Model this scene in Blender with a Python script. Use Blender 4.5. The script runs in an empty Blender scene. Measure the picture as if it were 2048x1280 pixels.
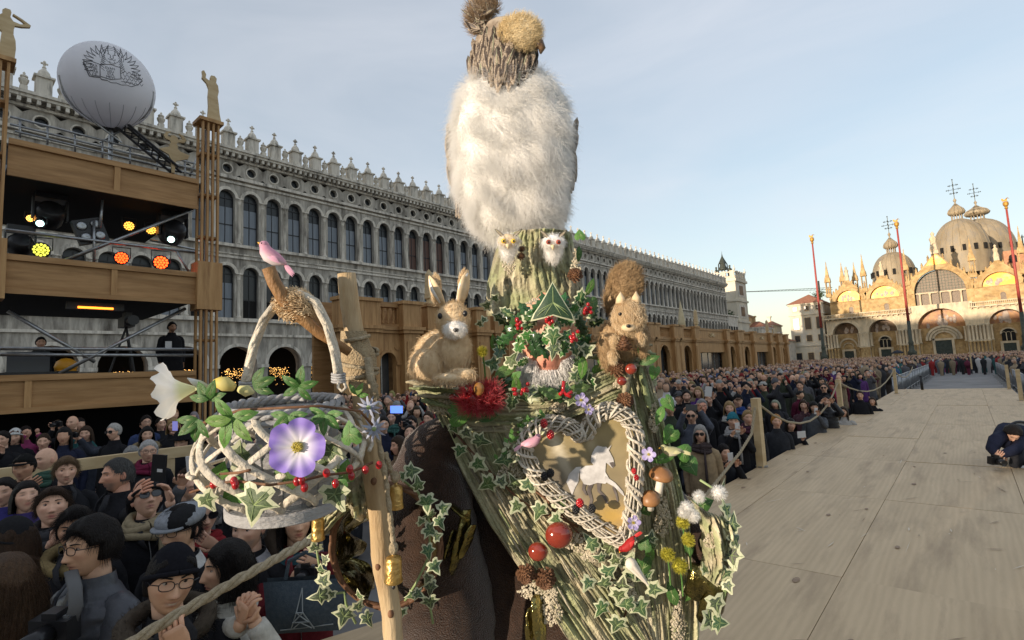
import bpy, math, random
import numpy as np
from mathutils import Vector, Matrix, Euler, noise

# ------------------------------------------------------------------ camera, sky, sun, exposure
S = bpy.context.scene
COL = S.collection
CZ = 2.2                                   # eye height above the square
FPX = 1040.0                               # focal length in pixels of the 2048 px wide photograph
_d = np.array([911., 60., FPX]); _d /= np.linalg.norm(_d)
_u = np.array([-500., -10600., FPX]); _u -= _d * _u.dot(_d); _u /= np.linalg.norm(_u)
_x = np.cross(_u, _d)
if _x[0] < 0: _x = -_x
RW = np.array([_x, _d, _u])                # camera axes (right, down, forward) -> world
CAMP = np.array([0., 0., CZ])
CR = Vector(RW @ np.array([1., 0, 0])); CU = Vector(RW @ np.array([0., -1., 0])); CF = Vector(RW @ np.array([0., 0, 1.]))

cam_d = bpy.data.cameras.new('camera'); cam = bpy.data.objects.new('camera', cam_d); COL.objects.link(cam)
cam_d.sensor_width = 36.0; cam_d.lens = 36.0 * FPX / 2048.0
cam_d.clip_start = 0.05; cam_d.clip_end = 6000
cm = Matrix.Identity(4)
for r in range(3):
    cm[r][0] = CR[r]; cm[r][1] = CU[r]; cm[r][2] = -CF[r]; cm[r][3] = CAMP[r]
cam.matrix_world = cm
S.camera = cam

SUN_EL, SUN_HEAD = math.radians(4.5), math.radians(10)      # light travels towards +Y, turned 10 deg to +X
sdir = Vector((math.sin(SUN_HEAD) * math.cos(SUN_EL), math.cos(SUN_HEAD) * math.cos(SUN_EL), -math.sin(SUN_EL)))
sun_d = bpy.data.lights.new('sun', 'SUN'); sun_d.energy = 2.6; sun_d.angle = math.radians(0.5); sun_d.color = (1.0, 0.84, 0.66)
sun = bpy.data.objects.new('sun', sun_d); COL.objects.link(sun)
sun.rotation_euler = sdir.to_track_quat('-Z', 'Y').to_euler(); sun.location = (-20, -60, 40)

W = bpy.data.worlds.new('World'); S.world = W; W.use_nodes = True
nt = W.node_tree; nt.nodes.clear()
out = nt.nodes.new('ShaderNodeOutputWorld'); bg = nt.nodes.new('ShaderNodeBackground')
sky = nt.nodes.new('ShaderNodeTexSky'); sky.sky_type = 'NISHITA'; sky.sun_disc = False
sky.sun_elevation = SUN_EL; sky.sun_rotation = math.pi + SUN_HEAD; sky.air_density = 1.0; sky.dust_density = 0.6; sky.ozone_density = 1.5
bg.inputs['Strength'].default_value = 0.15
# thin high cloud: the same soft veil over the whole sky
tc = nt.nodes.new('ShaderNodeTexCoord'); mp = nt.nodes.new('ShaderNodeMapping'); mp.inputs['Scale'].default_value = (1.2, 1.2, 4.5)
nz = nt.nodes.new('ShaderNodeTexNoise'); nz.inputs['Scale'].default_value = 1.3; nz.inputs['Detail'].default_value = 5; nz.inputs['Roughness'].default_value = .55; nz.inputs['Distortion'].default_value = .6
rp = nt.nodes.new('ShaderNodeValToRGB'); rp.color_ramp.elements[0].position = .38; rp.color_ramp.elements[1].position = .80
rp.color_ramp.elements[0].color = (.42, .42, .42, 1); rp.color_ramp.elements[1].color = (.66, .66, .66, 1)
mx = nt.nodes.new('ShaderNodeMixRGB'); mx.inputs[2].default_value = (2.55, 2.58, 2.75, 1)
nt.links.new(tc.outputs['Generated'], mp.inputs['Vector']); nt.links.new(mp.outputs[0], nz.inputs['Vector'])
nt.links.new(nz.outputs['Fac'], rp.inputs[0]); nt.links.new(rp.outputs[0], mx.inputs[0])
nt.links.new(sky.outputs[0], mx.inputs[1]); nt.links.new(mx.outputs[0], bg.inputs['Color']); nt.links.new(bg.outputs[0], out.inputs['Surface'])

S.view_settings.view_transform = 'Standard'; S.view_settings.look = 'None'
S.view_settings.exposure = 1.22; S.view_settings.gamma = 1.0; S.view_settings.use_curve_mapping = False
S.render.engine = 'CYCLES'
try:
    S.cycles.use_denoising = True; S.cycles.max_bounces = 6; S.cycles.transparent_max_bounces = 8
except Exception: pass

# ------------------------------------------------------------------ geometry of the place
def ray(px, py): return RW @ np.array([(px - 1024.) / FPX, (py - 640.) / FPX, 1.])
def atD(px, py, D): return Vector(ray(px, py) * D + CAMP)
def atX(px, py, X):
    r = ray(px, py); return Vector(r * (X / r[0]) + CAMP)
def atY(px, py, Y):
    r = ray(px, py); return Vector(r * (Y / r[1]) + CAMP)
def atZ(px, py, Z):
    r = ray(px, py); return Vector(r * ((Z - CZ) / r[2]) + CAMP)
rng = random.Random(7)
def R(a, b): return rng.uniform(a, b)
def clamp(x, a=0., b=1.): return max(a, min(b, x))
def nz3(x, y, z): return noise.noise(Vector((x, y, z)))

# ------------------------------------------------------------------ materials
MATS = {}
def mat(name, c1, c2=None, scale=6., stretch=(1, 1, 1), rough=.75, bump=0., bscale=None, metal=0., detail=6., spec=.4,
        attr=None, objcol=False, emit=None, estr=1., c3=None, s3=1.5, lo=.35, hi=.68, sheen=0., trans=0., alpha=1., coat=0., wave=None, transm=0.):
    if name in MATS: return MATS[name]
    m = bpy.data.materials.new(name); m.use_nodes = True; MATS[name] = m
    t = m.node_tree; N = t.nodes; L = t.links
    b = N['Principled BSDF']
    b.inputs['Roughness'].default_value = rough; b.inputs['Metallic'].default_value = metal
    b.inputs['Specular IOR Level'].default_value = spec
    if sheen: b.inputs['Sheen Weight'].default_value = sheen
    if coat: b.inputs['Coat Weight'].default_value = coat; b.inputs['Coat Roughness'].default_value = .12
    if transm: b.inputs['Transmission Weight'].default_value = transm
    co = N.new('ShaderNodeTexCoord'); oi = N.new('ShaderNodeObjectInfo')
    ad = N.new('ShaderNodeVectorMath'); ad.operation = 'MULTIPLY_ADD'
    cv = N.new('ShaderNodeCombineXYZ'); cv.inputs[0].default_value = 1.; cv.inputs[1].default_value = 1; cv.inputs[2].default_value = 1
    sc = N.new('ShaderNodeVectorMath'); sc.operation = 'SCALE'; sc.inputs[0].default_value = (13.7, 29.1, 7.3)
    L.new(oi.outputs['Random'], sc.inputs['Scale'])
    L.new(co.outputs['Object'], ad.inputs[0]); ad.inputs[1].default_value = stretch; L.new(sc.outputs[0], ad.inputs[2])
    n1 = N.new('ShaderNodeTexNoise'); n1.inputs['Scale'].default_value = scale; n1.inputs['Detail'].default_value = detail; n1.inputs['Roughness'].default_value = .6
    L.new(ad.outputs[0], n1.inputs['Vector'])
    fac = n1.outputs['Fac']
    if wave:
        wv = N.new('ShaderNodeTexWave'); wv.inputs['Scale'].default_value = wave; wv.inputs['Distortion'].default_value = 6; wv.inputs['Detail'].default_value = 3
        L.new(ad.outputs[0], wv.inputs['Vector']); ma = N.new('ShaderNodeMath'); ma.operation = 'MULTIPLY_ADD'
        L.new(wv.outputs['Fac'], ma.inputs[0]); ma.inputs[1].default_value = .13
        mb_ = N.new('ShaderNodeMath'); mb_.operation = 'MULTIPLY'; L.new(n1.outputs['Fac'], mb_.inputs[0]); mb_.inputs[1].default_value = .87
        L.new(mb_.outputs[0], ma.inputs[2]); fac = ma.outputs[0]
    cr = N.new('ShaderNodeValToRGB'); cr.color_ramp.elements[0].position = lo; cr.color_ramp.elements[1].position = hi
    c2 = c2 or c1
    cr.color_ramp.elements[0].color = (*c1, 1); cr.color_ramp.elements[1].color = (*c2, 1)
    L.new(fac, cr.inputs[0]); col = cr.outputs[0]
    if c3:
        n3 = N.new('ShaderNodeTexNoise'); n3.inputs['Scale'].default_value = s3; n3.inputs['Detail'].default_value = 8; n3.inputs['Roughness'].default_value = .65
        L.new(ad.outputs[0], n3.inputs['Vector']); r3 = N.new('ShaderNodeValToRGB'); r3.color_ramp.elements[0].position = .5; r3.color_ramp.elements[1].position = .72
        L.new(n3.outputs['Fac'], r3.inputs[0]); mm = N.new('ShaderNodeMixRGB'); mm.inputs[2].default_value = (*c3, 1)
        L.new(r3.outputs[0], mm.inputs[0]); L.new(col, mm.inputs[1]); col = mm.outputs[0]
    if attr:
        at = N.new('ShaderNodeAttribute'); at.attribute_name = attr
        mm = N.new('ShaderNodeMixRGB'); mm.blend_type = 'MULTIPLY'; mm.inputs[0].default_value = 1
        L.new(at.outputs['Color'], mm.inputs[1]); L.new(col, mm.inputs[2]); col = mm.outputs[0]
    if objcol:
        mm = N.new('ShaderNodeMixRGB'); mm.blend_type = 'MULTIPLY'; mm.inputs[0].default_value = 1
        L.new(oi.outputs['Color'], mm.inputs[1]); L.new(col, mm.inputs[2]); col = mm.outputs[0]
    L.new(col, b.inputs['Base Color'])
    if bump:
        nb = N.new('ShaderNodeTexNoise'); nb.inputs['Scale'].default_value = bscale or scale * 3; nb.inputs['Detail'].default_value = 6
        L.new(ad.outputs[0], nb.inputs['Vector']); bp = N.new('ShaderNodeBump'); bp.inputs['Strength'].default_value = bump; bp.inputs['Distance'].default_value = .02
        L.new(nb.outputs['Fac'], bp.inputs['Height']); L.new(bp.outputs[0], b.inputs['Normal'])
    if emit:
        b.inputs['Emission Color'].default_value = (*emit, 1); b.inputs['Emission Strength'].default_value = estr
    if trans:                                   # thin leaves, petals and feathers let light through
        tr = N.new('ShaderNodeBsdfTranslucent'); ms = N.new('ShaderNodeMixShader'); ms.inputs[0].default_value = trans
        L.new(col, tr.inputs['Color']); L.new(b.outputs[0], ms.inputs[1]); L.new(tr.outputs[0], ms.inputs[2]); L.new(ms.outputs[0], N['Material Output'].inputs['Surface'])
    return m

# ------------------------------------------------------------------ mesh builder
def ring_frame(d):
    d = d.normalized(); a = Vector((0, 0, 1)) if abs(d.z) < .9 else Vector((1, 0, 0))
    s = d.cross(a).normalized(); return s, s.cross(d).normalized()
class MB:
    def __init__(s): s.v = []; s.f = []; s.m = []; s.c = []
    def add(s, vs, fs, m=0, c=(1, 1, 1)):
        o = len(s.v); s.v.extend([tuple(p) for p in vs]); s.f.extend([tuple(i + o for i in f) for f in fs]); s.m.extend([m] * len(fs))
        s.c.extend([c] * len(vs) if not (c and isinstance(c[0], (tuple, list))) else c); return s
    def box(s, c, d, m=0, M=None, taper=1., col=(1, 1, 1)):
        x, y, z = d[0] / 2, d[1] / 2, d[2] / 2
        vs = [(-x, -y, -z), (x, -y, -z), (x, y, -z), (-x, y, -z), (-x * taper, -y * taper, z), (x * taper, -y * taper, z), (x * taper, y * taper, z), (-x * taper, y * taper, z)]
        vs = [Vector(p) for p in vs]
        if M is not None: vs = [M @ p for p in vs]
        c = Vector(c); return s.add([p + c for p in vs], [(3, 2, 1, 0), (4, 5, 6, 7), (0, 1, 5, 4), (1, 2, 6, 5), (2, 3, 7, 6), (3, 0, 4, 7)], m, col)
    def span(s, a, b, m=0):
        return s.box([(a[i] + b[i]) / 2 for i in range(3)], [abs(b[i] - a[i]) for i in range(3)], m)
    def tube(s, pts, r, n=8, m=0, cap=True, col=(1, 1, 1), flat=1., jit=0.):
        pts = [Vector(p) for p in pts]; k = len(pts); rs = r if isinstance(r, (list, tuple)) else [r] * k
        vs = []; a = None
        for i, p in enumerate(pts):
            d = pts[min(i + 1, k - 1)] - pts[max(i - 1, 0)]
            if d.length < 1e-9: d = Vector((0, 0, 1))
            d.normalize()
            if a is None: a, b = ring_frame(d)
            else:
                a = a - d * a.dot(d)
                if a.length < 1e-6: a, b = ring_frame(d)
                a.normalize(); b = a.cross(d)
            for j in range(n):
                t = 2 * math.pi * j / n; rr = rs[i] * (1 + (jit * nz3(p.x * 40 + math.cos(t) * 2, p.y * 40 + math.sin(t) * 2, p.z * 40) if jit else 0))
                vs.append(p + (a * math.cos(t) + b * math.sin(t) * flat) * rr)
        fs = [(i * n + j, i * n + (j + 1) % n, (i + 1) * n + (j + 1) % n, (i + 1) * n + j) for i in range(k - 1) for j in range(n)]
        if cap: fs += [tuple(range(n - 1, -1, -1)), tuple((k - 1) * n + j for j in range(n))]
        return s.add(vs, fs, m, col)
    def lathe(s, prof, n=12, m=0, M=None, cap=True, col=(1, 1, 1)):
        vs = []
        for (r, z) in prof:
            for j in range(n):
                t = 2 * math.pi * j / n; p = Vector((r * math.cos(t), r * math.sin(t), z)); vs.append(M @ p if M is not None else p)
        k = len(prof)
        fs = [(i * n + j, i * n + (j + 1) % n, (i + 1) * n + (j + 1) % n, (i + 1) * n + j) for i in range(k - 1) for j in range(n)]
        if cap: fs += [tuple(range(n - 1, -1, -1)), tuple((k - 1) * n + j for j in range(n))]
        return s.add(vs, fs, m, col)
    def ell(s, c, r, n=12, k=8, m=0, M=None, fn=None, col=(1, 1, 1)):
        c = Vector(c); r = (r, r, r) if not isinstance(r, (tuple, list)) else r
        vs = []; cs = []
        for i in range(k + 1):
            ph = math.pi * (i / k - .5)
            for j in range(n):
                t = 2 * math.pi * j / n; d = Vector((math.cos(ph) * math.cos(t), math.cos(ph) * math.sin(t), math.sin(ph)))
                q = fn(d) if fn else 1.
                p = Vector((d.x * r[0], d.y * r[1], d.z * r[2])) * q
                vs.append((M @ p if M is not None else p) + c)
        fs = [(i * n + j, i * n + (j + 1) % n, (i + 1) * n + (j + 1) % n, (i + 1) * n + j) for i in range(k) for j in range(n)]
        return s.add(vs, fs, m, col)
    def prism(s, poly, d0, d1, M, m=0, col=(1, 1, 1)):
        """outline in the M frame's XY plane, extruded from z=d0 to z=d1"""
        n = len(poly); vs = [M @ Vector((p[0], p[1], d0)) for p in poly] + [M @ Vector((p[0], p[1], d1)) for p in poly]
        fs = [tuple(range(n - 1, -1, -1)), tuple(range(n, 2 * n))] + [(i, (i + 1) % n, n + (i + 1) % n, n + i) for i in range(n)]
        return s.add(vs, fs, m, col)
    def grid(s, fn, nu, nv, m=0, colfn=None):
        vs = []; cs = []
        for i in range(nv + 1):
            for j in range(nu + 1):
                vs.append(fn(j / nu, i / nv)); cs.append(colfn(j / nu, i / nv) if colfn else (1, 1, 1))
        w = nu + 1
        fs = [(i * w + j, i * w + j + 1, (i + 1) * w + j + 1, (i + 1) * w + j) for i in range(nv) for j in range(nu)]
        return s.add(vs, fs, m, cs)
    def mesh(s, name, mats, smooth=False, auto=None):
        me = bpy.data.meshes.new(name); me.from_pydata([tuple(v) for v in s.v], [], s.f)
        mats = mats if isinstance(mats, (list, tuple)) else [mats]
        for q in mats: me.materials.append(q)
        if any(s.m): me.polygons.foreach_set('material_index', s.m)
        me.polygons.foreach_set('use_smooth', [bool(smooth)] * len(s.f))
        if any(c != (1, 1, 1) for c in s.c):
            ca = me.color_attributes.new('Col', 'FLOAT_COLOR', 'POINT')
            ca.data.foreach_set('color', [x for c in s.c for x in (c[0], c[1], c[2], 1.)])
        if smooth == 'auto': pass
        me.update(); return me
    def build(s, name, mats, parent=None, smooth=False, **kw):
        return link(name, s.mesh(name, mats, smooth), parent, **kw)

def link(name, data, parent=None, loc=None, kind=None, color=None, label=None):
    o = bpy.data.objects.new(name, data); COL.objects.link(o)
    if loc is not None: o.location = loc
    elif parent is not None and parent.get('_w'): o.location = -Vector(parent.location)
    if parent is not None: o.parent = parent
    if kind: o['kind'] = kind
    if color: o.color = (*color, 1)
    if label: o['label'] = label
    return o
def tag(o, label=None, cat=None, group=None, kind=None):
    if label: o['label'] = label
    if cat: o['category'] = cat
    if group: o['group'] = group
    if kind: o['kind'] = kind
    return o
def thing(name, label, cat, loc=(0, 0, 0), group=None, rotz=0, world=True):
    """Empty at the base of a thing; with world=True its parts are given in world coordinates"""
    o = bpy.data.objects.new(name, None); COL.objects.link(o); o.location = loc; o.rotation_euler = (0, 0, rotz); o.empty_display_size = .1
    if world and not rotz: o['_w'] = 1
    return tag(o, label, cat, group)
def inst(name, me, parent, M, color=None, label=None):
    """one more object that shares mesh data, set by a world matrix"""
    o = bpy.data.objects.new(name, me); COL.objects.link(o)
    if parent is not None:
        o.parent = parent
        if parent.get('_w'): M = Matrix.Translation(-Vector(parent.location)) @ M
    o.matrix_basis = M
    if color: o.color = (*color, 1)
    if label: o['label'] = label
    return o
def copy_tree(o, parent=None):
    c = o.copy(); COL.objects.link(c)
    if parent is not None: c.parent = parent
    for ch in list(o.children): copy_tree(ch, c)
    return c
def frame(P, ax, ay, az, s=1.):
    M = Matrix.Identity(4)
    for r in range(3): M[r][0] = ax[r] * s; M[r][1] = ay[r] * s; M[r][2] = az[r] * s; M[r][3] = P[r]
    return M
def hair_obj(name, strands, rad, mt, parent=None, tip=.25, kind='stuff'):
    """strands: array (n, k, 3) in world or parent space"""
    A = np.asarray(strands, dtype=np.float32); n, k, _ = A.shape
    cu = bpy.data.hair_curves.new(name); cu.add_curves([k] * n)
    cu.attributes['position'].data.foreach_set('vector', A.reshape(-1))
    ra = cu.attributes.get('radius') or cu.attributes.new('radius', 'FLOAT', 'POINT')
    ra.data.foreach_set('value', np.tile(np.linspace(rad, rad * tip, k), n).astype(np.float32))
    cu.materials.append(mt)
    return link(name, cu, parent, kind=kind)

# arched opening in a wall panel; local (u, v) -> world through P(u, v, d), d = depth into the wall
def arch_panel(mb, P, u0, u1, v0, v1, uc, hw, vb, vs, depth=.4, n=10, m=0, mrev=0, back=None, mback=0, rise=1.):
    arc = [(uc + hw * math.cos(math.pi * i / n), vs + rise * hw * math.sin(math.pi * i / n)) for i in range(n + 1)]   # right -> left
    top = [(u1 + (u0 - u1) * i / n, v1) for i in range(n + 1)]
    q = []; f = []
    def pt(u, v, d): q.append(P(u, v, d)); return len(q) - 1
    ia = [pt(a[0], a[1], 0) for a in arc]; it = [pt(a[0], a[1], 0) for a in top]
    ib = [pt(a[0], a[1], depth) for a in arc]
    for i in range(n):
        f.append((ia[i], it[i], it[i + 1], ia[i + 1]))
    r0 = pt(u1, vs, 0); l0 = pt(u0, vs, 0); rb = pt(u1, v0, 0); lb = pt(u0, v0, 0)
    f.append((ia[0], r0, it[0])); f.append((ia[n], it[n], l0))
    jr = pt(uc + hw, vb, 0); jl = pt(uc - hw, vb, 0); jrb = pt(uc + hw, vb, depth); jlb = pt(uc - hw, vb, depth)
    r1 = pt(u1, vb, 0); l1 = pt(u0, vb, 0)
    f.append((jr, r1, r0, ia[0])); f.append((l1, jl, ia[n], l0))
    if vb > v0 + 1e-4: f.append((lb, rb, r1, jr, jl, l1))
    g = [(ia[i], ia[i + 1], ib[i + 1], ib[i]) for i in range(n)] + [(jr, ia[0], ib[0], jrb), (ia[n], jl, jlb, ib[n]), (jl, jr, jrb, jlb)]
    o = len(mb.v); mb.add(q, f, m); 
    mb.f.extend([tuple(i + o for i in x) for x in g]); mb.m.extend([mrev] * len(g))
    if back is not None:
        qb = [P(a[0], a[1], depth) for a in arc] + [P(uc - hw, vb, depth), P(uc + hw, vb, depth)]
        back.add(qb, [tuple(range(len(qb)))], mback)
def arc_band(mb, P, uc, vs, r0, r1, d0, d1, n=12, m=0, a0=0., a1=math.pi, rise=1.):
    """curved moulding of an arch between radii r0 and r1, standing from depth d1 out to d0"""
    vs_ = []
    for i in range(n + 1):
        t = a0 + (a1 - a0) * i / n; c, s_ = math.cos(t), math.sin(t) * rise
        vs_ += [P(uc + r0 * c, vs + r0 * s_, d1), P(uc + r0 * c, vs + r0 * s_, d0), P(uc + r1 * c, vs + r1 * s_, d0), P(uc + r1 * c, vs + r1 * s_, d1)]
    fs = []
    for i in range(n):
        a, b = i * 4, i * 4 + 4
        fs += [(a, a + 1, b + 1, b), (a + 1, a + 2, b + 2, b + 1), (a + 2, a + 3, b + 3, b + 2)]
    fs += [(0, 3, 2, 1), (n * 4, n * 4 + 1, n * 4 + 2, n * 4 + 3)]
    mb.add(vs_, fs, m)
# ------------------------------------------------------------------ materials of the place
m_stone = mat('istrian_stone', (.54, .49, .41), (.78, .72, .62), scale=1.6, stretch=(2.2, 2.2, .45), rough=.8, bump=.25, bscale=9, c3=(.075, .068, .06), s3=1.1)
m_stone2 = mat('weathered_stone', (.26, .235, .20), (.60, .55, .47), scale=1.1, stretch=(2.5, 2.5, .5), rough=.85, bump=.3, bscale=8, c3=(.085, .072, .058), s3=.75)
m_glass = mat('window_glass', (.015, .018, .022), rough=.3, spec=.5)
m_blind = mat('window_blind', (.17, .195, .225), (.25, .28, .32), scale=2, stretch=(9, 9, .3), rough=.35)
m_brownblind = mat('brown_shutter', (.11, .06, .045), (.16, .09, .07), scale=2, stretch=(9, 9, .3), rough=.6)
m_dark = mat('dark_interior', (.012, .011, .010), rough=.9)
m_paving = mat('square_paving', (.16, .155, .15), (.24, .23, .22), scale=.7, rough=.75, bump=.15, bscale=12, c3=(.12, .115, .11), s3=.4)
m_ply = mat('plywood_boards', (.46, .335, .195), (.63, .47, .285), scale=1.1, stretch=(4.2, .55, 1), rough=.62, bump=.10, bscale=16, wave=1.5, c3=(.36, .255, .15), s3=1.2, lo=.25, hi=.75)
m_knot = mat('plywood_knot', (.24, .15, .09), (.33, .23, .14), scale=30, rough=.6)
m_brass = mat('tarnished_gold', (.42, .22, .04), (.52, .29, .06), scale=5, rough=.6, metal=.5)
m_lead = mat('dome_lead', (.24, .19, .12), (.35, .285, .19), scale=.5, stretch=(1, 1, .35), rough=.6, bump=.2, bscale=2, c3=(.22, .2, .17), s3=.4)
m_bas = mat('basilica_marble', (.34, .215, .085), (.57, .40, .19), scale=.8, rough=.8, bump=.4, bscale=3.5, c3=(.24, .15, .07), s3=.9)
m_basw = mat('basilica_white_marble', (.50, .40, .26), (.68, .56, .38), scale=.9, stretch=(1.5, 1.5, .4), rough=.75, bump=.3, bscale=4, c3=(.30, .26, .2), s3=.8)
m_mosg = mat('gold_mosaic', (.50, .20, .01), (.66, .32, .03), scale=.9, rough=.4, metal=.25, c3=(.35, .22, .16), s3=.55)
m_mosr = mat('red_mosaic', (.30, .12, .05), (.52, .28, .10), scale=.8, rough=.5, c3=(.16, .12, .12), s3=.6)
m_mosd = mat('dim_mosaic', (.09, .06, .04), (.24, .15, .08), scale=.9, rough=.6)
m_fig = mat('mosaic_figures', (.30, .24, .22), (.60, .48, .36), scale=1.6, rough=.6)
m_lattice = mat('window_lattice', (.10, .07, .05), (.24, .17, .10), scale=4, rough=.5)
m_redroof = mat('roof_tiles', (.26, .10, .055), (.36, .17, .10), scale=.8, stretch=(3, 3, 1), rough=.85)
m_house = mat('ochre_plaster', (.46, .33, .17), (.60, .46, .27), scale=.6, rough=.9)
m_white = mat('pale_plaster', (.55, .49, .38), (.70, .63, .5), scale=.5, stretch=(1, 1, .5), rough=.85, c3=(.42, .40, .36), s3=.35)
m_bronze = mat('dark_bronze', (.05, .055, .045), (.09, .10, .075), scale=3, rough=.5, metal=.5)
m_polered = mat('red_flagpole', (.30, .045, .035), (.38, .07, .05), scale=4, rough=.55)
m_metal = mat('galvanised_steel', (.30, .31, .32), (.44, .45, .46), scale=14, rough=.38, metal=.8)
m_blackm = mat('black_metal', (.018, .018, .02), (.03, .03, .033), scale=10, rough=.4)
m_fairy = mat('fairy_light', (.9, .5, .15), emit=(1., .52, .14), estr=2.6)

def struct(o): o['kind'] = 'structure'; return o

# ------------------------------------------------------------------ ground and runway
g = MB(); g.add([(-900, -500, 0), (900, -500, 0), (900, 1500, 0), (-900, 1500, 0)], [(0, 1, 2, 3)])
struct(g.build('ground', m_paving))

SZ = .6                                                     # top of the runway
base = MB(); base.span((-2.52, -7, .0), (1.13, 28.95, SZ - .035))
stage = struct(base.build('runway', mat('runway_frame', (.10, .08, .06), (.16, .13, .10), scale=4)))
xs_ = [-2.55, -1.98, -.85, .28, 1.16]
ys_ = [-6.0, -3.36, -.74, 1.88, 4.5, 7.12, 9.74, 12.36, 14.98, 17.6, 20.2, 22.8, 25.4, 28.0, 29.0]
knots = []
for i in range(len(xs_) - 1):
    for j in range(len(ys_) - 1):
        x0, x1, y0, y1 = xs_[i], xs_[i + 1], ys_[j], ys_[j + 1]
        ga = .0025; b = MB(); w, l = x1 - x0 - 2 * ga, y1 - y0 - 2 * ga
        dz = R(-.003, .003); tx, ty = R(-.0012, .0012), R(-.0012, .0012)
        b.box((0, 0, 0), (w, l, .03))
        v = []
        for p in b.v: v.append((p[0], p[1], p[2] + tx * p[0] + ty * p[1]))
        b.v = v
        o = b.build('plywood_panel', m_ply, stage, loc=((x0 + x1) / 2, (y0 + y1) / 2, SZ - .015 + dz - .001))
        if j in (3, 4, 5, 6):
            for q in range(1 + (i + j) % 2): knots.append((R(x0 + .1, x1 - .1), R(y0 + .1, y1 - .1)))
kb = MB()
for (x, y) in knots:
    r = R(.012, .03); kb.lathe([(r, 0), (r * .8, .0016)], 9, 0, Matrix.Translation((x, y, SZ + .0045)) @ Matrix.Diagonal((.8, 1.9, 1, 1)))
kb.build('wood_knot', m_knot, stage, kind='stuff')
sb = MB(); pr = random.Random(12)
for i in range(260):
    x, y, a, l, w = pr.uniform(-2.4, 1.05), pr.uniform(3, 20) ** 1., pr.gauss(1.2, .5), abs(pr.gauss(.05, .06)) + .012, pr.uniform(.002, .008); c, s_ = math.cos(a), math.sin(a); z = SZ + .0052 + i * 4e-6
    sb.add([(x - c * l - s_ * w * .3, y - s_ * l + c * w * .3, z), (x + s_ * w, y - c * w, z), (x + c * l, y + s_ * l, z), (x - s_ * w, y + c * w, z)], [(0, 1, 2, 3)], 1 if i % 3 else 0)
sb.build('scuff_mark', [m_knot, mat('pale_scuff', (.66, .58, .45))], stage, kind='stuff')

# ------------------------------------------------------------------ long arcaded palace on the left
PX = -35.35
pal = thing('arcaded_palace', 'long grey stone palace with two storeys of arched windows and a crest of finials', 'palace', (PX, 12.93, 0))
def PP(u, v, d): return Vector((PX - d, u, v))
NB0, NB1 = -14, 61
BW = 1.52; Y0 = 12.93
wall = MB(); trim = MB()
ya, yb = Y0 + (NB0 - .5) * BW, Y0 + (NB1 + .5) * BW
for k in range(NB0, NB1 + 1):
    c = Y0 + k * BW; a, b = c - BW / 2, c + BW / 2
    arch_panel(wall, PP, a, b, 6.45, 10.35, c, .50, 6.451, 9.37, .38, 10)
    arch_panel(wall, PP, a, b, 11.3, 15.35, c, .50, 11.301, 14.40, .38, 10)
    for z, s0 in ((9.37, 0), (14.40, 0)):
        arc_band(trim, PP, c, z, .50, .63, -.07, .0, 10); arc_band(trim, PP, c, z, .63, .71, -.03, .0, 10)
    # oculus storey: wall with a round opening
    n = 12; q = []; f = []
    for i in range(n):
        t = 2 * math.pi * i / n; q.append(PP(c + .29 * math.cos(t), 16.35 + .29 * math.sin(t), 0))
    for i in range(n):
        t = 2 * math.pi * i / n; q.append(PP(c + .29 * math.cos(t), 16.35 + .29 * math.sin(t), .3))
    o4 = len(q); rim = []
    for i in range(n):
        t = 2 * math.pi * i / n; cx, cz = math.cos(t), math.sin(t); sc = 1 / max(abs(cx), abs(cz))
        q.append(PP(c + .76 * cx * sc, 16.35 + .55 * cz * sc, 0))
    for i in range(n):
        j = (i + 1) % n; f += [(i, j, o4 + j, o4 + i), (i, n + i, n + j, j)]
    wall.add(q, f)
    arc_band(trim, PP, c, 16.35, .29, .37, -.04, .0, 16, a0=0, a1=2 * math.pi)
for k in range(NB0 // 2, NB1 // 2 + 1):
    c = Y0 + (2 * k + .5) * BW
    arch_panel(wall, PP, c - BW, c + BW, 0., 5.25, c, 1.16, .001, 3.45, .8, 12)
    arc_band(trim, PP, c, 3.45, 1.16, 1.36, -.06, 0, 14)
    trim.span((PX + .002, c + 1.18, 0), (PX + .10, c + 1.86, .35)); trim.span((PX + .002, c + 1.14, 3.22), (PX + .13, c + 1.90, 3.44))
def band(z0, z1, out, m=trim): m.span((PX - .2, ya, z0), (PX + out, yb, z1))
wall.span((PX - .8, ya, 5.25), (PX - .012, yb, 6.45)); wall.span((PX - .38, ya, 10.35), (PX - .012, yb, 11.3)); wall.span((PX - .38, ya, 15.35), (PX - .012, yb, 15.8))
wall.span((PX - .6, ya, 5.25), (PX, yb, 6.2)); wall.span((PX - .4, ya, 10.35), (PX, yb, 11.1)); wall.span((PX - .4, ya, 15.35), (PX, yb, 15.8)); wall.span((PX - .4, ya, 16.9), (PX, yb, 17.15))
band(5.26, 5.42, .12); band(6.2, 6.44, .22); band(10.36, 10.5, .10); band(10.62, 10.70, .06); band(11.1, 11.29, .22); band(15.36, 15.5, .10); band(15.62, 15.81, .24)
band(16.92, 17.06, .15); band(17.3, 17.46, .55); band(17.46, 17.62, .66)
for k in range(int((yb - ya) / .38)):
    y = ya + .2 + k * .38; trim.span((PX + .15, y - .08, 17.06), (PX + .50, y + .08, 17.3))
wall.span((PX - 9, ya, 0), (PX - 8.6, yb, 17.4)); wall.span((PX - 9, ya, 17.15), (PX + .1, yb, 17.4))
wall.span((PX - 8.6, ya, 5.3), (PX - .9, yb, 5.5))
wall.build('wall', m_stone2, pal); trim.build('moulding', m_stone, pal)
fl = MB(); fl.span((PX - 1.0, ya, 6.45), (PX - .9, yb, 17.1)); fl.span((PX - 4.4, ya, 0), (PX - 4.2, yb, 5.25)); fl.build('interior_wall', m_dark, pal)
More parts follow.
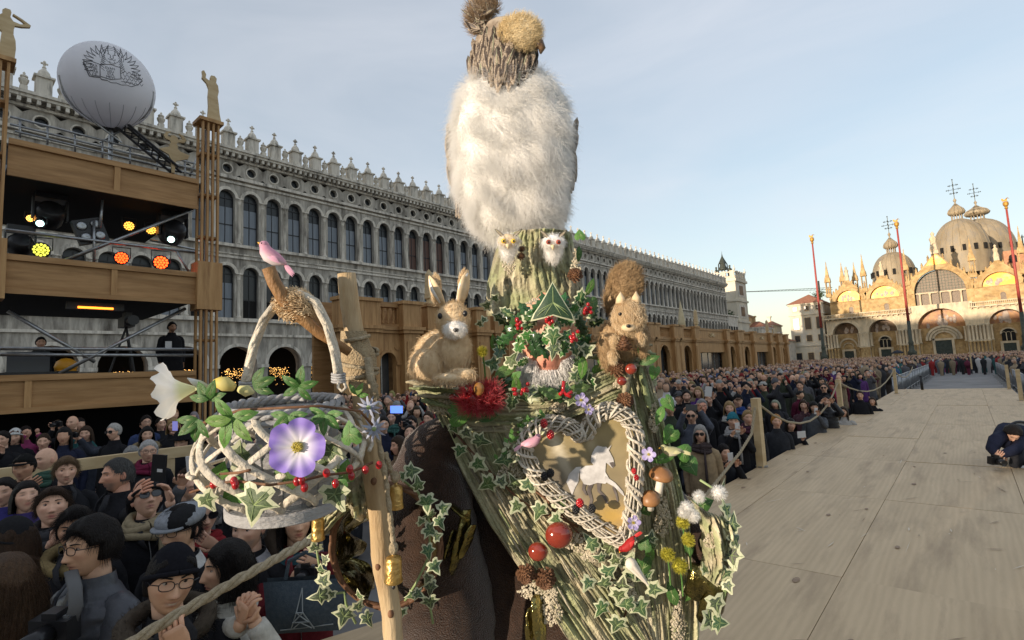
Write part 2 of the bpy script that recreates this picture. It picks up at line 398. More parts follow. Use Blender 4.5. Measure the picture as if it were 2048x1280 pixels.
# windows, columns, oculi, merlons: one mesh each, shared
def window_mesh(h, hw, blind, top):
    w = MB(); n = 10
    arc = [(hw * math.cos(math.pi * i / n), h + hw * math.sin(math.pi * i / n)) for i in range(n + 1)]
    w.add([(-.0, p[0], p[1]) for p in arc] + [(0, -hw, 0), (0, hw, 0)], [tuple(range(n + 3))], 0)
    w.add([(.012, -hw + .04, .03), (.012, hw - .04, .03), (.012, hw - .04, top), (.012, -hw + .04, top)], [(0, 1, 2, 3)], 1)
    w.span((.014, -.02, 0), (.05, .02, h + .3), 2); w.span((.014, -hw, h - .05), (.06, hw, h + .03), 2); w.span((.014, -hw, h * .42), (.05, hw, h * .42 + .06), 2)
    for sx in (-1, 1): w.span((.014, sx * hw - .035 * (1 if sx > 0 else -1) - .02, 0), (.05, sx * hw, h), 2)
    return w.mesh('window', [m_glass, blind, m_blackm])
wm3 = window_mesh(3.1, .5, m_blind, 2.5); wm3b = window_mesh(3.1, .5, m_brownblind, 2.9); wm2 = window_mesh(2.92, .5, m_blind, 2.3); wm2d = window_mesh(2.92, .5, m_dark, 1.2)
cb = MB()
def column_mesh(h, r):
    c = MB(); c.lathe([(r * 1.5, 0), (r * 1.5, .08), (r * 1.15, .14), (r, .2), (r * .9, h - .42), (r * 1.1, h - .40), (r * .95, h - .36), (r * 1.5, h - .1), (r * 1.7, h - .08)], 8)
    c.box((0, 0, h - .04), (r * 3.4, r * 3.4, .08)); return c.mesh('column', m_stone, True)
col3 = column_mesh(3.1, .115); col2 = column_mesh(2.92, .115)
oc = MB(); oc.lathe([(.29, 0), (.29, .012)], 14, 0, Matrix.Rotation(math.pi / 2, 4, 'Y')); oc.span((.0, -.015, -.28), (.05, .015, .28), 1); oc.span((.0, -.28, -.015), (.052, .28, .015), 1)
ocm = oc.mesh('oculus', [m_glass, m_blackm])
mr = MB(); mr.box((0, 0, .5), (.62, .66, 1.0)); mr.box((0, 0, 1.05), (.82, .86, .1)); mr.box((0, 0, .04), (.74, .78, .08))
mr.lathe([(.30, 1.1), (.29, 1.25), (.24, 1.42), (.12, 1.58), (.07, 1.66), (.10, 1.70), (.07, 1.74), (.05, 1.80)], 10)
mr.box((0, 0, 1.93), (.07, .30, .08)); mr.box((0, 0, 1.93), (.30, .07, .08)); mr.lathe([(.03, 1.78), (.08, 1.90), (.05, 1.97), (.07, 2.04), (.0, 2.12)], 8)
mrm = mr.mesh('merlon', m_stone)
ur = MB(); ur.box((0, 0, .2), (.3, .3, .4)); ur.lathe([(.10, .4), (.2, .62), (.22, .74), (.12, .84), (.17, .88), (.15, .95), (.05, 1.02), (.06, 1.1), (.0, 1.18)], 10)
urm = ur.mesh('urn', m_stone)
for k in range(NB0, NB1 + 1):
    c = Y0 + k * BW
    inst('window', wm3b if 10 <= k <= 12 or 24 < k < 28 else wm3, pal, Matrix.Translation((PX - .36, c, 11.31)))
    inst('window', wm2d if rng.random() < .25 else wm2, pal, Matrix.Translation((PX - .36, c, 6.46)))
    inst('column', col3, pal, Matrix.Translation((PX - .02, c + BW / 2, 11.30))); inst('column', col2, pal, Matrix.Translation((PX - .02, c + BW / 2, 6.45)))
    inst('oculus', ocm, pal, Matrix.Translation((PX - .28, c, 16.35)))
    inst('merlon', mrm, pal, Matrix.Translation((PX + .1, c, 17.62))); inst('urn', urm, pal, Matrix.Translation((PX + .1, c + BW / 2, 17.62)))
# fairy lights hung inside the arcade
fa = MB(); pr = random.Random(3)
for k in range(-4, 7):
    c = Y0 + (2 * k + .5) * BW
    for q in range(120):
        y = c + pr.uniform(-.35, 1.0); z = 3.25 - abs(pr.gauss(0, .45)); 
        if z < 1.7: continue
        s = .016; x = PX - 1.6 + pr.uniform(-.25, .25); fa.add([(x, y - s, z), (x, y, z - s), (x, y + s, z), (x, y, z + s), (x + s, y, z), (x - s, y, z)], [(4, 0, 1), (4, 1, 2), (4, 2, 3), (4, 3, 0), (5, 1, 0), (5, 2, 1), (5, 3, 2), (5, 0, 3)])
tag(fa.build('fairy_lights', m_fairy), 'warm fairy light curtains hanging inside the ground floor arcade', 'fairy lights', kind='stuff')

# ------------------------------------------------------------------ clock tower
ct = thing('clock_tower', 'square stone clock tower whose sunlit top rises at the far end of the arcaded palace', 'tower', (-39.2, 116.5, 0))
w = MB(); X0, X1, YA, YB = -43.2, -35.4, 113., 120.
w.span((X0, YA, 0), (X1, YB, 19.4)); w.build('wall', m_white, ct)
t = MB(); 
for z, o_, h in ((14.7, .25, .4), (19.0, .3, .5), (10.2, .25, .4)): t.span((X0 - o_, YA - o_, z), (X1 + o_, YB + o_, z + h))
t.span((X0 - .1, YA - .1, 19.5), (X1 + .1, YB + .1, 19.75)); t.build('cornice', m_white, ct)
t = MB()
for i in range(5):
    x = X0 + .5 + i * (X1 - X0 - 1) / 4
    for y in (YA, YB): t.span((x - .45, y - .2, 19.75), (x + .45, y + .2, 21.3))
for j in range(4): t.span((X1 - .2, YA + 1.2 + j * 1.5, 19.75), (X1 + .2, YA + 1.9 + j * 1.5, 21.3))
t.span((X0, YA - .15, 20.9), (X1, YA + .15, 21.15)); t.span((X0, YA - .1, 19.75), (X1, YA + .1, 20.15)); t.span((X1 - .15, YA, 20.9), (X1 + .15, YB, 21.15)); t.span((X1 - .1, YA, 19.75), (X1 + .1, YB, 20.15))
t.build('parapet', m_white, ct)
for (x, y) in ((X0, YA), (X1, YA), (X1, YB)):
    f_ = MB(); f_.lathe([(.2, 21.3), (.28, 21.6), (.08, 22.0), (.12, 22.15), (0, 22.5)], 8, 0, Matrix.Translation((x, y, 0))); f_.build('finial', m_stone, ct)
d = MB(); d.span((-39.6, YA - .03, 16.3), (-38.2, YA + .05, 17.6)); d.build('window', m_redroof, ct)
for z in (11.2, 15.8):
    d = MB(); d.span((X1 + .002, 114.2, z), (X1 + .06, 118.6, z + 2.8)); d.span((X1 + .06, 115.2, z + .4), (X1 + .10, 117.6, z + 2.4), 1); d.build('clock_panel', [m_stone, m_mosd], ct)
bl = thing('tower_bell', 'dark bronze bell under a pointed frame on the roof of the clock tower', 'bell', (-38.6, 116, 19.7))
b = MB(); T = Matrix.Translation((-38.6, 116, 0)); b.lathe([(1.0, 22.2), (.92, 22.4), (.65, 23.0), (.55, 23.8), (.3, 24.3), (.0, 24.4)], 14, 0, T); b.build('bell', m_bronze, bl, True)
b = MB()
for a in range(4): 
    t_ = a * math.pi / 2 + .6; b.tube([(-38.6 + 1.1 * math.cos(t_), 116 + 1.1 * math.sin(t_), 19.6), (-38.6 + .9 * math.cos(t_), 116 + .9 * math.sin(t_), 23.4), (-38.6, 116, 25.2)], .12, 6)
b.lathe([(.7, 23.6), (.42, 24.4), (.16, 25.2), (.06, 25.7), (0, 26.5)], 8, 0, T); b.build('bell_frame', m_bronze, bl)
for i, x in enumerate((-40.1, -37.2)):
    st = thing('bronze_statue', ['bronze bell ringer statue standing left of the tower bell', 'bronze bell ringer statue standing right of the tower bell'][i], 'statue', (x, 116, 19.7), 'bell ringers on the tower')
    b = MB(); T = Matrix.Translation((x, 116, 19.7)); b.lathe([(.5, 0), (.45, .2), (.32, 1.2), (.42, 1.9), (.48, 2.4), (.2, 2.75), (.14, 2.85), (.22, 3.05), (.2, 3.3), (0, 3.4)], 8, 0, T)
    s_ = 1 if i == 0 else -1; b.tube([(x + .3 * s_, 116, 22), (x + .8 * s_, 116, 22.6), (x + 1.3 * s_, 116, 22.9)], .12, 6); b.build('body', m_bronze, st, True)
# lower wing beside the tower with a roof garden
lw = thing('low_wing', 'low grey wing with roof garden bushes joining palace and clock tower', 'building', (-38, 108, 0))
b = MB(); b.span((-43, 106.2, 0), (-35.5, 113, 11.2)); b.span((-35.4, 120, 0), (-33, 128, 9.0)); b.build('wall', m_stone, lw)
b = MB(); b.span((-43, 106.1, 11.2), (-35.3, 113, 11.5)); b.span((-35.5, 119.9, 9), (-32.8, 128.2, 9.3)); b.build('cornice', m_stone, lw)
wq = MB(); wq.span((0, -.45, 0), (.06, .45, 2.2)); wqm = wq.mesh('window', m_dark)
for j in range(4): inst('window', wqm, lw, Matrix.Translation((-35.5, 107.3 + j * 1.5, 7))); inst('window', wqm, lw, Matrix.Translation((-32.98, 121 + j * 1.7, 5.5)))
bs = MB(); pr = random.Random(5)
for i in range(500):
    c = Vector((pr.uniform(-37.5, -35.8), pr.uniform(107, 112.5), 11.5 + abs(pr.gauss(0, .5)))); a = Vector((pr.uniform(-1, 1), pr.uniform(-1, 1), pr.uniform(-1, 1))).normalized() * .14; e_ = a.orthogonal().normalized() * .1
    bs.add([c + a, c + e_, c - a, c - e_], [(0, 1, 2, 3)])
tag(bs.build('roof_bush', mat('bush_leaf', (.03, .05, .02), (.06, .09, .03), scale=8)), 'dark green bushes growing on the low roof beside the clock tower', 'bush', kind='stuff')

# ------------------------------------------------------------------ far houses, pale corner building, crane
def house(x0, x1, y0, y1, h, roofh, mw, label, name='town_house', nw=3, rows=3, chim=1, hip=True):
    t = thing(name, label, 'house', ((x0 + x1) / 2, y0, 0))
    b = MB(); b.span((x0, y0, 0), (x1, y1, h)); b.build('wall', mw, t)
    b = MB(); b.span((x0 - .25, y0 - .25, h - .25), (x1 + .25, y1 + .25, h)); b.build('cornice', m_white, t)
    b = MB(); e = .5; ins = min(x1 - x0, y1 - y0) * .42; xm = (x0 + x1) / 2; ym = (y0 + y1) / 2
    b.add([(x0 - e, y0 - e, h + .004), (x1 + e, y0 - e, h + .004), (x1 + e, y1 + e, h + .004), (x0 - e, y1 + e, h + .004), (x0 + ins, ym, h + roofh), (x1 - ins, ym, h + roofh)], [(0, 1, 5, 4), (1, 2, 5), (2, 3, 4, 5), (3, 0, 4), (3, 2, 1, 0)])
    rf = b.build('roof', m_redroof, t)
    for c in range(chim):
        b = MB(); x = x0 + (x1 - x0) * (.3 + .4 * c); b.span((x - .4, ym - .4, h), (x + .4, ym + .4, h + roofh + 1.2)); b.span((x - .6, ym - .6, h + roofh + 1.2), (x + .6, ym + .6, h + roofh + 1.6)); b.build('chimney', mw, rf)
    fr = MB(); fr.span((-.62, -.06, -.1), (.62, .0, 1.9)); frm = fr.mesh('window', m_white)
    pn = MB(); pn.span((-.5, -.09, 0), (.5, -.062, 1.8)); pnm = pn.mesh('pane', m_glass)
    for r in range(rows):
        for c in range(nw):
            x = x0 + (c + .5) * (x1 - x0) / nw; z = h - 2.9 - r * (h - 1.5) / max(rows, 1)
            if z < .5: continue
            wd = inst('window', frm, t, Matrix.Translation((x, y0 - .002, z))); inst('pane', pnm, wd, Matrix.Identity(4))
    return t
cb_ = thing('corner_palace', 'pale three storey palace with red hipped roof beside the left corner of the basilica', 'building', (-34, 166, 0))
b = MB(); b.span((-38, 167, 0), (-29.4, 190, 17.6)); b.build('wall', m_white, cb_)
b = MB(); 
for z in (17.3, 14.3, 5.4): b.span((-38.3, 166.7, z), (-29.2, 190.2, z + .35))
b.build('cornice', m_white, cb_)
b = MB(); b.add([(-38.6, 166.4, 17.66), (-29, 166.4, 17.66), (-29, 190.5, 17.66), (-38.6, 190.5, 17.66), (-33.5, 172, 20.6), (-33.5, 184, 20.6)], [(0, 1, 4), (1, 2, 5, 4), (2, 3, 5), (3, 0, 4, 5), (3, 2, 1, 0)]); b.build('roof', m_redroof, cb_)
for (zz, hh, ww) in ((15.6, 1.2, .55), (10.2, 3.3, .75), (6.8, 1.7, .65), (1.4, 2.1, .7)):
    fr = MB(); fr.span((-ww - .18, -.12, -.18), (ww + .18, 0, hh + .18)); frm = fr.mesh('window', m_basw); pn = MB(); pn.span((-ww, -.16, 0), (ww, -.122, hh)); pn.span((-.05, -.2, 0), (.05, -.162, hh)); pnm = pn.mesh('pane', m_glass)
    for x in (-36.4, -33.4, -30.5):
        wd = inst('window', frm, cb_, Matrix.Translation((x, 166.998, zz))); inst('pane', pnm, wd, Matrix.Identity(4))
for a in [(-52, -44, 142, 152, 14.2, 2.4, m_house, 'ochre house with covered roof terrace right of the clock tower'), (-45.5, -40.5, 149, 158, 11.0, 1.8, m_house, 'lower ochre house with dark windows left of the pale corner palace'), (-47, -44, 172, 182, 12.6, 1.5, m_white, 'small far pale house with red roof seen in the gap before the corner palace'), (-41, -37, 158, 166, 7.0, 1.2, m_stone, 'small grey house at the foot of the pale corner palace')]: house(*a, nw=3)
cr = thing('tower_crane', 'thin far tower crane jib crossing the sky left of the flagpoles', 'crane', (-62, 260, 0))
jib = MB(); pa, pb = atY(1492, 584, 260), atY(1665, 579, 260)
for dz in (0, .9): jib.tube([pa + Vector((0, 0, dz * .2)), pb + Vector((0, 0, dz))], .10, 4)
for i in range(24):
    a = pa.lerp(pb, i / 24); b = pa.lerp(pb, (i + 1) / 24); jib.tube([a, b + Vector((0, 0, .9 * (i + 1) / 24))], .05, 3)
jib.build('jib', m_bronze, cr)
b = MB(); q = pa.lerp(pb, .86); b.tube([(q.x, q.y, 0), (q.x, q.y, q.z + 4)], .35, 4); b.build('mast', m_bronze, cr)
an = MB(); a = atY(1618, 548, 160); an.tube([(a.x, 168, 17), (a.x, 168, a.z + 1.5)], .07, 5); tag(an.build('antenna', m_metal), 'thin grey mast standing on the roof of the pale corner palace', 'antenna')
ac = MB()
# small wild roof tree by the corner palace
sh = MB(); pr = random.Random(8); tk = thing('roof_tree', 'small bush tree peeping over the red roof of the corner palace', 'tree', (-31.5, 176, 17))
for i in range(220):
    c = Vector((-31.5 + pr.gauss(0, .8), 176 + pr.gauss(0, .7), 20.6 + pr.gauss(0, .55))); a = Vector((pr.uniform(-1, 1), pr.uniform(-1, 1), pr.uniform(-1, 1))).normalized() * .22; e_ = a.orthogonal().normalized() * .16; sh.add([c + a, c + e_, c - a, c - e_], [(0, 1, 2, 3)])
sh.build('crown', mat('bush_leaf', (.03, .05, .02)), tk); b = MB(); b.tube([(-31.5, 176, 17), (-31.4, 176, 20.5)], [.12, .05], 6); b.build('trunk', m_bronze, tk)

# unseen wing added to shade the square; its opening lets sun onto the figure
WY = -60.
ww = thing('added_shade_wing', 'tall stone wing closing the square behind the camera with one open loggia', 'palace', (-1, WY, 0))
_dy = .7 - WY; _sx = _dy * math.tan(SUN_HEAD); _sz = _dy * math.tan(SUN_EL) / math.cos(SUN_HEAD)
LX0, LX1, LZ0, LZ1, HW = -1.62 - _sx, .05 - _sx, 1.1 + _sz, 3.45 + _sz, 27.6  # opening sized so the sun beam covers costume and basket
for nm, a, b_ in (('wall', (-85, WY - 2, 0), (LX0, WY, HW)), ('wall', (LX1, WY - 2, 0), (85, WY, HW)), ('sill_wall', (LX0, WY - 2, 0), (LX1, WY, LZ0)), ('lintel_wall', (LX0, WY - 2, LZ1), (LX1, WY, HW))):
    b = MB(); b.span(a, b_); b.build(nm, m_stone, ww)
b = MB(); b.span((-85.4, WY - 2.4, HW), (85.4, WY + .4, HW + .5)); b.build('cornice', m_stone, ww)
# ------------------------------------------------------------------ the basilica
BY = 166.
bas = thing('domed_basilica', 'golden marble basilica with round portals, mosaic lunettes and lead domes at the far end', 'church', (-4, BY, 0))
def BP(u, v, d): return Vector((u, BY + d, v))
ports = [(-28.8, -20.3, -24.4, 3.0), (-20.3, -10.6, -16.1, 3.05), (-10.6, 2.0, -4.3, 4.6), (2.0, 11.8, 7.6, 3.1), (11.8, 20.6, 15.9, 3.0)]
lw_ = MB(); bk = MB(); tr = MB()
mos = [2, 2, 1, 1, 2]
for i, (u0, u1, c, hw) in enumerate(ports):
    arch_panel(lw_, BP, u0, u1, 0, 12.2 if i != 2 else 13.9, c, hw, .002, 8.15, 2.6, 18, back=None)
    q = [BP(c + hw * math.cos(math.pi * k / 18), 8.15 + hw * math.sin(math.pi * k / 18), 2.58) for k in range(19)]
    mo = MB(); mo.add(q, [tuple(range(19))]); mo.build('portal_mosaic', [m_mosg, m_mosr, m_mosd][mos[i] if i else 2], bas)
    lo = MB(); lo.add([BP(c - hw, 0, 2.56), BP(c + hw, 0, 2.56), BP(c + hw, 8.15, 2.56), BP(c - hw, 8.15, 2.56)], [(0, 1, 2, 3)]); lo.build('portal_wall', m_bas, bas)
    for (a, b_, o_) in ((hw, hw + .45, -.25), (hw + .45, hw + .9, -.12)): arc_band(tr, BP, c, 8.15, a, b_, o_, 0, 18)
    # mosaic figures: small raised groups
    fg = MB(); pr = random.Random(i)
    for k in range(9 if i == 2 else 5):
        u = c + pr.uniform(-.75, .75) * hw * .85; v = 8.5 + pr.uniform(0, .45) * hw; fg.ell(BP(u, v, 2.5), (.35, .08, .7), 6, 4)
    if i in (2, 3): fg.ell(BP(c, 9.7, 2.5), (.6, .1, 1.5), 8, 6)
    fg.build('mosaic_figure', m_fig, bas, kind='stuff')
    # doors and inner arches
    dw = 1.6 if i == 2 else 1.1; dh = 4.9 if i == 2 else 3.4
    dd = MB(); dd.span(BP(c - dw, 0, 2.3), BP(c + dw, dh, 2.54)); dd.build('door', mat('green_bronze_door', (.025, .035, .03), (.05, .06, .05), scale=2), bas)
    fr = MB(); fr.span(BP(c - dw - .5, 0, 2.1), BP(c - dw, dh + .5, 2.5)); fr.span(BP(c + dw, 0, 2.1), BP(c + dw + .5, dh + .5, 2.5)); fr.span(BP(c - dw, dh, 2.1), BP(c + dw, dh + .5, 2.5)); fr.build('door_frame', m_basw, bas)
    ia = MB()
    if i == 2:
        for k, r in enumerate((1.9, 2.5, 3.1)): arc_band(ia, BP, c + .2, 5.0, r, r + .5, 2.1 - k * .3, 2.55, 14)
    elif i in (1, 3, 4):
        wv = MB(); q = [BP(c + 1.2 * math.cos(math.pi * k / 12), 5.6 + 1.3 * math.sin(math.pi * k / 12), 2.3) for k in range(13)] + [BP(c - 1.2, 3.95, 2.3), BP(c + 1.2, 3.95, 2.3)]
        wv.add(q, [tuple(range(15))]); wv.build('arched_window', m_dark, bas); arc_band(ia, BP, c, 5.6, 1.2, 1.5, 2.1, 2.55, 12)
        for u in (-.4, .4): ia.span(BP(c + u - .07, 3.95, 2.1), BP(c + u + .07, 5.9, 2.28))
        for u in (-.8, 0, .8): arc_band(ia, BP, c + u, 5.7, .33, .42, 2.1, 2.28, 8)
    else: arc_band(ia, BP, c, 4.4, 1.9, 2.3, 2.1, 2.55, 12, rise=1.15); arc_band(ia, BP, c, 4.4, 1.1, 1.3, 2.2, 2.55, 12)
    ia.build('inner_arch', m_basw, bas)
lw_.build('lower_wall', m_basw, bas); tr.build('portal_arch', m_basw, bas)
# banks of columns between the portals, two tiers
cm_ = MB(); cm_.lathe([(.34, 0), (.34, .2), (.24, .35), (.22, 3.2), (.34, 3.5), (.36, 3.62)], 8); colA = cm_.mesh('column', m_basw, True)
cm_ = MB(); cm_.lathe([(.34, 0), (.34, .2), (.24, .35), (.22, 3.6), (.36, 3.95), (.38, 4.08)], 8); colB = cm_.mesh('column', m_bas, True)
for i in range(len(ports) - 1):
    a = ports[i][2] + ports[i][3] + .1; b_ = ports[i + 1][2] - ports[i + 1][3] - .1; n = 6
    for k in range(n):
        u = a + (b_ - a) * (k + .5) / n
        inst('column', colA, bas, Matrix.Translation(BP(u, 4.35, -.45))); inst('column', colB, bas, Matrix.Translation(BP(u, .1, -.5)))
for k in range(4):
    u = -28.4 + k * .32 * 2.2; inst('column', colA, bas, Matrix.Translation(BP(u - .2, 4.35, -.45))); inst('column', colB, bas, Matrix.Translation(BP(u - .2, .1, -.5)))
for (u0, u1, c, hw) in ports:
    for s_ in (-1, 1):
        for k in range(3): inst('column', colA, bas, Matrix.Translation(BP(c + s_ * (hw - .25), 4.35, .4 + k * .7))); inst('column', colB, bas, Matrix.Translation(BP(c + s_ * (hw - .25), .1, .4 + k * .7)))
b = MB()
for i in range(len(ports) - 1):
    a = ports[i][2] + ports[i][3] - .05; e = ports[i + 1][2] - ports[i + 1][3] + .05; b.span(BP(a, 7.98, -.8), BP(e, 8.3, -.02)); b.span(BP(a, 4.18, -.85), BP(e, 4.36, -.02))
b.span(BP(-29.2, 7.98, -.8), BP(-27.5, 8.3, -.02)); b.span(BP(-29.2, 4.18, -.85), BP(-27.5, 4.36, -.02)); b.build('column_ledge', m_basw, bas)
# balcony with balustrade, broken by the great central arch
sg = [(-29.5, -9.9), (1.3, 21.5)]
for (a, e) in sg:
    b = MB()
    b.span(BP(a, 12.2, -1.1), BP(e, 12.5, 1.4)); b.span(BP(a, 13.3, -1.05), BP(e, 13.48, -.8))
    k = a + .15
    while k < e: b.span(BP(k - .06, 12.5, -1.0), BP(k + .06, 13.3, -.86)); k += .34
    k = a + .4
    while k < e: b.span(BP(k - .12, 11.9, -.9), BP(k + .12, 12.2, -.02)); k += 1.1
    b.build('balcony', m_basw, bas)
# upper storey: lunettes with gold mosaics under ogee gables
ups = [(-27.6, -19.2, -23.0, 2.95), (-19.2, -10.0, -15.1, 3.1), (-10.0, 2.6, -3.8, 5.0), (2.6, 11.5, 7.3, 3.2), (11.5, 20.0, 15.2, 3.0)]
up = MB(); gb = MB(); cr_ = MB()
for i, (u0, u1, c, hw) in enumerate(ups):
    big = i == 2; sp = 17.0; rise = 1.12 if big else 1.0
    arch_panel(up, BP, u0, u1, 12.4, 19.3 if not big else 21.0, c, hw, sp - .02 if not big else 13.6, sp, 2.2 if big else .7, 18, rise=rise) if False else None
    # wall below the springing, plus the ring of masonry round the lunette
    if not big:
        up.span(BP(u0, 12.4, 1.4), BP(u1, sp, 2.2)); up.build('upper_wall', m_bas, bas); up = MB()
        q = [BP(c + hw * math.cos(math.pi * k / 18), sp + hw * math.sin(math.pi * k / 18), 2.0) for k in range(19)]
        lm = MB(); lm.add(q, [tuple(range(19))]); lm.build('gold_lunette', m_mosg, bas)
        fg = MB(); pr = random.Random(40 + i)
        for k in range(7): fg.ell(BP(c + pr.uniform(-.7, .7) * hw, sp + .55 + pr.uniform(0, .9), 1.93), (.32, .08, pr.uniform(.4, .8)), 6, 4)
        fg.build('mosaic_figure', m_fig, bas, kind='stuff')
        wd = MB(); q = [BP(c + .3 + .5 * math.cos(math.pi * k / 10), 14.9 + .5 * math.sin(math.pi * k / 10), 1.37) for k in range(11)] + [BP(c - .2, 13.5, 1.37), BP(c + .8, 13.5, 1.37)]
        wd.add(q, [tuple(range(13))]); wd.build('arched_window', m_lattice, bas); arc_band(gb, BP, c + .3, 14.9, .5, .66, 1.25, 1.4, 10)
        gb.span(BP(c - .36, 13.4, 1.25), BP(c - .2, 14.9, 1.398)); gb.span(BP(c + .8, 13.4, 1.25), BP(c + .96, 14.9, 1.398)); gb.span(BP(u0 + .1, sp - .15, 1.2), BP(u1 - .1, sp + .05, 1.398))
    else:
        up.span(BP(u0, 13.4, 1.4), BP(c - hw, sp, 2.6)); up.build('upper_wall', m_bas, bas); up = MB(); up.span(BP(c + hw, 13.4, 1.4), BP(u1, sp, 2.6)); up.build('upper_wall', m_bas, bas); up = MB()
        q = [BP(c + hw * math.cos(math.pi * k / 22), sp + rise * hw * math.sin(math.pi * k / 22), 2.9) for k in range(23)] + [BP(c - hw, 13.0, 2.9), BP(c + hw, 13.0, 2.9)]
        lm = MB(); lm.add(q, [tuple(range(25))]); lm.build('great_window', m_lattice, bas)
        la = MB()
        for k in range(-7, 8): 
            h = rise * math.sqrt(max(hw * hw - (k * .62) ** 2, .1)); la.span(BP(c + k * .62 - .04, sp + .1, 2.75), BP(c + k * .62 + .04, sp + h, 2.88))
        for k in range(1, 8):
            v = sp + k * .7; h = math.sqrt(max(hw * hw - ((v - sp) / rise) ** 2, .05)); la.span(BP(c - h, v - .04, 2.75), BP(c + h, v + .04, 2.87))
        la.build('window_bars', m_bronze, bas)
        for k in range(5): inst('column', colA, bas, Matrix.Translation(BP(c - 4 + k * 2.0, 13.3, 2.3)))
        bm = MB(); bm.span(BP(c - hw, 16.9, 2.2), BP(c + hw, 17.2, 2.74)); bm.build('window_beam', m_basw, bas)
    # archivolt bands
    for (a, e, o_) in ((hw, hw + .55, 1.0), (hw + .55, hw + 1.0, 1.2)): arc_band(gb, BP, c, sp, a, e, o_, 2.2, 20, rise=rise)
    # ogee gable: outer curve sweeping up to a point
    ro = hw + 1.0; H = rise * ro + (3.4 if big else 2.3); out_ = []
    for k in range(0, 15):
        t_ = k / 14; ang = math.pi * .5 * t_; x = ro * math.cos(ang) + .55 * math.cos(ang) ; z = rise * ro * math.sin(ang)
        if t_ > .62: s_ = (t_ - .62) / .38; z = z + (H - rise * ro) * s_ ** 1.6; 
        out_.append((x if t_ < 1 else 0.0, z))
    inn = [(ro * math.cos(math.pi * k / 20), rise * ro * math.sin(math.pi * k / 20)) for k in range(21)]
    poly = out_ + [(-x, z) for x, z in out_[::-1][1:]] + inn[::-1]
    M_ = frame(BP(c, sp, 1.3), Vector((1, 0, 0)), Vector((0, 0, 1)), Vector((0, 1, 0)))
    gm = MB(); gm.prism(poly, 0, .9, M_); gm.build('ogee_gable', m_bas, bas)
    if big:
        mg = MB(); mg.prism([(-2.0, rise * ro + .15), (2.0, rise * ro + .15), (.9, H - 1.5), (0, H - .6), (-.9, H - 1.5)], -.06, .0, M_); mg.build('gold_tympanum', m_mosg, bas)
    # crockets and statues climbing the gable
    pts = [p for k, p in enumerate(out_) if k in (2, 4, 6, 8, 10, 12)]
    for (x, z) in pts:
        for s_ in (-1, 1):
            hgt = (1.5 if big else .95); st = MB(); st.lathe([(.25, 0), (.3, .15), (.2, hgt * .5), (.28, hgt * .62), (.1, hgt * .78), (.15, hgt * .88), (.0, hgt)], 6, 0, Matrix.Translation(BP(c + s_ * x, sp + z - .1, 1.7)))
            st.build('gable_figure', m_bas, bas)
    st = MB(); k_ = 1.7 if big else 1.1
    st.box(BP(c, sp + H - .1, 1.7), (.9 * k_, .9 * k_, .9)); st.lathe([(.5 * k_, .3), (.55 * k_, .6), (.35 * k_, 1.4 * k_), (.48 * k_, 2.0 * k_), (.15 * k_, 2.45 * k_), (.26 * k_, 2.75 * k_), (.0, 3.1 * k_)], 8, 0, Matrix.Translation(BP(c, sp + H, 1.7)))
    st.build('crowning_statue', m_basw, bas)
gb.build('archivolt', m_bas, bas)
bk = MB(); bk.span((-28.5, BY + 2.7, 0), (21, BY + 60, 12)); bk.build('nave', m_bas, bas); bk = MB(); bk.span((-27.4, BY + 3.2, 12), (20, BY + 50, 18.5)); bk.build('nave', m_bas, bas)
# pinnacle tabernacles between the gables
def pinnacle(u, v, h, w=.85, d=1.6):
    p = MB(); p.box(BP(u, v + .5, d), (w * 1.5, w * 1.5, 1.0))
    for sx in (-1, 1):
        for sy in (-1, 1): p.tube([BP(u + sx * w * .55, v + 1, d + sy * w * .55), BP(u + sx * w * .55, v + h * .45, d + sy * w * .55)], .13, 6)
    p.box(BP(u, v + h * .45 + .15, d), (w * 1.7, w * 1.7, .3))
    p.lathe([(.28, 1.0), (.2, 1.9), (.27, 2.4), (.1, 2.7), (.17, 2.95), (0, 3.15)], 7, 0, Matrix.Translation(BP(u, v, d)))
    for sx in (-1, 1):
        for sy in (-1, 1): p.lathe([(.16, 0), (.1, .7), (0, 1.3)], 5, 0, Matrix.Translation(BP(u + sx * w * .65, v + h * .45 + .3, d + sy * w * .65)))
    p.lathe([(w * .95, 0), (w * .5, h * .27), (w * .14, h * .5), (.10, h * .52), (.14, h * .535), (0, h * .62)], 4, 0, Matrix.Translation(BP(u, v + h * .45 + .3, d)) @ Matrix.Rotation(math.pi / 4, 4, 'Z'))
    return p.build('pinnacle', m_bas, bas)
for u, v, h in ((-27.6, 18.6, 9.4), (-19.15, 19.0, 9.6), (-10.0, 19.4, 9.0), (2.9, 19.6, 9.0), (11.6, 19.2, 10.4), (-24.8, 19.4, 8.6), (-21.8, 19.4, 8.2)): pinnacle(u, v, h, d=1.6 if u not in (-24.8, -21.8) else 7.)
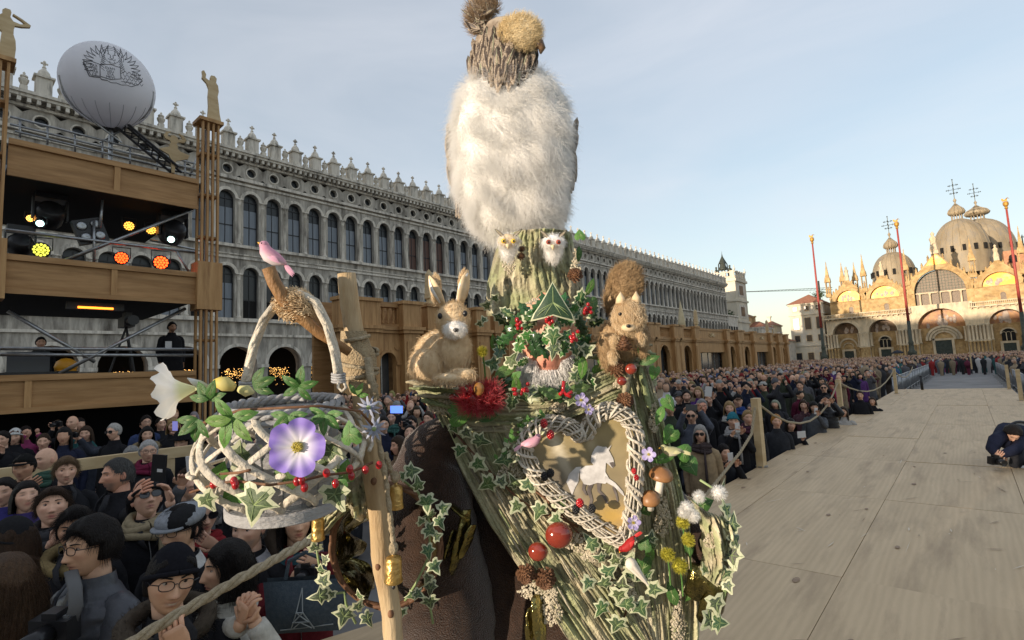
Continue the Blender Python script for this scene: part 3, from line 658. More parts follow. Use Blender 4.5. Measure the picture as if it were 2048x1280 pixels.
# domes
def dome(x, y, r, zb, zt, name='dome', lr=1.9, ch=8.5, fat=1.0):
    n = 40; prof = [(r, zb - 6), (r, zb)] + [(r * math.cos(math.pi / 2 * k / 12) ** .9 if k < 12 else .02, zb + (zt - zb) * math.sin(math.pi / 2 * k / 12)) for k in range(1, 13)]
    d = MB(); d.lathe(prof, n, 0, Matrix.Translation((x, y, 0)), False)
    for k in range(24):
        t_ = 2 * math.pi * k / 24; d.tube([(x + q[0] * 1.004 * math.cos(t_), y + q[0] * 1.004 * math.sin(t_), q[1]) for q in prof[1:-1]], .055, 4)
    dm = d.build(name, m_lead, bas, True)
    wn = MB()
    for k in range(16):
        t_ = 2 * math.pi * k / 16 + .1; wn.box((x + r * 1.0 * math.cos(t_), y + r * 1.0 * math.sin(t_), zb + .9), (.7, .7, 1.7), 0, Matrix.Rotation(t_, 3, 'Z'))
    wn.build('dome_window', m_dark, dm, loc=(0, 0, 0), kind='stuff')
    l = MB()
    for k in range(12):
        t_ = 2 * math.pi * k / 12; l.tube([(x + lr * .75 * math.cos(t_), y + lr * .75 * math.sin(t_), zt - .35), (x + lr * .75 * math.cos(t_), y + lr * .75 * math.sin(t_), zt + 1.3)], .13, 5)
    l.lathe([(lr, zt - .5), (lr * .95, zt - .1), (.3, zt)], 16, 0, Matrix.Translation((x, y, 0))); l.build('lantern', m_lead, bas)
    o = MB(); o.lathe([(lr * .9, zt + 1.2), (lr * 1.12 * fat, zt + 1.5), (lr * 1.25 * fat, zt + 2.1), (lr * 1.05 * fat, zt + 2.9), (lr * .55, zt + 3.7), (lr * .2, zt + 4.4), (.16, zt + 5.0), (.3, zt + 5.3), (.42, zt + 5.6), (.2, zt + 6.0), (.1, zt + 6.2)], 20, 0, Matrix.Translation((x, y, 0)))
    for k in range(14):
        t_ = 2 * math.pi * k / 14; o.tube([(x + q[0] * math.cos(t_), y + q[0] * math.sin(t_), q[1]) for q in ((lr * 1.12 * fat, zt + 1.5), (lr * 1.26 * fat, zt + 2.1), (lr * 1.06 * fat, zt + 2.9), (lr * .56, zt + 3.7), (lr * .2, zt + 4.4))], .1, 4)
    o.build('onion_cap', mat('onion_lead', (.24, .19, .12), (.36, .30, .2), scale=.8, rough=.6), bas, True)
    c = MB(); z = zt + 6.1; c.tube([(x, y, z), (x, y, z + ch * .62)], .09, 5)
    for hz, hl in ((.30, 1.5), (.44, 1.0), (.18, .8)):
        zz = z + ch * hz
        for ax in ((1, 0), (0, 1)):
            c.tube([(x - ax[0] * hl, y - ax[1] * hl, zz), (x + ax[0] * hl, y + ax[1] * hl, zz)], .06, 4)
            for s_ in (-1, 1): c.ell((x + s_ * ax[0] * hl, y + s_ * ax[1] * hl, zz), .17, 6, 4); c.tube([(x + s_ * ax[0] * hl * .72, y + s_ * ax[1] * hl * .72, zz - .3), (x + s_ * ax[0] * hl * .72, y + s_ * ax[1] * hl * .72, zz + .3)], .05, 4)
    c.ell((x, y, z + ch * .63), .18, 6, 4); c.build('cross', m_bronze, bas)
dome(-14.4, 193, 5.4, 25.2, 32.6, lr=1.45, ch=8.0)
dome(1.5, 195, 6.4, 29.5, 39.6, lr=1.55, ch=9.0)
dome(6.6, 222, 8.3, 32.5, 43.6, lr=2.2, ch=9.0, fat=1.15)
dome(20.5, 193, 5.6, 26, 33.5, lr=1.5, ch=8)
# brick drum between the domes with arched window, and scaffold at the right
b = MB(); b.span((9.5, 186, 18), (15.5, 192, 27.4)); b.build('brick_drum', mat('warm_brick', (.36, .17, .09), (.46, .24, .13), scale=2), bas)
b = MB(); b.add([(11.2 + .75 * math.cos(math.pi * k / 8), 185.95, 25.6 + .75 * math.sin(math.pi * k / 8)) for k in range(9)] + [(10.45, 185.95, 24.2), (11.95, 185.95, 24.2)], [tuple(range(11))]); b.build('arched_window', m_dark, bas)
sc_ = thing('scaffolding', 'dark scaffolding standing beside the right edge of the big lead dome', 'scaffolding', (15, 183, 18))
b = MB()
for x in (13.2, 14.6, 16.0, 17.4):
    for y in (182.2, 183.8): b.tube([(x, y, 18.5), (x, y, 30.5)], .07, 4)
for z in (20, 22, 24, 26, 28, 30):
    for y in (182.2, 183.8): b.tube([(13.0, y, z), (17.6, y, z)], .06, 4)
b.build('poles', m_bronze, sc_); b = MB()
for z in (22.1, 24.1, 26.1, 28.1): b.span((13, 182.3, z), (17.6, 183.7, z + .12))
b.build('platform', m_bronze, sc_)
# red flagpoles with bronze bases and gold finials
for i, ((x0, y0), (x1, y1)) in enumerate([((1625, 478), (1648, 720)), ((1796, 447), (1822, 712)), ((2010, 407), (2050, 668))]):
    a = atY(x0, y0, 140); e = atY(x1, y1, 140); a.x = e.x = (a.x + e.x) / 2
    t = thing('flagpole', ['red flagpole with gold finial in front of the pale corner palace', 'red flagpole with gold finial just left of the central portal', 'tallest red flagpole with gold finial at the right picture edge'][i], 'flagpole', (a.x, 140, 0), 'red flagpoles before the basilica')
    b = MB(); b.lathe([(.26, 9.0), (.22, 18), (.16, a.z - 1.2)], 10, 0, Matrix.Translation((a.x, 140, 0))); b.build('pole', m_polered, t, True)
    b = MB(); b.lathe([(1.2, 0), (1.2, .6), (.9, .8), (.75, 2.0), (.85, 2.3), (.5, 2.8), (.42, 4.0), (.5, 4.3), (.34, 4.8), (.32, 9.0)], 12, 0, Matrix.Translation((a.x, 140, 0))); b.build('bronze_base', m_bronze, t, True)
    b = MB(); b.lathe([(.12, a.z - 1.2), (.3, a.z - 1.0), (.2, a.z - .7), (.42, a.z - .35), (.46, a.z), (.38, a.z + .3), (.1, a.z + .4)], 10, 0, Matrix.Translation((a.x, 140, 0)))
    b.box((a.x - .1, 140, a.z + .62), (.75, .2, .3)); b.box((a.x - .42, 140, a.z + .86), (.28, .22, .32)); b.tube([(a.x, 140, a.z + .7), (a.x + .35, 140, a.z + 1.05), (a.x + .6, 140, a.z + .85)], [.12, .1, .03], 5); b.build('gold_finial', m_brass, t)
# ------------------------------------------------------------------ wooden pavilions along the crowd
m_wood = mat('stained_wood', (.38, .20, .075), (.54, .32, .135), scale=2.2, stretch=(5, 5, .5), rough=.6, bump=.12, bscale=30, c3=(.28, .14, .05), s3=1.2)
m_woodl = mat('stained_wood_along', (.33, .175, .065), (.47, .27, .115), scale=2.2, stretch=(5, .5, 5), rough=.6, bump=.12, bscale=30, c3=(.24, .125, .045), s3=1.2)
m_pale = mat('raw_plywood', (.50, .36, .19), (.62, .48, .28), scale=3, stretch=(1, 1, 3), rough=.65, bump=.05)
m_door = mat('pavilion_glass', (.05, .05, .05), (.10, .10, .10), scale=1, rough=.08, spec=.7)
VX = -16.
def VP(u, v, d): return Vector((VX - d, u, v))
def pav_pier(t, y, w=.75, out=.28):
    b = MB(); x1 = VX + out
    b.span((VX - .3, y - w / 2, 0), (x1, y + w / 2, 3.8)); b.span((VX - .3, y - w / 2 - .06, 0), (x1 + .06, y + w / 2 + .06, .5))
    b.span((VX - .3, y - w / 2 - .05, 4.04), (x1 + .04, y + w / 2 + .05, 4.9)); b.build('pier', m_wood, t)
    b = MB(); b.span((VX - .3, y - w / 2 - .10, 3.8), (x1 + .10, y + w / 2 + .10, 3.92)); b.span((VX - .3, y - w / 2 - .16, 3.92), (x1 + .16, y + w / 2 + .16, 4.04)); b.build('pier_cornice', m_wood, t); b = MB(); b.span((VX - .3, y - w / 2 - .12, 4.9), (x1 + .12, y + w / 2 + .12, 5.02)); b.build('pier_cornice', m_wood, t)
    b = MB(); b.span((x1 + .003, y - w / 2 + .12, .8), (x1 + .03, y + w / 2 - .12, 3.5)); b.build('pier_panel', m_wood, t)
bal = MB(); bal.lathe([(.05, 0), (.055, .06), (.03, .1), (.075, .26), (.03, .48), (.05, .52), (.05, .6)], 8); balm = bal.mesh('baluster', m_wood, True)
def pav_bay(t, y0, y1, kind):
    c = (y0 + y1) / 2; hw = min((y1 - y0) / 2 - .2, .58 if y0 < 24 else .78); b = MB()
    if kind == 'arch':
        arch_panel(b, VP, y0, y1, 0, 3.8, c, hw, .002, 2.75, .22, 12); b.build('arch_wall', m_wood, t)
        m = MB(); arc_band(m, VP, c, 2.75, hw, hw + .1, -.05, 0, 12)
        for s_ in (-1, 1): m.span((VX + .002, c + s_ * (hw + .11) - .1, 2.62), (VX + .07, c + s_ * (hw + .11) + .1, 2.75))
        m.build('arch_moulding', m_wood, t)
        for s_ in (-1, 1): r = MB(); arc_band(r, VP, c + s_ * min(.62, (y1 - y0) / 2 - .12), 3.3, .07, .13, -.03, 0, 16, 0, 2 * math.pi); r.build('medallion', m_wood, t)
        d = MB(); d.span((VX - .5, c - hw, .05), (VX - .46, c + hw, 3.3)); d.build('glass_door', m_door, t); d = MB(); d.span((VX - .455, c - .025, .05), (VX - .42, c + .025, 3.3)); d.build('door_frame', m_metal, t)
    else:
        b.span((VX - .2, y0, 3.0), (VX, y1, 3.8)); b.build('lintel', m_wood, t)
        d = MB(); d.span((VX - .5, y0, .05), (VX - .46, y1, 3.0)); d.build('glass_wall', m_door, t)
        for k in range(1, 4): d = MB(); y = y0 + (y1 - y0) * k / 4; d.span((VX - .455, y - .025, .05), (VX - .42, y + .025, 3.0)); d.build('door_frame', m_metal, t)
    b = MB(); b.span((VX - .3, y0, 3.805), (VX + .08, y1, 3.92)); b.span((VX - .3, y0, 3.92), (VX + .13, y1, 4.035)); b.span((VX - .25, y0, 4.035), (VX + .02, y1, 4.15)); b.span((VX - .25, y0, 4.78), (VX + .06, y1, 4.96)); b.build('cornice', m_woodl, t)
    if kind == 'arch':
        n = max(3, int((y1 - y0 - .3) / .17))
        for k in range(n): inst('baluster', balm, t, Matrix.Translation((VX - .1, y0 + .2 + (y1 - y0 - .4) * k / (n - 1), 4.16)))
        b = MB(); b.span((VX - .2, y0, 4.151), (VX, y0 + .1, 4.779)); b.span((VX - .2, y1 - .1, 4.151), (VX, y1, 4.779)); b.build('parapet_post', m_wood, t)
    else:
        b = MB(); b.span((VX - .2, y0, 4.151), (VX, y1, 4.779)); b.build('parapet_panel', m_wood, t)
        b = MB()
        for k in range(5): a_ = (k - 2) * .35; b.tube([VP(c + .2 * a_, 4.35, -.02), VP(c + .75 * a_, 4.62 - .1 * abs(a_), -.02)], .05, 6)
        b.tube([VP(c - .7, 4.4, -.02), VP(c - .3, 4.28, -.02), VP(c, 4.4, -.02), VP(c + .3, 4.28, -.02), VP(c + .7, 4.4, -.02)], .04, 6); b.build('carved_ornament', m_pale, t)
specs = [(9.2, 'arch'), (13.05, 'arch'), (16.9, 'arch'), (20.75, 'arch'), (24.6, 'wide'), (28.6, 'arch'), (32.6, 'arch'), (36.6, 'arch'), (40.4, 'wide'), (46.6, 'arch'), (50.4, 'arch'), (55., 'wide'), (60., 'arch'), (64., 'arch')]
where = ['behind the basket handle', 'behind the straw rabbit', 'hidden behind the rabbit ears', 'behind the bark hat', 'behind the leafy mask', 'behind the squirrel', 'right beside the squirrel', 'second right of the squirrel', 'with the wide glass opening', 'past the wide glass opening', 'with a glass arch near the far end', 'with a carved panel near the far end', 'next to last towards the basilica', 'last before the basilica']
ends = [s[0] for s in specs[1:]] + [67.4]
obm = MB(); obm.box((0, 0, .05), (.34, .34, .1)); obm.lathe([(.13, .1), (.13, .2), (.2, .24)], 4, 0, Matrix.Rotation(math.pi / 4, 4, 'Z')); obm.lathe([(.21, .24), (.15, 1.25), (.0, 1.45)], 4, 0, Matrix.Rotation(math.pi / 4, 4, 'Z')); obmesh = obm.mesh('obelisk', m_pale)
for i, ((y, kind), y2) in enumerate(zip(specs, ends)):
    t = thing('wooden_pavilion', 'brown wooden pavilion with pilasters ' + where[i], 'pavilion', (VX, y, 0), 'wooden pavilions behind the crowd')
    L_ = y2 - y; pw = .75
    if i < 4: pav_pier(t, y + .45, .5, .12)
    if kind == 'arch':
        a = y + (.9 if i < 4 else .02); e = y2 - (.35 if i < 4 else .04); 
        pav_pier(t, a + pw / 2, pw); 
        m = (a + pw + e - .0) / 2
        pav_bay(t, a + pw, min(a + pw + 1.6, e - pw), 'arch') if L_ < 4.5 and i < 4 else pav_bay(t, a + pw, e - pw, 'arch')
        pav_pier(t, e - pw / 2, pw)
        if L_ < 4.5 and a + pw + 1.6 < e - pw: pass
    else:
        pav_bay(t, y + .72, y2 - .02, 'wide')
    b = MB(); b.span((VX - 1.3, y, 3.75), (VX - .31, y2 - .02, 3.98)); b.span((VX - 1.4, y, 0), (VX - 1.3, y2 - .02, 5)); b.build('terrace', m_woodl, t)
    if i not in (1, 2, 5, 8, 12): continue
    o = inst('obelisk', obmesh, None, Matrix.Translation((VX - .05, y + .45, 5.02))); tag(o, 'pale wooden obelisk on top of the pavilion ' + where[i], 'obelisk', 'obelisks on the pavilions')
pr_ = thing('folded_parasol', 'tall closed cream parasol rising above the far pavilions', 'parasol', (-17.5, 41.5, 3.98))
b = MB(); b.lathe([(.06, 3.98), (.05, 5)], 8, 0, Matrix.Translation((-17.5, 41.5, 0))); b.build('pole', m_pale, pr_)
b = MB(); b.lathe([(.34, 4.9), (.3, 5.6), (.16, 6.6), (.05, 7.2), (0, 7.5)], 10, 0, Matrix.Translation((-17.5, 41.5, 0))); b.build('canopy', mat('cream_cloth', (.55, .46, .28), (.62, .53, .34), scale=6), pr_, True)

# ------------------------------------------------------------------ broadcast tower on the left
TX = -13.
tw = thing('broadcast_tower', 'three storey scaffold stand faced with brown wooden boards at the left', 'stand', (TX, 2.6, 0))
def fascia(z0, z1, y0, y1):
    b = MB(); b.span((TX - .06, y0, z0), (TX, y1, z1)); f = b.build('fascia_board', m_woodl, tw)
    b = MB(); b.span((TX + .002, y0, z1 - .09), (TX + .06, y1, z1 + .02)); b.build('top_rail', m_woodl, tw)
    b = MB(); b.span((TX + .002, y0, z0 - .02), (TX + .05, y1, z0 + .07)); b.build('bottom_rail', m_woodl, tw)
    b = MB(); m = y0 + (y1 - y0) * .52; b.span((TX + .002, m - .05, z0 + .072), (TX + .045, m + .05, z1 - .092)); b.build('batten', m_wood, tw)
    d = MB(); d.span((TX - 4.2, y0, z0 + .05), (TX - .07, y1, z0 + .16)); d.build('deck', m_dark, tw)
for z0, z1 in ((6.25, 6.92), (4.05, 4.74), (1.88, 2.53)): fascia(z0, z1, -1.6 if z0 < 3 else .96, 4.12)
b = MB(); b.span((TX - 4.3, -3, 0), (TX - 4.2, 4.6, 1.9)); b.span((TX - 4.2, 4.4, 0), (TX - .1, 4.46, 1.9)); b.build('black_drape', mat('black_cloth', (.006, .006, .007), rough=.95), tw)
b = MB(); b.span((TX - 1.9, -1.6, .02), (TX - 1.85, 4.1, 1.87)); b.build('black_drape', MATS['black_cloth'], tw)
def pillar(yc):
    for k in range(4):
        y = yc - .165 + k * .11
        for x in (TX + .02, TX - .30): b = MB(); b.span((x, y - .022, 0), (x + .07, y + .022, 8.38)); b.build('slat', m_wood, tw)
    for z in (.6, 2.0, 3.2, 5.6, 6.6, 7.6): b = MB(); b.span((TX - .25, yc - .19, z), (TX + .015, yc + .19, z + .05)); b.build('slat_tie', m_wood, tw)
    b = MB(); b.span((TX - .36, yc - .26, 8.38), (TX + .14, yc + .26, 8.46)); b.build('pillar_cap', m_wood, tw)
    b = MB(); b.span((TX - .34, yc - .26, 3.92), (TX + .13, yc + .26, 5.02)); b.build('pillar_block', m_wood, tw)
    b = MB(); b.span((TX - .23, yc - .03, .0), (TX - .17, yc + .03, 8.3)); b.build('pole', m_metal, tw)
pillar(4.36); pillar(.74)
b = MB()
def pipe(p0, p1, X=TX - .35, r=.03, m=b): m.tube([atX(*p0, X), atX(*p1, X)], r, 8)
pipes = [((130, 521), (387, 419)), ((119, 747), (371, 617)), ((11, 460), (394, 505)), ((0, 697), (394, 699)), ((0, 709), (392, 711)), ((15, 622), (190, 724)), ((188, 440), (188, 525)), ((205, 400), (200, 455)), ((352, 500), (380, 548)), ((20, 233), (400, 330)), ((20, 248), (400, 341)), ((30, 262), (400, 352)), ((300, 480), (394, 500)), ((400, 300), (380, 352))]
for i, (p0, p1) in enumerate(pipes):
    q = MB(); pipe(p0, p1, TX - (.35 if i < 9 else 1.2), .035 if i < 6 else .026, q); q.build('scaffold_pipe', m_metal, tw, True)
for i in range(7):
    q = MB(); pipe((40 + i * 55, 240 + i * 14), (40 + i * 55, 275 + i * 14), TX - 1.2, .02, q); q.build('scaffold_pipe', m_metal, tw, True)
# dark truss carried diagonally up to the balloon
q = MB(); A_, B_ = atX(228, 250, TX - 1.0), atX(348, 350, TX - .9)
for o_ in ((0, 0, 0), (0, .16, .1), (.16, .05, .16)): q.tube([A_ + Vector(o_), B_ + Vector(o_)], .03, 6)
for k in range(9): q.tube([A_.lerp(B_, k / 9), A_.lerp(B_, (k + 1) / 9) + Vector((0, .16, .1))], .014, 4); q.tube([A_.lerp(B_, k / 9) + Vector((.16, .05, .16)), A_.lerp(B_, (k + .5) / 9)], .014, 4)
q.build('truss', m_blackm, tw)
# plywood figures standing on the pillars and on the roof
def cutout(poly, px0, px1, X, label, th=.07):
    """poly in a unit box: x to the viewer's right, y up from the feet; px0 = foot pixel, px1 = head pixel"""
    a = atX(*px0, X); e = atX(*px1, X); h = (e - a).length; zax = Vector((1, 0, 0)); yax = Vector((0, 0, 1)); xax = Vector((0, 1, 0))
    b = MB(); b.prism([(p[0] * h, p[1] * h) for p in poly], -th / 2, th / 2, frame(a, xax, yax, zax))
    return tag(b.build('plywood_figure', m_pale), label, 'figure', 'plywood figures on the broadcast tower')
lady = [(-.10, 0), (.10, 0), (.13, .12), (.14, .3), (.13, .45), (.10, .55), (.10, .66), (.115, .73), (.2, .75), (.31, .80), (.32, .835), (.2, .90), (.085, .945), (.075, .92), (.19, .87), (.25, .825), (.18, .79), (.09, .80), (.05, .86), (.052, .90), (.06, .95), (.045, 1.0), (-.02, 1.0), (-.055, .955), (-.05, .89), (-.09, .84), (-.115, .76), (-.15, .62), (-.13, .50), (-.10, .49), (-.105, .55), (-.095, .60), (-.05, .55), (-.06, .40), (-.08, .2)]
cutout(lady, (8, 125), (12, 18), TX - .1, 'raw plywood woman cutout with a hand at her head on the left pillar')
lady2 = [(-.09, 0), (.12, 0), (.15, .05), (.12, .2), (.10, .4), (.08, .55), (.10, .66), (.085, .78), (.05, .83), (.055, .87), (.06, .92), (.02, .96), (-.04, .95), (-.055, .89), (-.04, .845), (-.09, .83), (-.14, .86), (-.13, .93), (-.17, 1.0), (-.2, .98), (-.19, .9), (-.2, .83), (-.12, .76), (-.08, .66), (-.09, .5), (-.08, .3), (-.09, .1)]
cutout(lady2, (425, 245), (415, 145), TX - .1, 'raw plywood woman cutout raising one arm on the right pillar')
dan = [(-.03, 0), (.03, 0), (.045, .3), (.3, .42), (.34, .52), (.14, .56), (.08, .62), (.09, .68), (.05, .72), (.1, .78), (.22, .80), (.26, .88), (.20, .97), (.10, 1.0), (.16, .93), (.18, .86), (.09, .845), (.06, .90), (0, .92), (-.06, .90), (-.06, .845), (-.13, .86), (-.12, .93), (-.05, 1.0), (-.16, .96), (-.21, .87), (-.17, .79), (-.08, .77), (-.05, .72), (-.09, .68), (-.08, .62), (-.2, .56), (-.3, .5), (-.1, .42), (-.045, .3)]
cutout(dan, (346, 346), (352, 266), TX - .8, 'raw plywood dancer cutout with raised arms on the tower roof', .05)
# stage lamps
def lamp(px, X, rad, col, strength, label, rays=True):
    P = atX(px[0], px[1], X); t = thing('stage_lamp', label, 'stage lamp', P, 'stage lamps on the broadcast tower')
    d = Vector((1, -.15, -.12)).normalized(); s_, u_ = ring_frame(d); M_ = frame(P, s_, u_, d)
    b = MB(); b.lathe([(rad * .7, -rad * 2.2), (rad * 1.15, -rad * 1.2), (rad * 1.2, 0), (rad * 1.05, .004)], 14, 0, M_); b.build('housing', m_blackm, t, True)
    b = MB()
    me = mat('lamp_glow_%02d_%02d_%02d' % (int(col[0]*99),int(col[1] * 99),int(col[2] * 99)), col, emit=col, estr=strength)
    if rays:
        for i in range(19):
            r = 0 if i == 0 else (rad * .42 if i < 7 else rad * .82); a = i * math.pi / 3 if i < 7 else (i - 7) * math.pi / 6
            b.lathe([(rad * .19, .012), (rad * .12, .03)], 7, 0, M_ @ Matrix.Translation((r * math.cos(a), r * math.sin(a), 0)))
    else: b.lathe([(rad * .8, .01), (rad * .5, .03)], 14, 0, M_)
    b.build('lens', me, t)
    b = MB(); b.tube([P + s_ * rad * 1.3, P + s_ * rad * 1.3 + Vector((0, 0, rad * 1.9)), P - s_ * rad * 1.3 + Vector((0, 0, rad * 1.9)), P - s_ * rad * 1.3], .012, 5); b.build('yoke', m_blackm, t)
lamp((82, 500), TX - .5, .13, (.75, .75, .08), .8, 'round lamp of yellow green bulbs at the left')
lamp((243, 516), TX - .5, .12, (1., .06, .008), 2.6, 'glowing orange red lamp left of its twin', True)
lamp((322, 525), TX - .5, .14, (1., .045, .006), 4.0, 'brightest glowing red lamp at the right of the tower', True)
lamp((258, 452), TX - 1.2, .10, (1., .42, .06), 1.3, 'amber lamp hanging in the middle of the top storey')
lamp((302, 460), TX - 1.2, .10, (1., .42, .06), 1.3, 'amber lamp hanging beside the diagonal pipe')
lamp((61, 437), TX - 1.4, .07, (1., .5, .1), 1.6, 'small amber lamp near the left pillar')
lamp((80, 447), TX - .9, .08, (.6, .95, .9), 2.4, 'small white lamp near the left pillar', False)
lamp((342, 479), TX - .7, .09, (.6, .95, .85), 2.4, 'small white lamp of the right moving head', False)
def blackbox(px, X, d, label, name='moving_head_light', extra=True):
    P = atX(px[0], px[1], X); t = thing(name, label, 'stage lamp', P, 'dark stage lamps on the broadcast tower'); b = MB(); b.lathe([(d * .35, -d * .6), (d * .55, -d * .45), (d * .6, .1), (d * .5, d * .5), (d * .42, d * .55)], 12, 0, Matrix.Translation(P) @ Matrix.Rotation(1.1, 4, 'Y')); b.build('head', m_blackm, t, True)
    b = MB(); b.box(P + Vector((0, 0, d * .9)), (d * .9, d * 1.2, d * .35)); b.build('base', m_blackm, t)
    b = MB(); b.span(P + Vector((-.1, -d * .68, -.1)), P + Vector((.1, -d * .6, d * .8))); b.span(P + Vector((-.1, d * .6, -.1)), P + Vector((.1, d * .68, d * .8))); b.build('yoke', m_blackm, t)
blackbox((100, 430), TX - 1.1, .42, 'dark moving head lamp at the left of the top storey'); blackbox((345, 465), TX - .9, .45, 'dark moving head lamp at the right of the top storey'); blackbox((40, 490), TX - 1.2, .35, 'dark moving head lamp beside the left pillar')
P = atX(180, 463, TX - .5); t = thing('blinder_lamp', 'unlit square lamp with four round bulbs hanging tilted in the tower', 'stage lamp', P)
Rm = Matrix.Rotation(.35, 4, 'X'); b = MB(); b.box(P, (.18, .5, .5), 0, Rm.to_3x3()); b.build('case', m_blackm, t)
for sy in (-1, 1):
    for sz in (-1, 1): b = MB(); b.lathe([(.10, 0), (.07, .03), (.02, .015)], 12, 0, Matrix.Translation(P) @ Rm @ Matrix.Translation((.092, sy * .12, sz * .12)) @ Matrix.Rotation(math.pi / 2, 4, 'Y')); b.build('bulb', m_metal, t, True)
P = atX(193, 616, TX - .4); t = thing('infrared_heater', 'glowing orange bar heater under the middle deck', 'heater', P)
b = MB(); b.box(P + Vector((-.08, 0, .04)), (.12, .95, .14)); b.build('reflector', m_blackm, t); b = MB(); b.tube([P + Vector((0, -.30, 0)), P + Vector((0, .28, 0))], .022, 8); b.build('heating_tube', mat('heater_glow', (1, .4, .05), emit=(1., .22, .02), estr=1.8), t)
# desk, laptop, orange helmet, broadcast camera
dk = thing('desk', 'black table at the left edge of the lower tower deck', 'table', (TX - 1.2, 1.4, 2.04)); b = MB(); b.span((TX - 1.6, .3, 2.56), (TX - .7, 2.2, 2.62)); b.build('table_top', m_blackm, dk)
for (x, y) in ((TX - 1.5, .4), (TX - .8, .4), (TX - 1.5, 2.1), (TX - .8, 2.1)): b = MB(); b.tube([(x, y, 2.04), (x, y, 2.56)], .025, 6); b.build('leg', m_blackm, dk)
lp = thing('laptop', 'grey laptop seen from behind on the tower table', 'laptop', (TX - .9, 1.45, 2.62)); b = MB(); b.box((TX - .78, 1.45, 2.82), (.02, .62, .40), 0, Matrix.Rotation(-.15, 3, 'Y')); b.build('lid', mat('grey_plastic', (.07, .075, .08), rough=.5), lp); b = MB(); b.span((TX - 1.2, 1.15, 2.622), (TX - .8, 1.75, 2.645)); b.build('keyboard', m_blackm, lp)
hm = MB(); hp = atX(132, 728, TX - .9); hm.lathe([(.17, -.1), (.19, -.02), (.16, .08), (.08, .14), (0, .155)], 14, 0, Matrix.Translation((hp.x, hp.y, 2.74))); hm.box((hp.x, hp.y, 2.635), (.3, .3, .02)); tag(hm.build('safety_helmet', mat('orange_plastic', (.75, .36, .03), rough=.4), None, True), 'orange safety helmet lying on the tower table', 'helmet')
P = atX(253, 645, TX - 1.0); bc = thing('broadcast_camera', 'dark broadcast camera on a tripod on the lower tower deck', 'camera', (P.x, P.y, 2.04))
b = MB(); b.box(P, (.55, .2, .22)); b.lathe([(.08, 0), (.1, .2), (.11, .32)], 12, 0, Matrix.Translation(P + Vector((.25, 0, 0))) @ Matrix.Rotation(math.pi / 2, 4, 'Y')); b.box(P + Vector((-.05, .02, .17)), (.3, .12, .1)); b.build('camera_body', m_blackm, bc)
for k in range(3): b = MB(); a = k * 2.1 + .4; b.tube([P + Vector((0, 0, -.1)), (P.x + .42 * math.cos(a), P.y + .42 * math.sin(a), 2.05)], .022, 6); b.build('leg', m_blackm, bc)
# ------------------------------------------------------------------ tethered balloon with line emblem
BC = atX(217, 172, TX - .9); bl_ = thing('lighting_balloon', 'white inflated balloon with a black winged lion emblem above the tower', 'balloon', (BC.x, BC.y, 6.95))
_dep = (BC - Vector(CAMP)).dot(CF); k_ = _dep / FPX
ex = CR * .985 - CU * .17; ex.normalize(); vw = (Vector(CAMP) - BC).normalized(); ex = (ex - vw * ex.dot(vw)).normalized(); ey = vw.cross(ex)
RA, RB = 84 * k_ * .93, 86 * k_ * .93
MBk = frame(BC, ex * RA, ey * RB, vw * RA)
b = MB(); b.ell((0, 0, 0), 1., 48, 28, 0, None)
b.v = [tuple(MBk @ Vector(p)) for p in [(v[0], v[2], -v[1]) for v in b.v]]
b.build('envelope', mat('balloon_fabric', (.86, .85, .88), (.89, .88, .91), scale=2, rough=.55, trans=.3), bl_, True)
m_ink = mat('black_ink', (.03, .03, .035), rough=.6)
def onb(x, y, o=1.004):                               # picture point on the envelope
    r2 = x * x + y * y; z = math.sqrt(max(.02, 1 - r2)); return MBk @ (Vector((x, y, z)) * o)
ink = MB()
def stroke(pts, w=.009):
    q = []
    for i in range(len(pts) - 1):
        for k in range(4): t_ = k / 4; q.append((pts[i][0] * (1 - t_) + pts[i + 1][0] * t_, pts[i][1] * (1 - t_) + pts[i + 1][1] * t_))
    q.append(pts[-1]); ink.tube([onb(*p) for p in q], w * .62 * RA, 4, cap=False)
E0 = (.10, .42)                                       # emblem centre on the balloon
def e(x, y): return (E0[0] + x * 1.18, E0[1] + y * 1.12)
for sx in (-1, 1):                                    # wings: fans of feathers
    for k in range(9):
        a = math.radians(92 - k * 13); r0, r1 = .26, .50 - .012 * k
        c0 = (sx * (.06 + r0 * math.cos(a)), .0 + r0 * math.sin(a)); c1 = (sx * (.06 + r1 * math.cos(a)), r1 * math.sin(a) - .05)
        a2 = math.radians(92 - (k + 1) * 13); c2 = (sx * (.06 + r0 * math.cos(a2)), r0 * math.sin(a2))
        stroke([e(*c0), e((c0[0] + c1[0]) / 2 + sx * .015, (c0[1] + c1[1]) / 2), e(*c1), e((c2[0] + c1[0]) / 2 + sx * .02, (c2[1] + c1[1]) / 2 - .02), e(*c2)])
for r_ in (.13, .165, .20): stroke([e(.0 + r_ * math.cos(t_ * .3), .22 + r_ * math.sin(t_ * .3)) for t_ in range(0, 21)] if r_ == .13 else [e(r_ * math.cos(math.radians(t_)), .22 + r_ * math.sin(math.radians(t_))) for t_ in range(-20, 201, 20)], .006)
for s_ in (-1, 1):                                    # lion face and mane
    stroke([e(s_ * .07, .26), e(s_ * .03, .255)], .010); stroke([e(s_ * .02, .25), e(s_ * .025, .19), e(0, .175)], .008); stroke([e(s_ * .06, .17), e(s_ * .02, .15), e(0, .165)], .008); stroke([e(s_ * .1, .3), e(s_ * .13, .33), e(s_ * .14, .29)], .007)
    for k in range(6): stroke([e(s_ * .11, .26 - k * .04), e(s_ * (.16 + .01 * k), .2 - k * .045), e(s_ * .13, .14 - k * .045)], .006)
    stroke([e(s_ * .03, .13), e(s_ * .05, .09), e(0, .06)], .006)
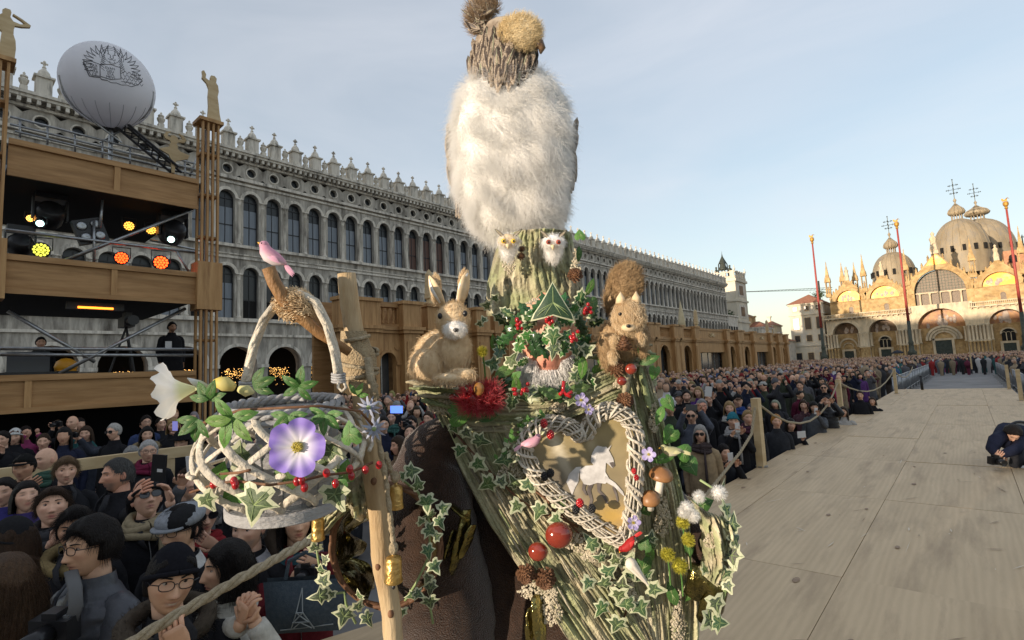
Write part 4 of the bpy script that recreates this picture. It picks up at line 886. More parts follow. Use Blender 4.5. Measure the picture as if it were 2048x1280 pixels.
for r_ in range(4):                                   # body scales right of the book
    for c_ in range(5):
        x = .17 + c_ * .07 + (r_ % 2) * .03; y = -.02 - r_ * .065; stroke([e(x - .03, y), e(x, y - .05), e(x + .03, y)], .006)
bk_ = [(-.46, .02), (-.36, -.22), (-.21, -.21), (-.05, -.24), (.13, -.19), (.13, .03), (-.03, .06), (-.2, .02), (-.33, .05)]
stroke([e(*p) for p in bk_ + bk_[:1]], .012); stroke([e(-.2, .02), e(-.21, -.21)], .010); stroke([e(-.47, .0), e(-.38, -.25), e(-.21, -.235), e(-.19, -.27), e(-.1, -.27)], .016)
stroke([e(-.1, -.27), e(-.04, -.3), e(.05, -.285), e(.13, -.31), (e(.22, -.29)), e(.3, -.31), e(.42, -.24), e(.5, -.15), e(.44, -.1)], .010); stroke([e(.13, -.24), e(.25, -.23), e(.36, -.26)], .008)
ink.build('emblem_lines', m_ink, bl_, kind='stuff')
def text_mesh(txt, size):
    cu = bpy.data.curves.new('txt', 'FONT'); cu.body = txt; cu.size = size; cu.align_x = 'CENTER'
    o = bpy.data.objects.new('txt', cu); COL.objects.link(o); bpy.context.view_layer.update()
    me = bpy.data.meshes.new_from_object(o.evaluated_get(bpy.context.evaluated_depsgraph_get())); bpy.data.objects.remove(o); bpy.data.curves.remove(cu); return me
for txts, cx in ((('PAX', 'TIBI', 'MAR', 'CE'), -.30), (('EVAN', 'GELI', 'STA', 'MEVS'), -.04)):
    for i, w_ in enumerate(txts):
        me = text_mesh(w_, .07); oy = -.015 - i * .058
        for v in me.vertices: p = e(cx + v.co.x * .9, oy + v.co.y - .03); q = onb(p[0], p[1], 1.006); v.co = q
        me.name = 'emblem_text'; me.materials.clear(); me.materials.append(m_ink); link('emblem_text', me, bl_)
seam = MB()
for k in range(9):
    a = math.radians(200 + k * 17.5); seam.tube([MBk @ (Vector((math.cos(a) * math.sin(t_ * .16), -1 + .0, 0)) if 0 else (Vector((.96 * math.sin(t_ * .11) * math.cos(a * 1.0), -math.cos(t_ * .11), .96 * math.sin(t_ * .11) * abs(math.sin(a)))).normalized() * 1.003)) for t_ in range(1, 12)], .006, 4, cap=False)
seam.build('seam', mat('seam_grey', (.45, .44, .48), rough=.7), bl_)
foot = MBk @ Vector((0, -1.0, 0)); b = MB(); b.lathe([(.16, -.06), (.2, 0), (.12, .06)], 12, 0, Matrix.Translation(foot)); b.build('valve', m_blackm, bl_)
b = MB(); b.tube([foot, (foot.x, foot.y, 6.4)], .045, 8); b.build('mast', m_metal, bl_)
for s_ in (-1, 1):
    b = MB(); a = MBk @ Vector((s_ * .93, .05, .37)); q = MBk @ (Vector((s_ * .72, -.62, .42)).normalized() * 1.01); b.tube([a, MBk @ (Vector((s_ * .88, -.32, .42)).normalized() * 1.02), q, Vector((foot.x, foot.y, foot.z)) + CR * s_ * -.25 + Vector((0, 0, -.35))], .022, 6); b.build('strap', m_metal, bl_)
# wooden handrail inside the left crowd
hr = thing('wooden_handrail', 'pale wooden rail dividing the crowd below the tower', 'rail', (-7.3, 2, 0))
a = atX(-40, 953, -7.3); e_ = atX(330, 915, -7.3); b = MB(); b.span((-7.36, a.y, a.z - .07), (-7.26, e_.y + 2.5, a.z + .05)); b.build('beam', m_pale, hr)
for k in range(5): b = MB(); y = a.y + .3 + k * 1.3; b.span((-7.35, y - .04, 0), (-7.27, y + .04, a.z - .071)); b.build('post', m_pale, hr)
# ------------------------------------------------------------------ people
m_skin = mat('skin', (1.03, .98, .93), (1.20, 1.15, 1.10), scale=22, rough=.5, spec=.35, attr='Col', objcol=True, bump=.06, bscale=160)
m_coat = mat('coat_cloth', (.75, .75, .75), (1.1, 1.1, 1.1), scale=16, rough=.85, objcol=True, bump=.35, bscale=50, spec=.15)
m_puff = mat('quilted_nylon', (.8, .8, .8), (1.1, 1.1, 1.1), scale=9, rough=.42, objcol=True, bump=.25, bscale=30)
m_hair = mat('hair', (.6, .6, .6), (1.25, 1.2, 1.15), scale=26, stretch=(3, 3, .5), rough=.55, spec=.22, objcol=True, bump=.9, bscale=70, lo=.3, hi=.75)
m_trous = mat('trousers', (.02, .022, .03), (.04, .042, .05), scale=10, rough=.85)
m_wool = mat('wool', (.8, .8, .8), (1.1, 1.1, 1.1), scale=60, rough=.95, objcol=True, bump=.25, bscale=420, spec=.1)
m_lens = mat('dark_lens', (.01, .01, .012), rough=.08, spec=.8)
m_black = mat('black_plastic', (.014, .014, .016), rough=.3)
m_whitep = mat('white_plastic', (.62, .62, .62), rough=.3)
def sst(a, b, x):
    t = np.clip((x - a) / (b - a), 0, 1); return t * t * (3 - 2 * t)
def head_pts(na, ne, fem=0., seed=0, open_=0.):
    """skull and face surface; origin between the ears, face towards -Y; returns points and colours"""
    r = random.Random(seed); j = lambda a: r.uniform(-a, a)
    A = np.linspace(-1, 1, na, endpoint=False); az = np.sign(A) * np.abs(A) ** 1.35 * math.pi       # denser to the front
    E_ = np.linspace(-1, 1, ne + 1); el = E_ * math.pi / 2 * (1 - .12 * (1 - E_ ** 2))
    AZ, EL = np.meshgrid(az, el); sx = np.cos(EL) * np.sin(AZ); sy = -np.cos(EL) * np.cos(AZ); sz = np.sin(EL)
    a, b, c = .077 + j(.003), .098, .122
    x = a * sx; y = b * sy; z = c * sz
    low = np.clip(-sz, 0, 1); jaw = .30 + .06 * fem + j(.04)
    x = x * (1 - jaw * low ** 1.4); x = x * (1 + .05 * np.clip(sz, 0, 1))
    y = np.where(sy > 0, y * (1 - .45 * low ** 1.2), y)
    fr = sst(.15, .7, -sy)
    y = np.where(sy < 0, y * (1 - .06 * low) , y)
    y = y + fr * .012 * np.clip(np.abs(sz) - .0, 0, 1) * 0
    def G(x0, z0, wx, wz): return np.exp(-((x - x0) / wx) ** 2 - ((z - z0) / wz) ** 2)
    def G2(x0, z0, wx, wz): return G(x0, z0, wx, wz) + G(-x0, z0, wx, wz)
    nl = .026 + j(.004) - .003 * fem
    ramp = np.clip((.020 - z) / .055, 0, 1) ** 1.25 * np.where(z < -.036, np.exp(-((z + .036) / .007) ** 2), 1)
    dy = -nl * ramp * np.exp(-(x / (.0095 + .006 * ramp)) ** 2)                   # nose
    dy += -.006 * G2(.0125, -.033, .007, .007)                                       # nostril wings
    dy += .0125 * G2(.031, .014, .017, .011)                                          # eye sockets
    dy += -.005 * G2(.028, .034, .022, .007) * (1 - .5 * fem)                         # brow ridge
    dy += -.005 * G2(.043, -.012, .018, .016)                                         # cheeks
    dy += -.0065 * G(0, -.0575, .021, .0055) - .0075 * G(0, -.0695, .018, .006)
    dy += .0065 * G(0, -.0632, .023, .0022) + .004 * G(0, -.047, .006, .006)
    dy += .004 * G(0, -.080, .02, .006) - .009 * G(0, -.099, .021, .013)
    dy += .004 * G2(.033, -.050, .010, .022)
    y = y + dy * fr
    x = x + np.sign(x) * .003 * G2(.05, -.012, .02, .02) * fr
    P = np.stack([x, y, z], -1)
    C = np.ones(P.shape); C[..., 0] = .60; C[..., 1] = .375; C[..., 2] = .27
    def tint(w, col): 
        w = (w * fr)[..., None]; C[:] = C * (1 - w) + np.array(col) * w
    tint(.40 * G2(.045, -.022, .022, .018), (.55, .27, .21)); tint(.35 * G(0, -.034, .013, .012), (.56, .28, .22))
    tint(.30 * G2(.031, .012, .019, .010), (.34, .20, .15))
    lipc = (.50, .17, .15) if fem else (.44, .20, .165)
    tint(.85 * np.clip(G(0, -.0575, .022, .0052) + G(0, -.0692, .019, .0058), 0, 1), lipc)
    tint(.8 * G(0, -.0634, .023, .0020), (.16, .05, .045)); tint(.7 * G2(.0085, -.0395, .0045, .003), (.16, .07, .05))
    return P, C, AZ, EL
def grid_faces(na, ne): return [(i * na + q, i * na + (q + 1) % na, (i + 1) * na + (q + 1) % na, (i + 1) * na + q) for i in range(ne) for q in range(na)]
def add_head(mb, M, lod, fem, seed, browc=(.05, .035, .025), beard=None, gaze=(0, 0), smile=0.):
    na, ne = {'hi': (60, 52), 'mid': (36, 30), 'lo': (22, 16)}[lod]
    P, C, AZ, EL = head_pts(na, ne, fem, seed)
    if smile:
        w = np.exp(-((np.abs(P[..., 0]) - .024) / .010) ** 2 - ((P[..., 2] + .062) / .012) ** 2) * (P[..., 1] < -.04); P[..., 2] += w * .006 * smile
        t = np.exp(-(P[..., 0] / .019) ** 4 - ((P[..., 2] + .0632) / .0030) ** 2) * (P[..., 1] < -.05); C[:] = C * (1 - t[..., None]) + np.array((.66, .62, .55)) * t[..., None]
    x, y, z = P[..., 0], P[..., 1], P[..., 2]
    if beard is not None:
        w = sst(-.035, -.055, z) * sst(-.02, -.06, y) * (1 - np.exp(-(x / .019) ** 2 - ((z + .063) / .009) ** 2)); C[:] = C * (1 - w[..., None] * .75) + np.array(beard) * w[..., None] * .75
    if lod != 'hi':                                             # eyes and brows as colour at a distance
        for s_ in (-1, 1):
            t = np.exp(-((x - s_ * .031) / .013) ** 2 - ((z - .013) / .006) ** 2) * (y < -.03); C[:] = C * (1 - t[..., None] * .85) + np.array((.05, .035, .03)) * t[..., None] * .85
            t = np.exp(-((x - s_ * .031) / .018) ** 2 - ((z - .031) / .0055) ** 2) * (y < -.03); C[:] = C * (1 - t[..., None] * .75) + np.array(browc) * t[..., None] * .75
    V = P.reshape(-1, 3); mb.add([M @ Vector(p) for p in V], grid_faces(na, ne), 0, [tuple(c) for c in C.reshape(-1, 3)])
    def surf_y(px_, pz_):
        d = (P[..., 0] - px_) ** 2 + (P[..., 2] - pz_) ** 2 + (P[..., 1] > 0) * 9; return P[..., 1].reshape(-1)[np.argmin(d)]
    for s_ in (-1, 1):                                          # ears
        mb.ell(M @ Vector((s_ * .078, .006, -.004)), (1, 1, 1), 10 if lod == 'hi' else 6, 6 if lod == 'hi' else 4, 0, M.to_3x3().to_4x4() @ Matrix.Rotation(s_ * -.35, 4, 'Z') @ Matrix.Diagonal((.010, .019, .031, 1)), col=(.58, .32, .235))
    if lod == 'hi':
        M3 = M.to_3x3().to_4x4(); er = .0122
        for s_ in (-1, 1):
            ec = Vector((s_ * .031, surf_y(s_ * .031, .014) + .0072, .0135)); g = Vector((gaze[0], -1, gaze[1])).normalized()
            o = len(mb.v); mb.ell(M @ ec, er, 18, 14, 0, M3 @ Matrix.Rotation(math.pi / 2, 4, 'X'), col=(.40, .36, .33))
            for i in range(o, len(mb.v)):
                q = (M.inverted() @ Vector(mb.v[i]) - ec).normalized().dot(g)
                mb.c[i] = (.40, .36, .33) if q < .84 else ((.05, .03, .02) if q < .955 else (.006, .005, .005))
            for up in (1, -1):                                  # lids
                vs = []; n = 10
                for k in range(n + 1):
                    a_ = math.pi * (k / n - .5) * 1.02
                    for q in range(4):
                        lid = (math.radians(24 - 17 * abs(math.sin(a_)) ** 2) if up > 0 else math.radians(-27 + 16 * abs(math.sin(a_)) ** 2)) + up * q * .42
                        d = Vector((math.sin(a_) * math.cos(lid), -math.cos(a_) * math.cos(lid), math.sin(lid))); vs.append(M @ (ec + d * (er * 1.10)))
                mb.add(vs, [(k * 4 + q, k * 4 + q + 1, (k + 1) * 4 + q + 1, (k + 1) * 4 + q) for k in range(n) for q in range(3)], 0, [((.16, .09, .07) if q == 0 and up > 0 else (.46, .28, .21)) for k in range(n + 1) for q in range(4)])
            pts = []
            for k in range(7):
                t = k / 6; bx = s_ * (.014 + .036 * t); bz = .0315 + .006 * math.sin(t * 2.4) - .003 * t; pts.append(M @ Vector((bx, surf_y(bx, bz) - .0008, bz)))
            mb.tube(pts, [.0026, .0036, .0036, .0033, .0028, .002, .001], 6, 0, col=browc)
    return surf_y
def hand(mb, Wp, fdir, nrm, size=1., curl=.5, col=(.59, .36, .26), side=1, spread=.08):
    """palm and five bent fingers; fdir = along the fingers, nrm = out of the back of the hand"""
    f = Vector(fdir).normalized(); n = Vector(nrm); n = (n - f * n.dot(f)).normalized(); s_ = f.cross(n) * side
    L = .088 * size; w = .040 * size
    vs = []
    for (t, hw, th) in ((-.02, .55, .42), (.12, .72, .42), (.5, .95, .40), (.85, 1.0, .32), (1.02, .92, .22)):
        for k in range(8):
            a = 2 * math.pi * k / 8; vs.append(Wp + f * (L * t) + s_ * (w * hw * math.cos(a)) + n * (.030 * size * th * math.sin(a)))
    mb.add(vs, [(i * 8 + k, i * 8 + (k + 1) % 8, (i + 1) * 8 + (k + 1) % 8, (i + 1) * 8 + k) for i in range(4) for k in range(8)] + [tuple(range(7, -1, -1)), tuple(range(32, 40))], 0, col)
    for k, ln in enumerate((.070, .078, .072, .057)):
        off = (k - 1.5) * .0195 * size; p = Wp + f * (L * .93) + s_ * off; d = (f + s_ * (k - 1.5) * spread).normalized(); pts = [p - d * .01]; ang = 0
        for seg, sl in enumerate((.45, .32, .23)):
            ang += curl * (.55, .75, .5)[seg]; dd = (d * math.cos(ang) - n * math.sin(ang)).normalized(); pts.append(pts[-1] + dd * (ln * size * sl + (.01 if seg == 0 else 0)))
        r = .0086 * size; mb.tube(pts, [r, r * 1.02, r * .93, r * .7], 7, 0, col=(col[0] * 1.03, col[1], col[2]))
    p = Wp + f * (L * .18) + s_ * (-.9 * w); t1 = (f * .75 - s_ * .62 - n * .35 * (curl + .2)).normalized(); t2 = (f * .95 - s_ * (.2 - .2 * curl) - n * .5 * curl).normalized()
    mb.tube([p + s_ * .012, p + t1 * .036 * size, p + t1 * .036 * size + t2 * .030 * size, p + t1 * .036 * size + t2 * .052 * size], [.0125 * size, .0108 * size, .0095 * size, .0065 * size], 7, 0, col=col)
def ik(Sh, Wr, up=.30, fo=.27, hint=(0, 0, -1)):
    d = Wr - Sh; l = min(d.length, (up + fo) * .985); d = d.normalized(); Wr = Sh + d * l
    a = (up * up - fo * fo + l * l) / (2 * l); hh = math.sqrt(max(up * up - a * a, 1e-5)); hv = Vector(hint); hv = (hv - d * hv.dot(d)).normalized()
    return Sh + d * a + hv * hh, Wr
TORSO = [(-.118, .066, .070, .016), (-.165, .078, .077, .016), (-.205, .112, .086, .018), (-.232, .155, .098, .02), (-.262, .178, .110, .02), (-.33, .186, .126, .012), (-.46, .188, .138, .004), (-.62, .195, .14, 0), (-.78, .198, .142, .0), (-.92, .215, .155, 0), (-1.04, .222, .16, 0)]
def add_torso(mb, h, n, k=1., puff=0., hem=None, lean=0., seed=0, wide=1., grow=0.):
    rings = []
    for i in range(len(TORSO) - 1):
        st = 6 if puff else 2
        for s_ in range(st): t = s_ / st; rings.append([TORSO[i][q] * (1 - t) + TORSO[i + 1][q] * t for q in range(4)])
    rings.append(list(TORSO[-1])); vs = []
    zl = hem if hem is not None else max(h - 1.04, .05)
    for (z, w, d, yo) in rings:
        zz = h + z
        if zz < zl: zz = zl - (zl - zz) * .02
        for q in range(n):
            a = 2 * math.pi * q / n; ca, sa = math.cos(a), math.sin(a); e = .82
            x = math.copysign(abs(ca) ** e, ca) * (w * wide + grow); y = math.copysign(abs(sa) ** e, sa) * (d + grow) + yo
            f = 1.
            if z < -.17: f += .05 * nz3(x * 9 + seed, y * 9, zz * 7) + (puff * .13 * (abs(math.sin((zz + .02 * math.sin(a * 3)) * 42)) ** .5 - .7) if puff else .03 * nz3(x * 25, seed, zz * 22))
            vs.append((x * f, y * f - lean * max(0, zz - h + 1.0) , zz))
    k = len(rings); mb.add(vs, [(i * n + q, (i + 1) * n + q, (i + 1) * n + (q + 1) % n, i * n + (q + 1) % n) for i in range(k - 1) for q in range(n)] + [tuple((k - 1) * n + q for q in range(n - 1, -1, -1))])
def sleeve(mb, Sh, El, Wr, n, r=.062, puff=0., seed=0):
    inw = Vector((-Sh.x * .42, 0, .012)); up_ = (Sh - El).normalized()
    pts = [Sh + inw + up_ * .01, Sh + inw * .5 + up_ * .030, Sh + inw * .12 + up_ * .016]; rs = [r * .75, r * .92, r * 1.0]; P_ = [0, Sh, El, Wr]
    tot = 0
    for si, (a, b, m) in enumerate([(Sh - up_ * .03, El, 8), (El, Wr, 8)]):
        for i in range(m):
            t = i / m; pts.append(a.lerp(b, t)); tot += 1
            base = r * (1.05 - .17 * t if si == 0 else .88 - .2 * t); rs.append(base * (1 + (puff * .10 * abs(math.sin(tot * 1.25)) if puff else .07 * nz3(tot * .9, seed, 1))))
    pts.append(P_[3]); rs.append(r * .66); mb.tube(pts, rs, n, 0)
def hair_shell(mb, M, lod, style, thick=.014, seed=0, m=0):
    na, ne = {'hi': (48, 40), 'mid': (30, 24), 'lo': (18, 14)}[lod]
    P, C, AZ, EL = head_pts(na, ne, 0, seed); P = P.copy()
    nrm = P / np.linalg.norm(P, axis=-1, keepdims=True)
    x, y, z = P[..., 0], P[..., 1], P[..., 2]
    front = sst(.0, .9, -y / .098)
    line = {'short': .075, 'bob': .066, 'long': .07, 'fringe': .048, 'receding': .098, 'beanie': .040, 'cap': .062}[style]
    hl = line * front + (1 - front) * (-.045 if style not in ('beanie', 'cap') else -.01 if style == 'beanie' else .02)
    mk = sst(hl - .006, hl + .008, z)
    side = (np.abs(x) > .055) & (y < -.01) & (z < .02)
    mk = np.where(side & (style not in ('bob', 'long', 'beanie')), 0, mk)
    rough_ = np.array([[nz3(float(v[0]) * 30 + seed, float(v[1]) * 30, float(v[2]) * 18) for v in row] for row in P]) if style not in ('beanie', 'cap') else .12 * np.sin(AZ * 22)
    off = thick * (1 + .45 * rough_) * mk - .007 * (1 - mk)
    P = P + nrm * off[..., None]
    if style in ('beanie',): P[..., 2] += mk * .012 * np.clip(z / .12, 0, 1)
    mb.add([M @ Vector(p) for p in P.reshape(-1, 3)], grid_faces(na, ne), m)
def hair_curtain(mb, M, length, lod, seed=0, spread=.012, a0=1.05, front=0.):
    """long hair hanging from the crown over back and sides"""
    nu, nv = (26, 12) if lod == 'hi' else (14, 7)
    def fn(u, v, o=0.):
        a = (a0 + (2 * math.pi - 2 * a0) * u); sx, sy = math.sin(a), -math.cos(a)
        z = .055 - v * length; r = .088 + .014 * math.sin(min(v * 2.5, 1.57)) + spread * v + .006 * nz3(u * 14 + seed, v * 1.5, 3) + o
        rr = r * (1 if z > -.08 else 1 - .10 * clamp((-.08 - z) / .15)); return M @ Vector((sx * rr * .96, sy * rr * 1.14 + .004, z + .004 * nz3(u * 20, seed, v)))
    mb.grid(lambda u, v: fn(u, v), nu, nv); mb.grid(lambda u, v: fn(u, v, -.016), nu, nv)
def strands(M, n, length, style, seed=0, thick=.010, grav=.5, k=6):
    """loose strands over the scalp for people close to the camera"""
    r = np.random.RandomState(seed); P, C, AZ, EL = head_pts(60, 44, 0, seed); Q = P.reshape(-1, 3)
    y, z = Q[:, 1], Q[:, 2]; front = sst(.0, .9, -y / .098); line = {'short': .073, 'bob': .064, 'long': .068, 'fringe': .05, 'receding': .096}[style]
    hl = line * front + (1 - front) * -.045; ok = np.where(z > hl)[0]; ok = ok[~((np.abs(Q[ok, 0]) > .055) & (Q[ok, 1] < -.01) & (Q[ok, 2] < .02) & (style in ('short', 'receding')))]
    idx = r.choice(ok, n); p = Q[idx] + r.normal(0, .0025, (n, 3)); nn = p / np.linalg.norm(p, axis=1, keepdims=True); p = p + nn * thick * .5
    crown = np.array([0, .03, .12]); fl = p - crown; fl[:, 2] -= .05; fl /= np.linalg.norm(fl, axis=1, keepdims=True)
    if style in ('bob', 'long', 'fringe'):
        w = np.clip((-p[:, 1] - .0) / .04, 0, 1)[:, None] * (.55 if style == 'fringe' else 1); sd = np.stack([np.sign(p[:, 0] + .012) * 1.0, np.full(n, .55), np.full(n, -.25)], 1); fl = fl * (1 - w) + sd * w
    d = nn * (.35 if style in ('short', 'receding') else .08) + fl * .9 + r.normal(0, .22 if style in ('short', 'receding') else .10, (n, 3)); d /= np.linalg.norm(d, axis=1, keepdims=True); out_ = [p.copy()]; ln = length * r.uniform(.6, 1.1, (n, 1)) / (k - 1)
    for i in range(k - 1):
        d = d + np.array([0, 0, -grav / k]); d /= np.linalg.norm(d, axis=1, keepdims=True); p = p + d * ln
        q = p / np.array([.086, .108, .130]); l = np.linalg.norm(q, axis=1, keepdims=True); up_ = (p[:, 2:3] > -.05); p = np.where((l < 1) & up_, p / np.maximum(l, .3), p)
        if style in ('bob', 'long', 'fringe'): bad = (np.abs(p[:, 0]) < .062) & (p[:, 1] < -.045) & (p[:, 2] < .035); p[bad, 0] = np.sign(p[bad, 0] + .012) * .066; far = p[:, 2] < .06; p[far, 0] = np.clip(p[far, 0], -.108, .108); p[far, 1] = np.clip(p[far, 1], -.09, .128)
        out_.append(p.copy())
    A = np.stack(out_, 1); Mn = np.array(M); return A @ Mn[:3, :3].T + Mn[:3, 3]
def person(label, h, loc, yaw, lod='mid', fem=0, seed=0, skin=(1, 1, 1), hair='short', hairc=(.02, .014, .01), coat=(.02, .02, .024), puff=0., hat=None, hatc=(.02, .02, .02), glasses=None, scarf=None,
           pitch=0., hyaw=0., hroll=0., arms=('down', 'down'), beard=None, fur=None, group=None, hem=None, lean=0., handcurl=.6, smile=0., gaze=(0, 0), wide=1., trousers=True, hs=1., coatmat=None, nstr=2600, collar=None, hair_thick=.014):
    """h = height of the head centre over the feet; arms: 'down' or a wrist target (x, y, z) relative to the head, plus finger direction and back-of-hand normal"""
    t = thing('person', label, 'person', loc, group, yaw, world=False)
    n = {'hi': 28, 'mid': 16, 'lo': 10}[lod]
    M = Matrix.Translation((0, -lean * .9, h)) @ Euler((-pitch, hroll, hyaw), 'XYZ').to_matrix().to_4x4() @ Matrix.Diagonal((hs, hs, hs, 1))
    body = MB(); browc = tuple(min(c * .8, .25) for c in hairc); sy = add_head(body, M, lod, fem, seed, browc, beard, gaze, smile)
    body.tube([M @ Vector((0, .022, -.07)), Vector((0, .028 - lean * .85, h - .14)), Vector((0, .03 - lean * .8, h - .25))], [.052, .053, .066], n, col=(.54, .335, .24))
    zl = hem if hem is not None else max(h - 1.04, .05); tl = max(zl + .02, .1)
    body.tube([(0, .02 - lean * .75, h - .24), (0, 0, h - .5), (0, 0, max(h - .9, tl))], [.085, .10, .11], 8, col=(.54, .335, .24))
    cm_ = MB(); add_torso(cm_, h, n, puff=puff, hem=hem, lean=lean, seed=seed, wide=wide)
    for s_, arm in zip((1, -1), arms):
        Sh = Vector((s_ * .178 * wide, .015 - lean * .72, h - .275))
        if arm == 'down': El = Sh + Vector((s_ * .05, .03, -.29)); Wr = El + Vector((-s_ * .02, -.07, -.25)); fd = Vector((0, -.2, -1)); nr = Vector((s_, 0, 0))
        elif arm == 'pocket': El = Sh + Vector((s_ * .09, .06, -.27)); Wr = El + Vector((-s_ * .08, -.10, -.2)); fd = Vector((-s_ * .5, -.3, -.7)); nr = Vector((s_, -.3, 0))
        else:
            tg = Vector((0, -lean * .9, h)) + Vector(arm[0]); El, Wr = ik(Sh, tg, hint=arm[3] if len(arm) > 3 else (s_ * .55, .15, -1)); fd = Vector(arm[1]) if len(arm) > 1 else Wr - El; nr = Vector(arm[2]) if len(arm) > 2 else Vector((s_, 0, .3))
        if Wr.z < .06: Wr.z = .06
        sleeve(cm_, Sh, El, Wr, max(8, n // 2 + 2), .066 if puff else .060, puff, seed)
        body.tube([Sh, El, Wr, Wr + fd.normalized() * .02], [.04, .036, .027, .026], 8, col=(.56, .35, .25))
        if lod == 'lo': body.ell(Wr + fd.normalized() * .06, (.035, .03, .045), 6, 4, 0, col=(.48, .30, .225))
        else: hand(body, Wr + fd.normalized() * .015, fd, nr, .98 if not fem else .9, handcurl if not isinstance(arm, str) else .5, side=s_)
    body.build('body', m_skin, t, True, color=skin)
    cm_.build('coat', coatmat or (m_puff if puff else m_coat), t, True, color=coat)
    if lod == 'hi':
        z = MB(); z.tube([(.004 * math.sin(q[0] * 30), -q[2] * 1.04 + q[3] - lean * max(0, 1 + q[0]) - .002, h + q[0]) for q in TORSO[2:8]], .0045, 6, flat=.6); z.build('zip', m_metal, t, True)
        for s_ in (-1, 1): z = MB(); z.tube([(s_ * x, y_ - lean * .78, h + zz) for x, y_, zz in ((.035, -.072, -.13), (.06, -.10, -.185), (.052, -.118, -.24), (.02, -.128, -.30))], [.016, .022, .02, .006], 8, flat=.35); z.build('lapel', coatmat or m_coat, t, True, color=tuple(c * 1.5 + .012 for c in coat))
    if trousers and zl > .15:
        b = MB()
        for s_ in (-1, 1): b.tube([(s_ * .09, .0, zl + .1), (s_ * .095, .0, zl * .5), (s_ * .10, .01, .08)], [.10, .075, .055], 8); b.ell((s_ * .10, -.05, .045), (.05, .13, .045), 8, 5)
        b.build('trousers', m_trous, t, True)
    elif trousers:                                       # kneeling: shins folded behind
        b = MB()
        for s_ in (-1, 1): b.tube([(s_ * .10, -.02, .07), (s_ * .11, .2, .06), (s_ * .11, .42, .05)], [.085, .07, .05], 8); b.ell((s_ * .11, .46, .06), (.045, .07, .06), 8, 5)
        b.build('trousers', m_trous, t, True)
    if hair and hair != 'bald':
        b = MB(); base = hair if hair in ('short', 'receding', 'bob', 'long', 'fringe') else 'short'
        hair_shell(b, M, lod, base, hair_thick if hair != 'receding' else .006, seed)
        if hair in ('long', 'bob', 'fringe'): hair_curtain(b, M, {'long': .34, 'bob': .17, 'fringe': .17}[hair], lod, seed)
        hb = b.build('hair', m_hair, t, True, color=hairc)
        if lod == 'hi' and hat not in ('beanie',):
            st = strands(M, nstr, {'short': .05, 'receding': .025, 'bob': .15, 'long': .22, 'fringe': .15}[base], base, seed, grav=.5 if base == 'short' else 1.6, k=7 if base in ('long', 'bob', 'fringe') else 5)
            hc = hair_obj('hair_strands', st, .00075, m_hair, hb); hc.color = (*hairc, 1)
    if hat:
        b = MB()
        if hat == 'beanie': hair_shell(b, M, lod, 'beanie', .011, seed); fold = [M @ Vector((.087 * math.sin(a), -.108 * math.cos(a), .050 * (.5 + .5 * math.cos(a)) - .012 * (.5 - .5 * math.cos(a)) + .004)) for a in np.linspace(0, 2 * math.pi, 25)]; b.tube(fold, .010, 8, cap=False)
        elif hat == 'cap': hair_shell(b, M, lod, 'cap', .016, seed); b.prism([(math.sin(a) * .075, -.085 - .075 * math.cos(a)) for a in np.linspace(-1.5, 1.5, 9)], .058, .066, M @ Matrix.Rotation(.12, 4, 'X'))
        elif hat == 'flat':
            b.ell(M @ Vector((0, .005, .068)), 1., 28, 12, 0, M.to_3x3().to_4x4() @ Matrix.Rotation(.16, 4, 'X') @ Matrix.Diagonal((.108, .135, .062, 1)))
            b.prism([(math.sin(a) * .085, -.075 - .075 * math.cos(a)) for a in np.linspace(-1.5, 1.5, 11)], .038, .048, M @ Matrix.Rotation(.10, 4, 'X'))
        elif hat == 'brim': b.lathe([(.16, .045), (.165, .05), (.10, .062), (.095, .12), (.07, .15), (0, .145)], 18, 0, M)
        hatc2 = hatc if isinstance(hatc[0], (int, float)) else hatc[0]
        ho = b.build('hat', m_wool, t, True, color=hatc2)
        if hat == 'flat' and not isinstance(hatc[0], (int, float)):
            b = MB(); b.ell(M @ Vector((.028, -.004, .0688)), 1., 16, 10, 0, M.to_3x3().to_4x4() @ Matrix.Rotation(.16, 4, 'X') @ Matrix.Diagonal((.0745, .122, .0625, 1)), fn=lambda d: 1.0 if d.y < .25 else .9); b.build('hat_panel', m_wool, ho, True, loc=(0, 0, 0), color=hatc[1])
    if glasses:
        g = MB(); ym = min(sy(.031, .03), sy(0, .012)) - .006
        for s_ in (-1, 1):
            c = Vector((s_ * .033, ym, .010)); hw, hh = (.027, .0205) if glasses == 'sun' else (.0255, .017)
            ring = [(c + Vector((hw * math.copysign(abs(math.cos(a)) ** .75, math.cos(a)), .006 * abs(math.cos(a)) if math.cos(a) * s_ > 0 else 0, hh * math.copysign(abs(math.sin(a)) ** .8, math.sin(a)))))for a in np.linspace(0, 2 * math.pi, 17)]
            if glasses == 'sun': g.add([M @ p for p in ring[:-1]], [tuple(range(16))], 1)
            g.tube([M @ p for p in ring], .0019 if glasses != 'sun' else .0022, 5, 0, cap=False)
            g.tube([M @ (c + Vector((s_ * hw, .006, .006))), M @ Vector((s_ * .0805, ym + .03, .017)), M @ Vector((s_ * .083, .0, .015))], .002, 5, 0)
        g.tube([M @ Vector((-.008, ym, .013)), M @ Vector((0, ym - .002, .016)), M @ Vector((.008, ym, .013))], .0018, 5, 0)
        g.build('glasses' if glasses != 'sun' else 'sunglasses', [m_black, m_lens], t)
